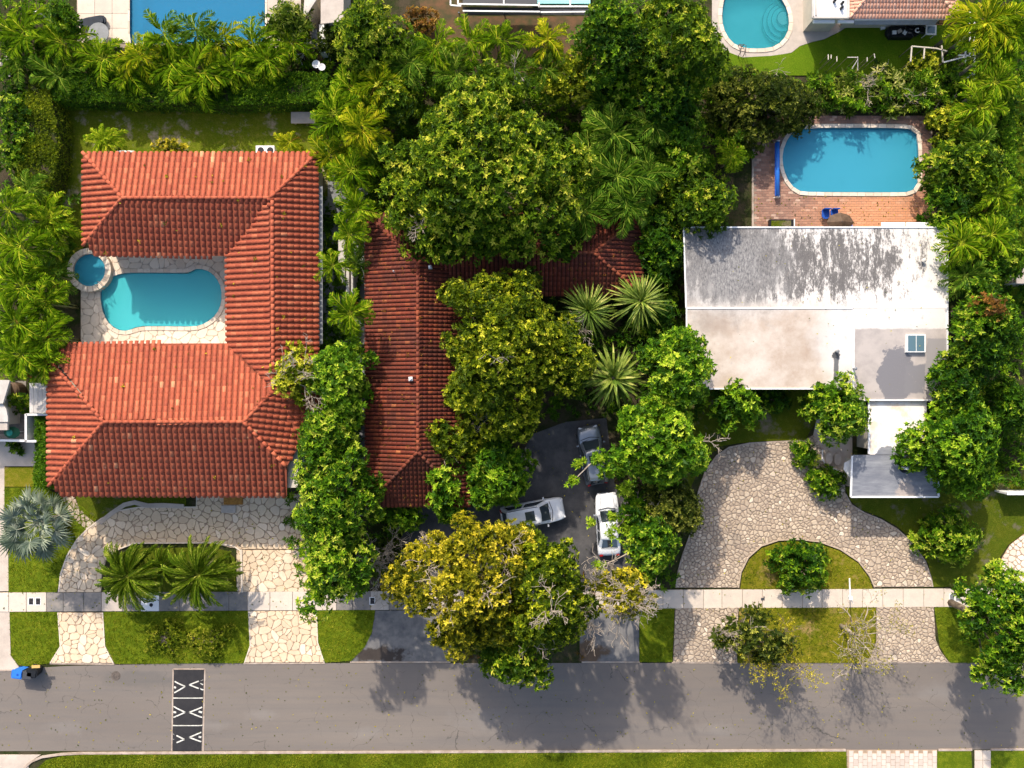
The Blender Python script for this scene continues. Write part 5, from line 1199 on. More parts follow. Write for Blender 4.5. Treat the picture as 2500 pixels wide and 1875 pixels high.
# ---------------------------------------------------------------- vehicles
def loft(g, sec, t=.5, closed_ends=True):
    n = len(sec[0]); v = [p for s in sec for p in s]; f = []
    for i in range(len(sec) - 1):
        for k in range(n): f.append((i * n + k, i * n + (k + 1) % n, (i + 1) * n + (k + 1) % n, (i + 1) * n + k))
    if closed_ends: f.append(tuple(range(n))[::-1]); f.append(tuple(range((len(sec) - 1) * n, len(sec) * n)))
    g.add(v, f, t)
def car(name, label, px, py, ang, L, Wd, Hh, paint, suv, cat='car'):
    c = W(px, py, .9); root = thing(name, label, cat, (c.x, c.y, .05), ang); hw = Wd / 2; hl = L / 2
    if suv: st = [(-1, .50, .86, .80), (-.975, .75, .96, .90), (-.90, .96, 1.0, .95), (-.5, 1.02, 1, 1), (0, 1.02, 1, 1), (.36, 1.02, 1, 1), (.44, 1.02, 1, 1), (.75, .97, .97, .94), (.92, .88, .90, .84), (.985, .70, .80, .72), (1, .5, .70, .60)]
    else: st = [(-1, .52, .80, .70), (-.98, .70, .90, .80), (-.90, .88, .96, .90), (-.66, .93, 1, .96), (-.3, .94, 1, 1), (.1, .94, 1, 1), (.40, .93, 1, 1), (.72, .82, .96, .92), (.90, .72, .88, .80), (.98, .58, .76, .66), (1, .46, .66, .55)]
    sec = []
    for x, zt, ww, wt in st:
        X = x * hl; w_ = hw * ww; a = [(w_ * .90, .20), (w_ * .99, .36), (w_ * 1.0, .58 if zt > .6 else zt * .85), (w_ * .97, zt * .88), (hw * wt * .88, zt), (hw * wt * .45, zt + .035)]
        sec.append([(X, -y, z) for y, z in a] + [(X, 0, zt + .045)] + [(X, y, z) for y, z in a[::-1]])
    g = G(); loft(g, sec); body = g.build('body', paint, root, True, local=True); md = body.modifiers.new('s', 'SUBSURF'); md.levels = 2; md.render_levels = 2
    if suv: b0, b1, r0, r1 = -.93, .50, -.80, .22
    else: b0, b1, r0, r1 = -.70, .42, -.42, .10
    zb = 1.0 if suv else .92; wb, wr = hw * .91, hw * .76
    def ring_(z, k):  # outline of the glasshouse at blend k (0 belt, 1 roof)
        x0 = (b0 + (r0 - b0) * k) * hl; x1 = (b1 + (r1 - b1) * k) * hl; w = wb + (wr - wb) * k
        return [(x0, -w * .80, z), (x0 + .10, -w * .97, z), (x0 + (x1 - x0) * .5, -w, z), (x1 - .16, -w * .97, z), (x1, -w * .80, z), (x1 + .07, 0, z), (x1, w * .80, z), (x1 - .16, w * .97, z), (x0 + (x1 - x0) * .5, w, z), (x0 + .10, w * .97, z), (x0, w * .80, z), (x0 - .05, 0, z)]
    g = G(); loft(g, [ring_(zb - .12, 0), ring_(zb, 0), ring_(Hh - .07, 1)]); g.build('cabin_frame', paint, root, local=True)
    g = G(); ro = ring_(Hh - .08, .97); mid = [(x * .995, y * .97, Hh - .02) for x, y, z in ro]; mid2 = [((x - (r0 + r1) / 2 * hl) * .75 + (r0 + r1) / 2 * hl, y * .72, Hh + .015) for x, y, z in ro]
    loft(g, [ro, mid, mid2]); rf = g.build('roof', paint, root, True, local=True)
    def pane(nm, q, m=MT['glass']):
        g = G(); g.add(q, [(0, 1, 2, 3)], .5); o = g.build(nm, m, root, local=True); sm = o.modifiers.new('s', 'SOLIDIFY'); sm.thickness = .012; sm.offset = 0; return o
    z1 = Hh - .09
    def at(x, y, z, o=.014): return (x, y, z)
    e1 = .08
    pane('windshield', [(b1 * hl + .06, -wb * .74, zb + .02), (b1 * hl + .06, wb * .74, zb + .02), (r1 * hl + .05, wr * .76, z1 + .03), (r1 * hl + .05, -wr * .76, z1 + .03)])
    pane('rear_window', [(b0 * hl - .04, wb * .72, zb + .03), (b0 * hl - .04, -wb * .72, zb + .03), (r0 * hl - .05, -wr * .74, z1 + .02), (r0 * hl - .05, wr * .74, z1 + .02)])
    for s in (-1, 1):
        for (ka, kb) in ((.07, .47), (.53, .93)):
            xa0 = b0 + (b1 - b0) * ka; xb0 = b0 + (b1 - b0) * kb; xa1 = r0 + (r1 - r0) * ka; xb1 = r0 + (r1 - r0) * kb
            q = [(xa0 * hl, s * (wb + .012), zb + .03), (xb0 * hl, s * (wb + .012), zb + .03), (xb1 * hl, s * (wr + .03), z1), (xa1 * hl, s * (wr + .03), z1)]
            pane('side_window', q if s < 0 else q[::-1])
        g = G(); box(g, (b1 * hl - .22, s * (hw + .09), zb + .06), (.13, .20, .13), s * .15, top=.8); g.build('mirror', paint, root, local=True)
        for xw in (.62, -.60):
            g = G(); v = []; 
            tube(g, [(xw * hl, s * (hw - .20), .33), (xw * hl, s * (hw - .0), .33)], .33, 18); w_ = g.build('wheel', MT['tyre'], root, local=True)
            g = G(); tube(g, [(xw * hl, s * (hw - .06), .33), (xw * hl, s * (hw + .012), .33)], .20, 10); q = g.build('rim', MT['chrome'], w_, local=True)
        g = G(); box(g, (hl * .955, s * hw * .60, .60 if not suv else .74), (.12, .34, .13), s * -.35, top=.9); g.build('headlight', MT['lamp'], root, local=True)
        g = G(); box(g, (-hl * .975, s * hw * .68, .74 if not suv else .86), (.09, .26, .16), s * .25, top=.9); g.build('taillight', MT['redlight'], root, local=True)
        for xd in (.05, -.36):
            g = G(); box(g, (xd * hl, s * (hw + .005), .78), (.16, .03, .035)); g.build('door_handle', MT['chrome'], root, local=True)
    zc_ = st[6][1]
    g = G(); tube(g, [(b1 * hl + .16, -wb * .86, zb + .035), (b1 * hl + .30, 0, zb + .055), (b1 * hl + .16, wb * .86, zb + .035)], .022, 5); g.build('cowl', MT['black'], root, local=True)
    for s in (-1, 1): g = G(); tube(g, [(b1 * hl + .14, s * .12, zb + .06), (b1 * hl + .02, s * .55, zb + .12)], .012, 4); g.build('wiper', MT['black'], root, local=True)
    if not suv: g = G(); tube(g, [(b0 * hl - .06, -wb * .78, .985), (b0 * hl - .10, 0, .99), (b0 * hl - .06, wb * .78, .985)], .012, 4); g.build('boot_seam', MT['char'], root, local=True)
    g = G(); box(g, (hl * .985, 0, .42), (.06, Wd * .5, .16)); g.build('grille', MT['black'], root, local=True)
    g = G(); box(g, (-hl * .99, 0, .40), (.10, Wd * .74, .14), top=.9); g.build('bumper', MT['offwhite'] if paint is MT['paints'] else paint, root, local=True)
    for s in (-1, 1):
        g = G(); tube(g, [(hl * (.45), s * hw * .62, zb + (.03 if suv else -.0)), (hl * .70, s * hw * .56, zb - .03 if suv else .845), (hl * .88, s * hw * .50, zb - .12 if suv else .75)], .012, 4); g.build('hood_seam', MT['char'], root, local=True)
    if suv:
        for s in (-1, 1):
            g = G(); tube(g, [(r0 * hl + .1, s * wr * .86, Hh + .02), (r0 * hl * .5 + r1 * hl * .5, s * wr * .9, Hh + .05), (r1 * hl - .1, s * wr * .86, Hh + .02)], .02, 5); g.build('roof_rail', MT['black'], root, local=True)
        g = G(); box(g, (r1 * hl - .75, 0, Hh + .018), (.70, wr * 1.05, .02)); g.build('sunroof', MT['glass'], root, local=True)
    return root
car('parked_sedan', 'white sedan parked nose-up on the dark drive under leafy branches', 1485, 1281, math.radians(93), 4.75, 1.82, 1.42, MT['paintw'], False)
car('parked_suv', 'white SUV with dark sunroof pointing across the dark drive', 1301, 1255, math.radians(11), 4.8, 1.88, 1.72, MT['paintw'], True)
car('parked_suv', 'silver-blue SUV parked highest up the dark drive', 1447, 1112, math.radians(-80 + 180), 4.45, 1.82, 1.62, MT['paints'], True)
# ---------------------------------------------------------------- wheelie bins
def bin_(label, px, py, m, ml, rz):
    c_ = W(px, py, 0); r_ = thing('wheelie_bin', label, 'bin', (c_.x, c_.y, road_z), rz, 'wheelie bins on the road edge')
    g = G(); box(g, (0, 0, .53), (.50, .56, .92), 0, top=1.18); g.build('body', m, r_, local=True)
    g = G(); q = [(-.33, -.36), (-.22, -.44), (.22, -.44), (.33, -.36), (.33, .36), (-.33, .36)]; prism(g, q, 1.0, 1.05); prism(g, offset(q, -.08), 1.049, 1.10); l = g.build('lid', ml, r_, local=True)
    g = G(); tube(g, [(-.24, .42, .99), (.24, .42, .99)], .02, 6); g.build('handle', ml, r_, local=True)
    for s in (-1, 1):
        g = G(); tube(g, [(s * .22, .30, .13), (s * .29, .30, .13)], .13, 12); g.build('wheel', MT['tyre'], r_, local=True)
    if m is MT['bluebin']:
        g = G(); lathe(g, (0, -.1, 1.10), [(.09, 0), (.09, .01)], 12); g.build('emblem', MT['bluedk'], r_, local=True)
    return r_
bin_('blue recycling bin with rounded lid at the kerb', 62, 1634, MT['bluebin'], MT['bluebin'], 1.45)
bin_('charcoal bin with grey lid between blue bin and black bin', 86, 1637, MT['char'], MT['char'], 1.5)
bin_('black bin with tan rim, last of the kerbside bins', 97, 1631, MT['black'], MT['black'], 1.4)
g = G(); c_ = W(90, 1626, 1.0); box(g, (c_.x, c_.y, 1.12), (.62, .2, .06), .05); tag(g.build('cardboard_strip', MT['yellow']), 'tan flattened cardboard strip lying across the dark bins', 'cardboard')
# manholes, meter boxes
g = G(); c_ = W(283, 1650, 0); mh = thing('manhole', 'round iron manhole cover in the street asphalt', 'manhole cover', (c_.x, c_.y, 0))
lathe(g, (c_.x, c_.y, 0), [(.36, 0), (.36, .026), (.33, .028)], 24); g.build('frame', MT['iron'], mh)
g = G(); lathe(g, (c_.x, c_.y, .029), [(.28, 0), (.28, .006)], 24, .8)
for k in range(6): box(g, (c_.x + .14 * math.cos(k * 1.047), c_.y + .14 * math.sin(k * 1.047), .038), (.10, .03, .006), k * 1.047)
g.build('lid', MT['iron'], mh)
def meter(label, px, py, w, h, m, mf=None, group=None):
    c_ = W(px, py, .1); r_ = thing('meter_box', label, 'utility cover', (c_.x, c_.y, .09), 0, group)
    if mf: g = G(); box(g, (0, 0, .005), (S(w) + .12, S(h) + .12, .02)); g.build('frame', mf, r_, local=True)
    g = G(); box(g, (0, 0, .02), (S(w), S(h), .02)); g.build('lid', m, r_, local=True)
    g = G(); 
    for q in (-.25, 0, .25): box(g, (0, q * S(h), .034), (S(w) * .7, .02, .01))
    g.build('rib', MT['iron'], r_, local=True); return r_
meter('dark square meter lid nearer the grass-edge drive, one of two in pale slab', 76, 1468, 10, 15, MT['black'], MT['white']); meter('dark square meter lid beside the stained slabs, second of two in pale slab', 93, 1468, 10, 15, MT['black'], MT['white'])
meter('grey meter lid in pale slab, first of two below the green lawn', 2324, 1459, 10, 15, MT['grey'], MT['white']); meter('grey meter lid in pale slab, second of two nearer the dark corner tree', 2339, 1459, 10, 15, MT['grey'], MT['white'])
meter('dark meter lid in white frame beside the tall column tree', 909, 1467, 10, 15, MT['black'], MT['white'])
g = G(); c_ = W(369, 1477, .1); lathe(g, (c_.x, c_.y, .09), [(.14, 0), (.14, .02), (.12, .03)], 12); tag(g.build('meter_box', MT['black']), 'small black round cover in the bright white slab', 'utility cover')
for x_, lb in ((1862, 'small dark hook-shaped fitting set in the pavement by the lawn island'),):
    g = G(); c_ = W(x_, 1462, .1); box(g, (c_.x, c_.y, .12), (.26, .16, .05)); box(g, (c_.x + .1, c_.y + .12, .12), (.06, .16, .06)); tag(g.build('pavement_fitting', MT['char']), lb, 'fitting')
# speed table with chevrons
ST = thing('speed_table', 'black rubber speed table with white chevrons across the street', 'speed bump', (*W(460, 1733, 0)[:2], 0))
for i, (ya, yb, xa, xb) in enumerate(((1635, 1702, 424, 499), (1705, 1769, 423, 496), (1772, 1832, 421, 494))):
    g = G(); q = xy([(xa, ya), (xb, ya), (xb - 2, yb), (xa - 1, yb)]); q2 = offset(q, -.28) if area(q) > 0 else offset(q, -.28)
    v = [(x_, y_, .0) for x_, y_ in q] + [(x_, y_, .025) for x_, y_ in q]; inn = [(a[0] * .86 + b[0] * .14, a[1]) for a, b in zip(q, (q[1], q[0], q[3], q[2]))]
    v += [(x_, y_, .075) for x_, y_ in inn]; g.add(v, [(0, 1, 5, 4), (1, 2, 6, 5), (2, 3, 7, 6), (3, 0, 4, 7), (4, 5, 9, 8), (5, 6, 10, 9), (6, 7, 11, 10), (7, 4, 8, 11), (8, 9, 10, 11)], .5)
    g.build('panel', MT['rubber'], ST)
def zt_(x): 
    return .079 if 434 < x < 486 else .029 + .05 * max(0, min(1, ((x - 423) if x < 460 else (496 - x)) / 11))
def stroke(path, w, nm='chevron'):
    g = G()
    for (x0, y0), (x1, y1) in zip(path, path[1:]):
        n = 5; P = [(x0 + (x1 - x0) * i / n, y0 + (y1 - y0) * i / n) for i in range(n + 1)]; dx, dy = x1 - x0, y1 - y0; l = math.hypot(dx, dy); nx, ny = -dy / l * w / 2, dx / l * w / 2
        v = []
        for x, y in P:
            for s in (-1, 1): q = W(x + nx * s, y + ny * s, 0); v.append((q.x, q.y, zt_(x) + .006))
        m_ = len(v); v += [(a, b, c - .012) for a, b, c in v]
        f = [(2 * i, 2 * i + 2, 2 * i + 3, 2 * i + 1) for i in range(n)] + [(2 * i + m_, 2 * i + 2 + m_, 2 * i + 2, 2 * i) for i in range(n)] + [(2 * i + 1, 2 * i + 3, 2 * i + 3 + m_, 2 * i + 1 + m_) for i in range(n)]
        g.add(v, f, .5)
    g.build(nm, MT['marking'], ST)
for P in ([(427, 1663), (453, 1675), (426, 1691)], [(496, 1658), (463, 1671), (497, 1684)], [(424, 1724), (453, 1738), (424, 1751)], [(494, 1726), (463, 1738), (494, 1751)], [(423, 1790), (451, 1804), (423, 1816)], [(492, 1787), (463, 1799), (492, 1810)]): stroke(P, 3.0)
for P in ([(426, 1676), (430, 1679)], [(489, 1669), (496, 1672)], [(424, 1738), (431, 1738)], [(486, 1736), (494, 1739)], [(423, 1802), (428, 1804)], [(486, 1798), (492, 1799)]): stroke(P, 4.5, 'dash')
for P in ([(424, 1703.5), (496, 1703.5)], [(423, 1770.5), (495, 1770.5)]): 
    g = G(); A, Bq = W(*P[0], 0), W(*P[1], 0); box(g, ((A.x + Bq.x) / 2, A.y, .045), (Bq.x - A.x, .06, .075)); g.build('joint_line', MT['marking'], ST)
for P in ([(423, 1633), (420, 1833)], [(500.5, 1633), (496, 1833)], [(423, 1633), (500, 1633)]):
    o = strip('edge_line', P, .10, 0, .03, MT['kerb']); o.parent = ST; o.matrix_parent_inverse = WM[ST.name].inverted()
# ---------------------------------------------------------------- garden things
def single(name, label, cat, build, m):
    g = G(); build(g); return tag(g.build(name, m), label, cat)
c_ = W(224, 54, .35); lo = thing('sun_lounger', 'dark navy rounded sun lounger on the pale pool deck', 'sun lounger', (c_.x, c_.y, .05), .16)
g = G(); prism(g, chaikin([(-1.05, -.33), (.85, -.36), (1.12, -.15), (1.12, .2), (.85, .40), (-1.05, .33)], 2), .25, .38); g.build('mattress', MT['navy'], lo, local=True)
g = G(); prism(g, chaikin([(.45, -.3), (.95, -.3), (.95, .32), (.45, .32)], 2), .38, .48); g.build('pillow', MT['navy'], lo, local=True)
for sx in (-.9, .8):
    for sy in (-.25, .25): g = G(); box(g, (sx, sy, .12), (.08, .08, .26)); g.build('leg', MT['char'], lo, local=True)
c_ = W(243, 83, .6); ta = thing('garden_table', 'round grey table half hidden under palm fronds on the deck', 'table', (c_.x, c_.y, .05))
g = G(); lathe(g, (0, 0, .68), [(.78, 0), (.80, .03), (.78, .06)], 24); g.build('tabletop', MT['grey'], ta, local=True); g = G(); lathe(g, (0, 0, 0), [(.3, 0), (.06, .05), (.06, .68)], 10); g.build('leg', MT['char'], ta, local=True)
c_ = W(741, 288, .45); be = thing('garden_bench', 'plain pale slab bench at the end of the shaded lawn', 'bench', (c_.x, c_.y, .03))
g = G(); box(g, (0, 0, .46), (1.85, .85, .10)); g.build('seat', MT['beige'], be, local=True)
for s in (-.7, .7): g = G(); box(g, (s, 0, .2), (.14, .7, .42)); g.build('leg', MT['beige'], be, local=True)
def acunit(label, px, py, w, m1, group=None):
    c_ = W(px, py, .8); r_ = thing('air_conditioner', label, 'air conditioner', (c_.x, c_.y, .03), 0, group)
    g = G(); box(g, (0, 0, .4), (w, .7, .8)); g.build('casing', MT['white'], r_, local=True); g = G(); lathe(g, (0, 0, .80), [(.24, 0), (.24, .02), (.2, .03)], 14); g.build('fan_grille', MT['black'], r_, local=True)
acunit('white-cased air conditioner half under the tiled eave by the yellow palm', 660, 367, .62, 0); acunit('darker air conditioner under the eave next to the taller white one', 637, 367, .75, 0)
single('drain_pipe', 'white plastic pipe section lying under the tiled eave by the round palm', 'pipe', lambda g: tube(g, [W(287, 371, .5), W(300, 370, .5), W(328, 371, .5)], .09, 8), MT['white'])
for i, (px, py, r_, lb) in enumerate(((772, 157, .30, 'larger white round disc dish beside the clipped hedge end'), (786, 164, .27, 'smaller white round disc dish tucked against the larger one'))):
    c_ = W(px, py, 1.8); q = thing('dish', lb, 'dish', (c_.x, c_.y, 0)); g = G(); tube(g, [(0, 0, 0), (0, 0, 1.7)], .03, 6); g.build('post', MT['grey'], q, local=True)
    g = G(); lathe(g, (0, 0, 1.7), [(.04, 0), (r_ * .7, .06), (r_, .14), (r_ * .95, .15), (.03, .07)], 18); g.build('reflector', MT['white'], q, local=True)
tw = thing('dead_shrub', 'white bare twiggy shrub beside the round dishes', 'shrub', (*W(752, 140, 0)[:2], 0)); g = G(); rg = np.random.default_rng(12)
for i in range(7): limb(g, rg, Vector((0, 0, .9)), Vector((rg.normal(0, 1), rg.normal(0, .8), .6)), .9, .03, 1, 3)
tube(g, [(0, 0, 0), (0, 0, .95)], .05, 6); g.build('branches', MT['white'], tw, local=True)
# second pool furniture
rl = thing('cover_roller', 'long blue solar cover rolled up on a bar beside the blue pool', 'pool cover', (*W(1898, 412, 0)[:2], 0))
g = G(); tube(g, [W(1898, 347, .5), W(1898, 478, .5)], .17, 12); g.build('roll', MT['bluebin'], rl, True)
for y_ in (345, 481): g = G(); c_ = W(1898, y_, .3); box(g, (c_.x, c_.y, .28), (.42, .10, .5), top=.6); g.build('stand', MT['white'], rl)
g = G(); tube(g, [W(1893, 350, .55), W(1893, 478, .55)], .05, 8); g.build('fold', MT['bluedk'], rl)
rk = thing('folding_chair', 'double blue fabric chair standing on the sunny brick paving', 'chair', (*W(2025, 525, .4)[:2], .05))
for s in (-.33, .33):
    g = G(); prism(g, chaikin([(s - .28, -.30), (s + .28, -.30), (s + .30, .34), (s + .2, .40), (s - .2, .40), (s - .3, .34)], 1), .42, .48); g.build('seat', MT['bluedk'], rk, local=True)
    g = G(); box(g, (s, .38, .70), (.5, .06, .5)); g.build('backrest', MT['bluedk'], rk, local=True)
for sx in (-.6, .6):
    for sy in (-.25, .3): g = G(); tube(g, [(sx, sy, 0), (sx * .95, sy, .45)], .02, 6); g.build('leg', MT['char'], rk, local=True)
um = thing('garden_parasol', 'faded brown parasol poking out from under the white roof edge', 'parasol', (*W(2022, 557, 0)[:2], .05)); g = G()
n_ = 8; cv = [(1.0 * math.cos(k * .785), .72 * math.sin(k * .785) , 2.15 - .05 * (k % 2)) for k in range(8)] + [(0, 0, 2.5)]
g.add(cv, [(k, (k + 1) % 8, 8) for k in range(8)], .5); o = g.build('canopy', MT['brown2'], um, local=True); o.modifiers.new('s', 'SOLIDIFY').thickness = .02
g = G(); tube(g, [(0, 0, 0), (0, 0, 2.5)], .03, 8); g.build('pole', MT['char'], um, local=True)
single('float_mattress', 'blue pool float lying by the parasol and roof edge', 'pool float', lambda g: box(g, (*W(2067, 549, .3)[:2], .25), (.95, .5, .18), 0, top=.9), MT['bluebin'])
hb = thing('planter_box', 'dark green planter box in white frame against the white roof edge', 'planter', (*W(1908, 546, .4)[:2], .05))
g = G(); box(g, (0, 0, .2), (1.85, .62, .4)); g.build('frame', MT['black'], hb, local=True); g = G(); box(g, (-.05, 0, .41), (1.5, .44, .04)); g.build('soil', MT['lawndk'], hb, local=True)
g = G(); box(g, (.93, 0, .25), (.06, .66, .5)); g.build('side_panel', MT['white'], hb, local=True)
# turf patio furniture
c_ = W(2272, 74, .75); tb = thing('patio_table', 'white-rimmed square glass patio table on the turf', 'table', (c_.x, c_.y, .08), -.03)
g = G(); box(g, (0, 0, .72), (.80, .74, .06)); g.build('tabletop', MT['white'], tb, local=True); g = G(); box(g, (0, 0, .755), (.56, .50, .02)); g.build('pane', MT['glassbl'], tb, local=True)
for sx in (-.34, .34):
    for sy in (-.3, .3): g = G(); box(g, (sx, sy, .35), (.05, .05, .7)); g.build('leg', MT['white'], tb, local=True)
def pchair(label, px, py, rz, m=MT['black']):
    c_ = W(px, py, .5); r_ = thing('patio_chair', label, 'chair', (c_.x, c_.y, .08), rz, 'dark patio chairs on the turf')
    g = G(); box(g, (0, 0, .43), (.52, .52, .08)); g.build('seat', m, r_, local=True); g = G(); box(g, (0, .27, .70), (.52, .06, .5)); g.build('backrest', m, r_, local=True)
    for s in (-1, 1): g = G(); box(g, (s * .28, 0, .6), (.05, .5, .05)); g.build('armrest', MT['char'], r_, local=True)
    for sx in (-.22, .22):
        for sy in (-.22, .22): g = G(); box(g, (sx, sy, .2), (.04, .04, .4)); g.build('leg', MT['char'], r_, local=True)
pchair('black patio chair next to the white square table', 2249, 74, 1.5); pchair('black patio chair between the grill and the white table', 2232, 80, .3)
pchair('black patio chair facing the turf beside the grey planters', 2217, 72, 2.9)
sf = thing('patio_sofa', 'cluttered dark patio sofa with pale cushions under the awning', 'sofa', (*W(2200, 80, .5)[:2], .08)); g = G(); box(g, (0, 0, .3), (1.7, .8, .5)); g.build('base', MT['black'], sf, local=True)
for k in range(4): g = G(); box(g, (-.6 + .4 * k, -.05 + .1 * (k % 2), .6), (.3, .26, .10), k * .5); g.build('cushion', MT['beige'] if k % 2 else MT['white'], sf, local=True)
single('beach_bag', 'round black bag on the turf beside the cluttered sofa', 'bag', lambda g: lathe(g, (*W(2176, 80, .3)[:2], .08), [(.42, 0), (.46, .25), (.3, .5), (.1, .55)], 12), MT['black'])
single('plastic_crate', 'tiny white crate alone on the dark turf under the awning', 'crate', lambda g: (box(g, (*W(2155, 67, .2)[:2], .15), (.30, .26, .26), .2, top=1.1)), MT['white'])
single('garden_hose_reel', 'small white curved hose reel between the dark chairs', 'hose reel', lambda g: tube(g, [W(2240 + 5 * math.cos(a), 74 + 5 * math.sin(a), .9) for a in np.linspace(.6, 5.4, 10)], .05, 6), MT['white'])
ld = thing('pool_ladder', 'dark metal handrail fitting on the rim of the turquoise pool', 'ladder', (*W(1807, 128, 0)[:2], .05)); g = G()
for s in (-.18, .18): tube(g, [(s, -.35, .0), (s, -.3, .7), (s, .1, .85), (s, .45, .3), (s, .5, -.4)], .03, 6)
for z_ in (0, .25): tube(g, [(-.18, .48, z_), (.18, .48, z_)], .025, 6)
g.build('rail', MT['iron'], ld, local=True)
# left patio things
c_ = W(27, 1056, 1.9); gu = thing('green_parasol', 'deep green closed-top parasol beside the white fence', 'parasol', (c_.x, c_.y, .05)); g = G()
cv = [(.62 * math.cos(k * .628), .45 * math.sin(k * .628), 1.75) for k in range(10)] + [(0, 0, 2.05)]; g.add(cv, [(k, (k + 1) % 10, 10) for k in range(10)], .5); o = g.build('canopy', MT['greenfab'], gu, local=True); o.modifiers.new('s', 'SOLIDIFY').thickness = .02
g = G(); tube(g, [(0, 0, 0), (0, 0, 2.0)], .03, 8); g.build('pole', MT['white'], gu, local=True)
g = G(); lathe(g, (0, 0, 2.0), [(.22, 0), (.24, .05), (.12, .12), (.02, .14)], 12); g.build('cap', MT['greenlt'], gu, local=True)
pb = thing('planter_box', 'orange-brown planter tray beside the dark bush on the patio', 'planter', (*W(25, 987, .5)[:2], .05), -.1)
g = G(); box(g, (0, 0, .25), (1.0, .65, .5), top=1.1); g.build('tray', MT['orange'], pb, local=True); g = G(); box(g, (0, 0, .50), (.85, .52, .04)); g.build('soil', MT['orange'], pb, local=True)
single('storage_tank', 'dark brown drum behind the orange planter tray', 'drum', lambda g: lathe(g, (*W(30, 952, .9)[:2], .04), [(.55, 0), (.58, .4), (.58, .9), (.45, 1.05), (.1, 1.1)], 18), MT['brown2'])
single('wooden_crate', 'small tan tilted wooden crate between drum and planter', 'crate', lambda g: box(g, (*W(24, 968, .6)[:2], .5), (.45, .36, .3), -.5, top=.85), MT['yellow'])
# white leaning post and pots of the cobbled house
lp = thing('leaning_post', 'thin white leaning post with small box top over the pavement', 'post', (*W(2074, 1413, 0)[:2], .05))
A_, B_ = W(2074, 1413, .05), W(2076, 1460, 2.6); g = G(); tube(g, [A_, B_], .055, 8); g.build('pole', MT['white'], lp); g = G(); box(g, (B_.x, B_.y, 2.6), (.24, .24, .22)); g.build('box', MT['white'], lp)
g = G(); tube(g, [B_ + Vector((0, 0, -.1)), B_ + Vector((.3, -.45, -.2))], .03, 6); g.build('arm', MT['white'], lp)
for i, (px, py, lb) in enumerate(((2020, 1118, 'tall grey stone slab beside the round bushes, the paler of two'), (2042, 1120, 'second grey stone slab tucked under the tree by the carport'))):
    single('garden_stone', lb, 'stone', lambda g: stone(g, chaikin([(W(px, py)[0] + a, W(px, py)[1] + b) for a, b in ((-.35, -.5), (.3, -.55), (.38, .45), (-.25, .55))], 1), 0, .32, .08, .5), MT['walk'])
single('garden_hose', 'pale curved hose edging between the two round bushes', 'hose', lambda g: tube(g, [W(2008, 1098, .1), W(2008, 1120, .1), W(2018, 1138, .1), W(2040, 1146, .1), W(2062, 1160, .1)], .06, 6), MT['white'])
# front door steps under the eave of the first house
ds = thing('door_step', 'tan doorstep blocks under the tiled eave above the flagstones', 'step', (*W(570, 1228, 0)[:2], .05))
for (x0, x1, y0, y1) in ((546, 592, 1214, 1232), (540, 575, 1234, 1252)):
    slab3('block', [(x0, y0, .22), (x1, y0, .22), (x1, y1, .22), (x0, y1, .22)], .2, MT['orange'] if y0 < 1220 else MT['beige'], ds)
single('white_board', 'white board upright against dark shrubs near the top corner', 'board', lambda g: box(g, (*W(90, 32, 1.5)[:2], .9), (.45, .10, 1.8), .05), MT['white'])
for k, (px, py, lb) in enumerate(((60, 262, 'larger pale stepping stone in the dark gap beside the narrow hedge'), (71, 255, 'smaller pale stepping stone touching the larger one by the hedge'))):
    single('stepping_stone', lb, 'stone', lambda g: lathe(g, (*W(px, py, 0)[:2], 0), [(.26 - .04 * k, 0), (.26 - .04 * k, .07), (.22 - .04 * k, .08)], 14), MT['white'])
for k, (px, py, lb) in enumerate(((12, 150, 'broken white paving slab by the palms at the frame edge'), (20, 180, 'small pale slab fragment below the terracotta piece'))):
    single('paving_slab', lb, 'slab', lambda g: box(g, (*W(px, py, 0)[:2], .08), (.8 - .3 * k, .5, .1), .5 + k), MT['beige'])
single('terracotta_pot', 'terracotta pot among broken slabs at the frame edge', 'pot', lambda g: lathe(g, (*W(20, 168, .2)[:2], 0), [(.15, 0), (.24, .35), (.26, .36), (.2, .37), (.18, .3)], 12), MT['orange'])
# ---------------------------------------------------------------- undergrowth
UG = [(0, 0, 190, 0), ]
undergrowth('undergrowth', [(0, 0), (186, 0), (186, 60), (200, 110), (318, 118), (655, 118), (670, 0), (744, 0), (760, 120), (800, 180), (130, 190), (120, 470), (200, 480), (200, 640), (160, 640), (165, 860), (115, 900), (112, 935), (0, 925)], 9, (.2, 1.6), MT['green'], .34, .13, 9, 1, .44)
undergrowth('undergrowth', [(800, 140), (1040, 130), (1240, 190), (1480, 200), (1440, 30), (1700, 150), (1740, 200), (2340, 190), (2345, 280), (1840, 280), (1836, 380), (1660, 560), (1570, 520), (892, 520), (780, 420), (790, 250)], 9, (.3, 2.4), MT['green'], .36, .13, 9, 2, .44)
undergrowth('undergrowth', [(2276, 190), (2360, 10), (2500, 0), (2500, 700), (2480, 980), (2500, 1180), (2300, 1180), (2316, 960), (2318, 560), (2280, 540)], 5, (.2, 1.8), MT['green'], .34, .13, 9, 3, .42)
undergrowth('undergrowth', [(700, 1120), (780, 960), (800, 1240), (925, 1240), (1000, 1240), (980, 1300), (930, 1440), (750, 1445), (700, 1300)], 5, (.2, 1.6), MT['green'], .34, .13, 9, 4, .42)
undergrowth('undergrowth', [(1150, 760), (1360, 730), (1590, 720), (1660, 560), (1675, 950), (1740, 1000), (1640, 1050), (1650, 1430), (1540, 1440), (1550, 1240), (1510, 1180), (1500, 1010), (1380, 1020), (1290, 1060), (1240, 1130), (1150, 1240)], 5, (.2, 1.5), MT['green'], .34, .13, 9, 5, .42)
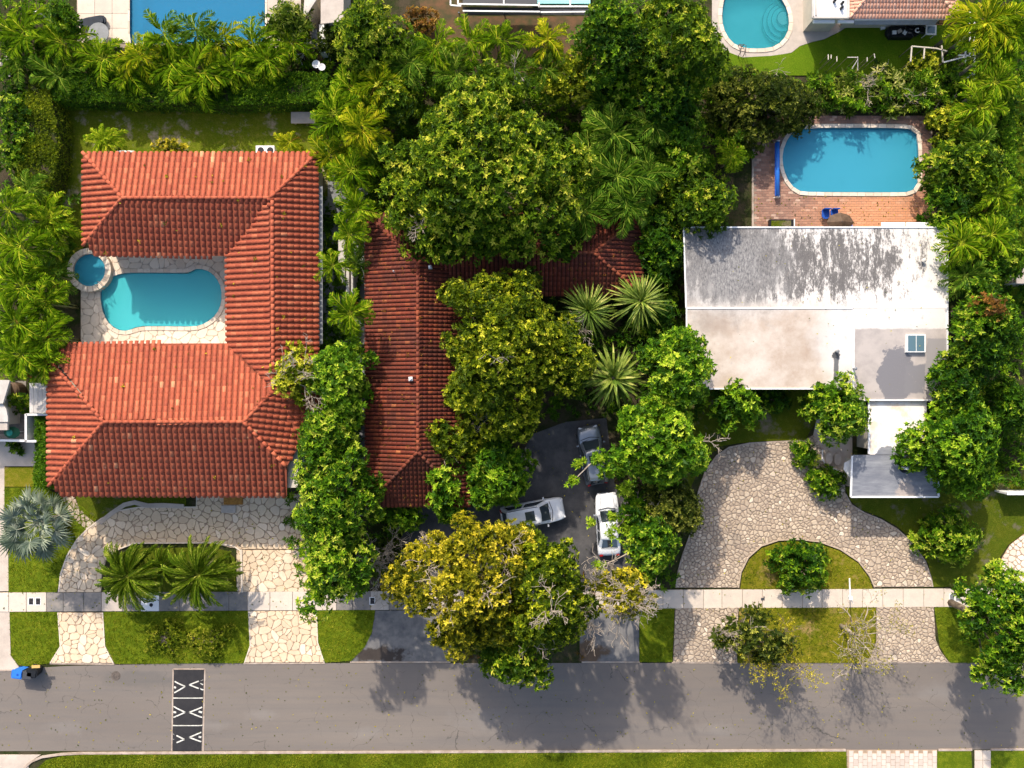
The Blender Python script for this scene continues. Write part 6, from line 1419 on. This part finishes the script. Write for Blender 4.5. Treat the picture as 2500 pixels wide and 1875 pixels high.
undergrowth('undergrowth', [(785, 480), (888, 500), (888, 1240), (800, 1240), (788, 900)], 3.5, (.2, 1.2), MT['green'], .38, .15, 8, 6, .32)
undergrowth('undergrowth', [(960, 1300), (1540, 1420), (1540, 1445), (1430, 1500), (1420, 1612), (1110, 1612), (1100, 1500), (960, 1445)], 1.2, (.1, .6), MT['brown'], .3, .10, 7, 7, .25)
# ---------------------------------------------------------------- hedges
hedge('long clipped hedge along the back of the shaded lawn below the areca palms', [(118, 180), (480, 182), (800, 178), (800, 250), (560, 256), (280, 250), (120, 246)], 1.8, MT['green'], 3, .15, .07, .13, .36)
hedge('small-leaved clipped hedge running down beside the dirt yard', [(72, 190), (112, 190), (142, 300), (138, 400), (120, 480), (40, 500), (48, 330)], 2.0, MT['olive'], 4, .11, .06, .11, .40)
hedge('narrow glossy hedge between white fence and tiled roof', [(87, 1014), (115, 1014), (116, 1186), (112, 1192), (84, 1190)], 1.5, MT['bright'], 5, .14, .08, .13, .36)
hedge('thin clipped hedge strip at the far edge by the green strip', [(2448, 150), (2474, 150), (2480, 640), (2440, 640)], 2.2, MT['bright'], 6, .15, .07, .14, .45)
# ---------------------------------------------------------------- broadleaf trees
T = tree
T('huge olive-green mango tree filling the centre above the dark red roof', 1180, 398, 282, 240, 11.5, 'mango', 1, 'mango_tree', bare=4, tint=.50)
T('rounded outer limb tree hanging over the dark roof ridge below the mango', 1140, 560, 130, 72, 8.5, 'mango', 2, 'mango_tree', tint=.46)
T('dense yellow-olive tree with fine leaves over the dark roof and drive', 1225, 850, 172, 232, 10.5, 'olive', 3, bare=5)
T('small yellow-olive tree reaching toward the stacked sword-leaved plants', 1385, 865, 75, 88, 8.5, 'olive', 4)
T('golden yellow tree overhanging the pavement and street', 1135, 1448, 184, 182, 11.0, 'gold', 5, 'golden_tree', bare=16, tint=.46)
T('olive-green tree with pale bare twigs joined to the golden tree', 1335, 1465, 118, 148, 11.0, 'olive', 6, bare=12, tint=.42)
T('dark olive tree half covering the white SUV', 1305, 1345, 74, 50, 6.0, 'olive', 61, tint=.30)
T('deep green tree poking into the street below the golden tree', 1255, 1610, 100, 80, 8.2, 'mango', 7, tint=.42)
T('bright umbrella tree with round leaf clusters beside the dark drive', 1208, 1158, 94, 104, 5.5, 'umbrella', 8, 'umbrella_tree', tint=.50)
T('bright umbrella tree against the low end of the dark red roof', 1085, 1190, 62, 95, 5.0, 'umbrella', 9, 'umbrella_tree', tint=.6)
T('olive scrubby tree at the corner of the dark red roof ridge', 1110, 1075, 88, 60, 5.5, 'olive', 10, bare=6, tint=.42)
T('tall column of bright green trees between the tiled house and dark roof, lower half', 805, 1230, 112, 165, 9.5, 'green', 11, tint=.52)
T('bushy lower tree of the column spreading over the pavement', 810, 1400, 92, 100, 10.0, 'green', 12, tint=.56)
T('bright leafy tree between the two tiled roofs, upper half of the column', 825, 930, 78, 120, 7.5, 'bright', 13, tint=.48)
T('mid-green tree overlapping both tiled roofs at the narrow gap', 790, 1060, 85, 80, 7.6, 'green', 14, tint=.52)
T('thin yellowish tree with pale twigs spread on the clean red roof', 715, 925, 74, 92, 6.6, 'olive', 15, bare=12, dens=.85, gaps=.12, tint=.58)
T('round bright tree with leafy branches hanging over the silver-blue SUV', 1610, 1085, 130, 108, 9.0, 'bright', 16, bare=4, clump=1.25)
T('glossy green tree covering the corner of the white roof', 1668, 900, 88, 108, 8.5, 'bright', 17, clump=1.2, tint=.48)
T('small glossy tree standing alone below the white roof edge', 1808, 978, 64, 72, 4.6, 'umbrella', 18, clump=1.3, tint=.46)
T('dusky olive shrub with yellow leaf tips beside the cobbled drive', 1640, 1255, 90, 75, 6.0, 'dark', 19, tint=.62)
T('low bright green shrub at the mouth of the dark drive', 1590, 1340, 72, 90, 8.0, 'green', 20, tint=.5)
T('yellow scraggly tree with bare pale twigs above the pavement', 1530, 1452, 98, 55, 10.0, 'gold', 21, bare=24, dens=.6, gaps=.2)
T('dark glossy tree between cobbled drive and stained roof walkway', 2068, 1008, 72, 92, 6.5, 'green', 22, clump=1.2, tint=.47)
T('broad bright round-headed tree beside the grey carport roof', 2362, 1095, 118, 125, 8.0, 'bright', 23, clump=1.35, tint=.46)
T('big green tree with a rusty patch beside the white roof', 2425, 800, 92, 130, 8.6, 'green', 24, clump=1.1, tint=.50)
T('dark green tree squeezed between rusty tree and round-headed tree', 2335, 950, 66, 66, 6.6, 'green', 25, tint=.34)
T('rusty brown-tipped small crown inside the big green tree', 2408, 748, 34, 28, 8.9, 'gold', 26, mat_=MT['brown'], tint=.25, dens=.45)
T('rounded shrub alone on the lawn east of the cobbled drive', 2340, 1320, 72, 72, 3.4, 'green', 27, name='round_shrub', cat='shrub', tint=.52)
T('large dark tree cut by the frame edge above the street', 2475, 1548, 85, 160, 9.5, 'green', 28, clump=.9, tint=.42)
T('small green tree on the half-moon lawn island', 1972, 1402, 72, 70, 3.8, 'green', 29, tint=.50)
T('ball-shaped bush at the cobbled drive edge, smaller one', 1972, 1112, 34, 31, 1.7, 'green', 30, 'round_bush', 'bush', depth=.9, tint=.46, clump=.6)
T('ball-shaped bush touching the carport corner, larger one', 2026, 1182, 45, 40, 1.9, 'green', 31, 'round_bush', 'bush', depth=.9, tint=.42, clump=.6)
T('dark dusty-olive tree overhanging the blue pool corner', 1872, 240, 142, 105, 4.0, 'dark', 32, bare=3, tint=.50)
T('tall yellow-green tree beside the turquoise pool', 1660, 85, 125, 130, 10, 'mango', 33, tint=.45)
T('dark green tree at the top between enclosure and turquoise pool', 1495, 80, 85, 115, 9.5, 'green', 34, tint=.42)
T('deep green tree below the turf lawn, left of the dusty-olive tree', 1640, 225, 98, 95, 7.5, 'green', 35, tint=.38)
T('olive tree at the white roof corner beside the brick terrace', 1718, 480, 98, 92, 6.2, 'mango', 36, tint=.44)
T('leafy green tree above the olive corner tree', 1660, 355, 72, 75, 5.8, 'green', 37, tint=.42)
T('bright yellow-green tree at the top beside the sandy house corner', 895, 75, 100, 92, 7.5, 'mango', 38, tint=.66)
T('dark small-leaved bush below the sandy house corner', 805, 85, 30, 40, 3.0, 'dark', 39, 'leafy_bush', 'bush', tint=.3)
T('yellow-green shrub with white blossoms beside the deep-blue pool', 700, 40, 58, 50, 4.0, 'croton', 40, 'flowering_shrub', 'shrub', tint=.52)
T('dark bush against the pale deck at the top corner', 140, 30, 50, 42, 4.5, 'green', 41, 'leafy_bush', 'bush', tint=.36)
T('long-leaved pale-streaked shrub nearest the dusty-olive tree', 2065, 212, 68, 58, 1.8, 'croton', 42, 'oleander_shrub', 'shrub', tint=.42, bare=4)
T('long-leaved pale-streaked shrub in the middle of the row above the brick terrace', 2170, 208, 68, 58, 1.8, 'croton', 43, 'oleander_shrub', 'shrub', tint=.45, bare=4)
T('long-leaved pale-streaked shrub below the open timber frame', 2270, 203, 66, 54, 1.9, 'croton', 44, 'oleander_shrub', 'shrub', tint=.48, bare=4)
T('yellow bush inside the open timber frame', 2275, 148, 34, 22, 2.2, 'olive', 45, 'yellow_bush', 'bush', tint=.75)
T('yellow-tipped round bush at the corner of the brick terrace', 2338, 300, 60, 60, 3.6, 'olive', 46, 'yellow_bush', 'bush', tint=.60)
T('dense green tree along the short side of the blue pool', 2340, 405, 70, 80, 5.6, 'mango', 47, tint=.46)
T('dark green tree beyond the end of the brick terrace', 2332, 500, 60, 76, 5.3, 'green', 48, tint=.38)
T('tall slim green tree behind the terrace trees near the grass strip', 2410, 430, 55, 95, 6.5, 'mango', 49, tint=.40)
T('yellow-flecked small tree between mango and white branches', 1395, 190, 62, 70, 5.5, 'olive', 50, tint=.48)
T('low green tree under the palms right of the mango', 1520, 200, 80, 70, 6.0, 'green', 51, tint=.40)
T('dark green tree beside the dark red roof corner', 1610, 600, 70, 105, 5.0, 'green', 52, tint=.34)
T('shrub behind the sword-leaved plants at the white roof wall', 1610, 775, 52, 95, 4.0, 'green', 53, 'leafy_bush', 'bush', tint=.36)
T('dense bush row end beside the dusty narrow hedge', 20, 300, 40, 110, 3.5, 'green', 54, 'leafy_bush', 'bush', tint=.40)
T('low bush mound on the verge nearest the speed table', 510, 1565, 66, 44, .42, 'mound', 55, 'verge_bush', 'bush', depth=.9, tint=.52, mat_=MT['grassblade'])
T('low bush mound on the verge beside the larger one', 400, 1560, 52, 46, .36, 'mound', 56, 'verge_bush', 'bush', depth=.9, tint=.48, mat_=MT['grassblade'])
T('sparse olive street tree over the verge below the half-moon lawn', 1862, 1570, 95, 78, 6.2, 'dark', 57, bare=3, dens=.45, gaps=.2, tint=.58)
T('dark bush tucked under the white roof eave', 1885, 975, 60, 26, 1.6, 'green', 58, 'leafy_bush', 'bush', tint=.25)
T('small dark bush inside the patio between drum and shed', 40, 980, 18, 28, 1.8, 'green', 59, 'leafy_bush', 'bush', tint=.32, clump=.6)
T('tiny bush below the white fence on the pale paving', 28, 1090, 20, 12, 1.0, 'green', 60, 'leafy_bush', 'bush', tint=.35, clump=.5)
T('straggly yellow croton against the tiled eave', 405, 352, 40, 17, 1.6, 'gold', 62, 'croton_bush', 'bush', dens=.7, tint=.7, clump=.5)
T('brown dry creeper bush between the column trees and dark drive', 935, 1370, 52, 75, 3.0, 'dark', 63, 'dry_bush', 'bush', bare=22, dens=.5, gaps=.3, tint=.5)
T('small green shrub at the foot of the dark red roof', 985, 1265, 50, 30, 3.0, 'bright', 64, 'leafy_bush', 'bush', tint=.42)
T('leafy branch tree leaning over the white sedan', 1565, 1250, 48, 80, 4.6, 'umbrella', 65, 'umbrella_tree', tint=.42, bare=4, gaps=.3)
T('orange-brown dry shrub on the mulch near the enclosure', 1030, 38, 32, 26, 2.2, 'gold', 66, 'dry_shrub', 'shrub', mat_=MT['brown'], tint=.6)
T('low green tree left of the mango trunk under the palms', 960, 250, 60, 60, 6.0, 'mango', 67, tint=.38)
T('shaded green tree beside the grass strip above the rusty tree', 2460, 650, 50, 60, 5.5, 'green', 68, tint=.40)
T('small green tree behind the round-headed tree at the frame edge', 2480, 985, 50, 70, 5.0, 'green', 69, tint=.32)
# branches with single leaf tufts over the cars
def overhang(label, segs, tufts, z, seed):
    rg = np.random.default_rng(seed); a = W(*segs[0][0], z); root = thing('leafy_branch', label, 'branch', (a.x, a.y, 0)); g = G()
    for p, q in segs: A, Bq = W(*p, z - .3), W(*q, z); tube(g, [A, A.lerp(Bq, .5) + Vector((.05, .08, .1)), Bq], [.06, .045, .03], 6)
    g.build('branch', MT['barkpale'], root)
    g = G()
    for x, y, r in tufts:
        c_ = W(x, y, z); n = 26; C = np.array([c_]) + rg.normal(0, 1, (n, 3)) * S(r, z) * .38; rosettes(g, rg, C, norm(rg.normal(0, .5, (n, 3)) + np.array([0, 0, .9])), 7, .26, .10, .72, .12)
    g.build('leaf_tuft', MT['bright'], root)
overhang('long bare branch crossing the silver-blue SUV with leaf tufts', [((1500, 1104), (1475, 1116)), ((1475, 1116), (1440, 1134)), ((1440, 1134), (1402, 1172))], [(1398, 1172, 15), (1413, 1132, 14), (1464, 1118, 22)], 5.0, 1)
overhang('forked branch with leaf tuft over the white sedan roof', [((1562, 1262), (1530, 1258)), ((1530, 1258), (1480, 1268)), ((1530, 1262), (1500, 1295))], [(1445, 1275, 13), (1495, 1262, 14), (1492, 1298, 20), (1525, 1278, 24)], 4.5, 2)
overhang('thin branch with yellow tuft below the white sedan', [((1548, 1345), (1500, 1368)), ((1500, 1368), (1470, 1382))], [(1462, 1380, 13), (1525, 1195, 20)], 4.5, 3)
# bare trees
def bare_tree(name, label, px, py, zt, L, lv, n, seed, m='barkpale', lf=0, spread=1.0, r0=.09):
    rg = np.random.default_rng(seed); c_ = W(px, py, 0); root = thing(name, label, 'tree', (c_.x, c_.y, 0)); g = G(); tz = zt * .45
    tube(g, [(0, 0, -.1), (.03, .05, tz * .5), (0, 0, tz)], [r0 * 1.6, r0 * 1.2, r0], 8); P = []
    for i in range(n):
        a = i * 6.283 / n + rg.normal(0, .2); P += limb(g, rg, Vector((0, 0, tz - .1)), Vector((math.cos(a) * spread, math.sin(a) * spread, .55 + rg.random() * .3)), L * rg.uniform(.8, 1.1), r0 * .55, lv, 3)
    V = np.concatenate([v for v in g.V]); inst('branches', g.mesh('branches', MT[m], True), root)
    if lf:
        V = V[V[:, 2] > tz + .6]; idx = rg.integers(0, len(V), lf); C = V[idx] + rg.normal(0, .22, (lf, 3)); g = G()
        rosettes(g, rg, C, norm(rg.normal(0, .6, (lf, 3)) + np.array([0, 0, .7])), 3, .13, .06, .62, .2); inst('leaves', g.mesh('leaves', MT['gold']), root)
    return root
bare_tree('bare_street_tree', 'almost leafless street tree with star of pale branches on the verge', 2052, 1527, 5.6, 2.5, 3, 10, 3, 'barkpale', 620, r0=.11)
bare_tree('bare_street_tree', 'thin-twigged street tree under the sparse olive leaves', 1850, 1560, 5.4, 2.3, 3, 8, 4, 'bark', 900, r0=.12)
bare_tree('dead_tree', 'white dead branches among the palms right of the mango', 1500, 270, 6.0, 1.3, 2, 4, 6, 'barkpale')
bare_tree('dead_tree', 'pale pinkish bare branches between SUV and golden tree', 1370, 1340, 4.6, 1.1, 2, 4, 7, 'barkpale')
# ---------------------------------------------------------------- palms
A1 = 'areca palms along the back garden hedge'; A2 = 'palms in the thicket beside the mango tree'; A3 = 'palms at the left frame edge'; A4 = 'palms along the right boundary'; A5 = 'palms in the gap between tiled houses'; A6 = 'palms in the thicket above the dark red roof'
pl = [
 # label, px, py, r, z, kind, n, stems, group
 ('areca palm in the topmost corner beside the white board', 45, 70, 82, 3.3, 'areca', 18, 3, A1),
 ('darker areca palm at the frame edge above the terracotta pot', 25, 136, 58, 2.77, 'arecad', 16, 3, A1),
 ('bushy areca palm directly under the navy lounger', 140, 90, 72, 3.17, 'areca', 18, 3, A1),
 ('areca palm at the hedge corner above the stepping stones', 130, 171, 67, 2.9, 'arecad', 18, 3, A1),
 ('areca palm covering the grey round table', 235, 131, 65, 3.04, 'areca', 18, 3, A1),
 ('areca palm drooping over the hedge below the pale deck', 300, 171, 67, 2.77, 'areca', 16, 3, A1),
 ('yellowish areca palm at the pale deck corner by the deep-blue pool', 335, 125, 66, 3.3, 'arecay', 16, 3, A1),
 ('tall areca palm poking over the deep-blue pool, first from the deck', 395, 80, 62, 3.7, 'areca', 18, 2, A1),
 ('areca palm at mid hedge below the deep-blue pool', 400, 146, 73, 3.17, 'areca', 18, 3, A1),
 ('tall dark areca palm standing highest into the deep-blue pool', 470, 68, 60, 3.83, 'arecad', 18, 2, A1),
 ('areca palm whose fronds hang lowest over the clipped hedge', 480, 171, 79, 3.3, 'areca', 18, 3, A1),
 ('thin yellow areca palm with upright fronds in the pool', 520, 90, 60, 3.7, 'arecay', 12, 2, A1),
 ('areca palm with long frond over the hedge right of the lowest one', 565, 161, 70, 3.17, 'areca', 16, 3, A1),
 ('areca palm at the far corner of the deep-blue pool', 615, 95, 66, 3.43, 'areca', 18, 3, A1),
 ('areca palm between the pool corner and the twiggy white shrub', 650, 136, 65, 3.17, 'areca', 18, 3, A1),
 ('bright areca palm beside the narrow pale roof wedge', 705, 95, 60, 3.17, 'areca', 16, 3, A1),
 ('yellow-green areca palm nearest the clean red roof corner', 800, 370, 62, 4.6, 'arecay', 18, 3, A2),
 ('areca palm over the pale bench end', 815, 275, 74, 5.4, 'areca', 18, 3, A2),
 ('yellow palm with star-shaped head above the mango edge', 880, 300, 66, 6.5, 'arecay', 16, 2, A2),
 ('palm touching the dish posts at the hedge end', 850, 205, 66, 5.2, 'areca', 18, 3, A2),
 ('yellow-green palm tucked into the mango upper edge', 925, 195, 64, 6.2, 'arecay', 16, 2, A2),
 ('palm below the bright top tree with drooping dark fronds', 990, 140, 70, 5.6, 'arecad', 18, 3, A2),
 ('olive palm in the thicket below the orange dry shrub', 1060, 110, 60, 5.4, 'areca', 16, 2, A2),
 ('palm crown directly below the screen enclosure post', 1150, 90, 62, 5.4, 'areca', 18, 2, A2),
 ('palm below the enclosure gutter with pale strands', 1220, 90, 58, 5.2, 'areca', 16, 2, A2),
 ('dark palm between two thicket palms above the mango', 1110, 170, 66, 5.0, 'arecad', 16, 3, A2),
 ('bright yellow palm beside the rust-coloured mulch', 1335, 95, 62, 5.4, 'arecay', 18, 2, A2),
 ('palm below the bright yellow one at the mango edge', 1330, 160, 60, 5.2, 'arecad', 14, 2, A2),
 ('darker palm in the shade left of the enclosure palms', 1260, 160, 58, 4.8, 'arecad', 14, 2, A2),
 ('palm at the mango edge level with the tiled ridge', 850, 400, 70, 5.4, 'areca', 16, 3, A2),
 ('mid-dark palm beneath the yellow star-headed palm', 900, 350, 62, 4.8, 'arecad', 16, 3, A2),
 ('first palm in the gap, over the top of the dark red roof corner', 868, 508, 58, 5.0, 'areca', 16, 1, A5),
 ('second palm in the gap, its fronds reaching the dark red roof', 850, 570, 50, 5.0, 'areca', 15, 1, A5),
 ('small dark palm in the gap beside the pale panel fence', 872, 640, 42, 3.6, 'arecad', 14, 2, A5),
 ('palm in the gap reaching the clean red roof gutter', 810, 648, 48, 5.0, 'areca', 13, 1, A5),
 ('tall palm in the gap with dense curved fronds over the dark roof', 852, 765, 56, 6.5, 'areca', 22, 1, A5),
 ('green palm under the white dead branches', 1500, 320, 72, 5.4, 'arecad', 18, 1, A6),
 ('palm right of the mango with long pale midribs', 1510, 425, 82, 5.6, 'arecad', 18, 1, A6),
 ('palm above the end of the dark red roof, drooping onto its tiles', 1535, 500, 70, 5.6, 'arecad', 16, 1, A6),
 ('dark palm hanging over the upper edge of the dark red roof', 1425, 515, 68, 5.6, 'arecad', 16, 1, A6),
 ('palm between the roof palms and the green terrace tree', 1585, 420, 64, 5.2, 'arecad', 16, 1, A6),
 ('palm beside the leafy green tree left of the terrace', 1600, 300, 60, 5.2, 'arecad', 16, 1, A6),
 ('pale fan-like palm low beside the brick terrace', 1790, 375, 40, 3.2, 'areca', 16, 1, A6),
 ('dark palm in the hollow between mango and thicket', 1440, 360, 62, 4.6, 'arecad', 14, 1, A6),
 ('feathery dark palm deep in shade over the dark roof hollow', 1475, 250, 56, 4.4, 'arecad', 14, 1, A6),
 ('large palm in the topmost corner past the pink roof', 2420, 45, 90, 6.0, 'arecay', 20, 1, A4),
 ('long-fronded palm at the frame edge beside the tall corner palm', 2480, 70, 72, 6.0, 'areca', 18, 1, A4),
 ('small yellow palm left of the white pipe frame', 2352, 60, 36, 4.0, 'arecay', 14, 1, A4),
 ('palm pierced by the sloping white bar', 2425, 125, 72, 5.4, 'areca', 18, 1, A4),
 ('palm beneath the white pipe frame with bright finger fronds', 2440, 195, 68, 5.4, 'areca', 18, 1, A4),
 ('palm beside the yellow-tipped terrace bush', 2405, 255, 66, 5.0, 'areca', 18, 1, A4),
 ('dark palm between terrace trees and hedge strip', 2400, 345, 58, 4.8, 'arecad', 16, 1, A4),
 ('palm at the edge of the grass strip level with the roof edge', 2440, 470, 60, 5.6, 'areca', 16, 1, A4),
 ('pale-fronded palm just past the white roof corner', 2355, 590, 66, 5.8, 'areca', 18, 1, A4),
 ('palm between the roof corner palm and the grass strip', 2430, 570, 64, 5.6, 'areca', 18, 1, A4),
 ('dark palm beside the white roof above the rusty tree', 2365, 670, 58, 5.0, 'arecad', 16, 1, A4),
 ('feathery bright palm beside the clean red roof west side', 105, 540, 66, 3.6, 'fern', 26, 3, A3),
 ('yellow palm frond head at the frame edge above the others', 10, 510, 68, 5.5, 'areca', 14, 1, A3),
 ('yellow-green palm below the yellow head at the frame edge', 25, 600, 72, 5.6, 'areca', 18, 3, A3),
 ('dark palm close behind the hot tub', 112, 668, 50, 3.6, 'arecad', 18, 3, A3),
 ('palm at the frame edge level with the courtyard', 30, 690, 74, 5.6, 'areca', 20, 3, A3),
 ('palm between the frame edge palms and courtyard wall', 100, 735, 60, 4.6, 'areca', 18, 3, A3),
 ('bright palm at the frame edge level with the pool bottom', 25, 785, 74, 5.6, 'areca', 20, 3, A3),
 ('palm touching the upper corner of the big tiled roof', 95, 825, 66, 5.2, 'areca', 20, 3, A3),
 ('yellow-tipped palm above the beige neighbour roof', 35, 872, 70, 5.4, 'areca', 20, 3, A3),
 ('palm overhanging the pale ribbed shed', 92, 890, 52, 4.8, 'areca', 18, 2, A3),
 ('dark palm between hedge and feathery bright palm', 55, 455, 56, 4.0, 'arecad', 14, 2, A3),
 ('round bushy palm at the dirt yard against the eave', 247, 340, 44, 2.6, 'fern', 30, 3, None),
 ('yellow-green upright palm by the eave near the air conditioners', 700, 345, 36, 2.6, 'arecay', 18, 3, None),
 ('bushy date palm nearer the drive curve in the planted island', 305, 1412, 86, 3.2, 'date', 74, 1, None),
 ('bushy date palm nearer the garage side in the planted island', 478, 1408, 88, 3.3, 'date', 78, 1, None),
 ('small olive cycad between the two date palms', 392, 1385, 54, 2.0, 'date', 44, 1, None),
]
for i, (lb, px, py, r_, z_, kd, n_, st, gp) in enumerate(pl):
    nm = {'date': 'date_palm', 'fern': 'bushy_palm', 'coco': 'coconut_palm'}.get(kd, 'areca_palm')
    palm(lb, px, py, r_, z_, kd, n_, i + 1, gp, st, nm)
swordplant('silvery sword-leaved plant touching the yellow-olive tree', 1437, 757, 104, 4.8, 110, 1, 1.0)
swordplant('round spiky sword-leaved plant nearest the white roof', 1566, 733, 104, 5.2, 115, 2, 1.1)
swordplant('broad-leaved star-shaped sword plant above the dark drive', 1500, 922, 112, 4.6, 72, 3, 1.9)
# silver fan palm
c_ = W(76, 1283, 4.2); root = thing('silver_fan_palm', 'silvery blue fan palm on the front lawn corner', 'palm', (c_.x, c_.y, 0)); g = G(); tube(g, [(0, 0, -.1), (0, .05, 1.6), (0, 0, 3.3)], [.26, .20, .18], 10); inst('trunk', g.mesh('trunk', MT['palmtrunk'], True), root)
FM = [fan_mesh(s, tint=.42 + .04 * s) for s in range(5)]; FB = fan_mesh(9, 'gold', tint=.5); R.seed(2)
for i in range(26):
    t_ = i / 26; inst('fan_leaf', FB if i == 1 else FM[R.randrange(5)], root, Matrix.Translation((0, 0, 3.3)) @ Matrix.Rotation(i * 2.39996 if i != 1 else -.25, 4, 'Z') @ Matrix.Rotation(-(-.35 + 1.25 * t_), 4, 'Y') @ Matrix.Scale(1.15 * R.uniform(.85, 1.1), 4))
for i in range(9):
    inst('fan_leaf', FM[i % 5], root, Matrix.Translation((0, 0, 3.5)) @ Matrix.Rotation(i * 2.39996 + 1, 4, 'Z') @ Matrix.Rotation(-(.35 + .07 * i), 4, 'Y') @ Matrix.Scale(.62, 4))
# leaf litter on road, drives and roofs
g = G(); rg = np.random.default_rng(77)
for (x0, y0, x1, y1, z_, n_) in ((0, 1622, 2500, 1830, .03, 900), (0, 1446, 2500, 1492, .10, 260), (1650, 1100, 2270, 1430, .11, 260), (980, 1030, 1540, 1440, .06, 260), (150, 1240, 740, 1440, .10, 180), (1840, 480, 2270, 550, .09, 120), (200, 372, 780, 600, 3.9, 0), (1680, 560, 2300, 960, 3.8, 60)):
    X = rg.uniform(x0, x1, n_); Y = rg.uniform(y0, y1, n_)
    C = np.array([tuple(W(a, b, z_)) for a, b in zip(X, Y)]).reshape(-1, 3)
    if len(C): rosettes(g, rg, C, np.tile([[0, 0, 1.]], (len(C), 1)), 1, .14, .07, rg.random(len(C)), .1, (0, .2))
stuff(g.build('leaf_litter', MT['gold']))
n_t = sum(len(o.data.polygons) for o in bpy.data.objects if o.type == 'MESH'); u_t = sum(len(m_.polygons) for m_ in bpy.data.meshes)
print('objects', len(bpy.data.objects), 'faces', n_t, 'unique', u_t)
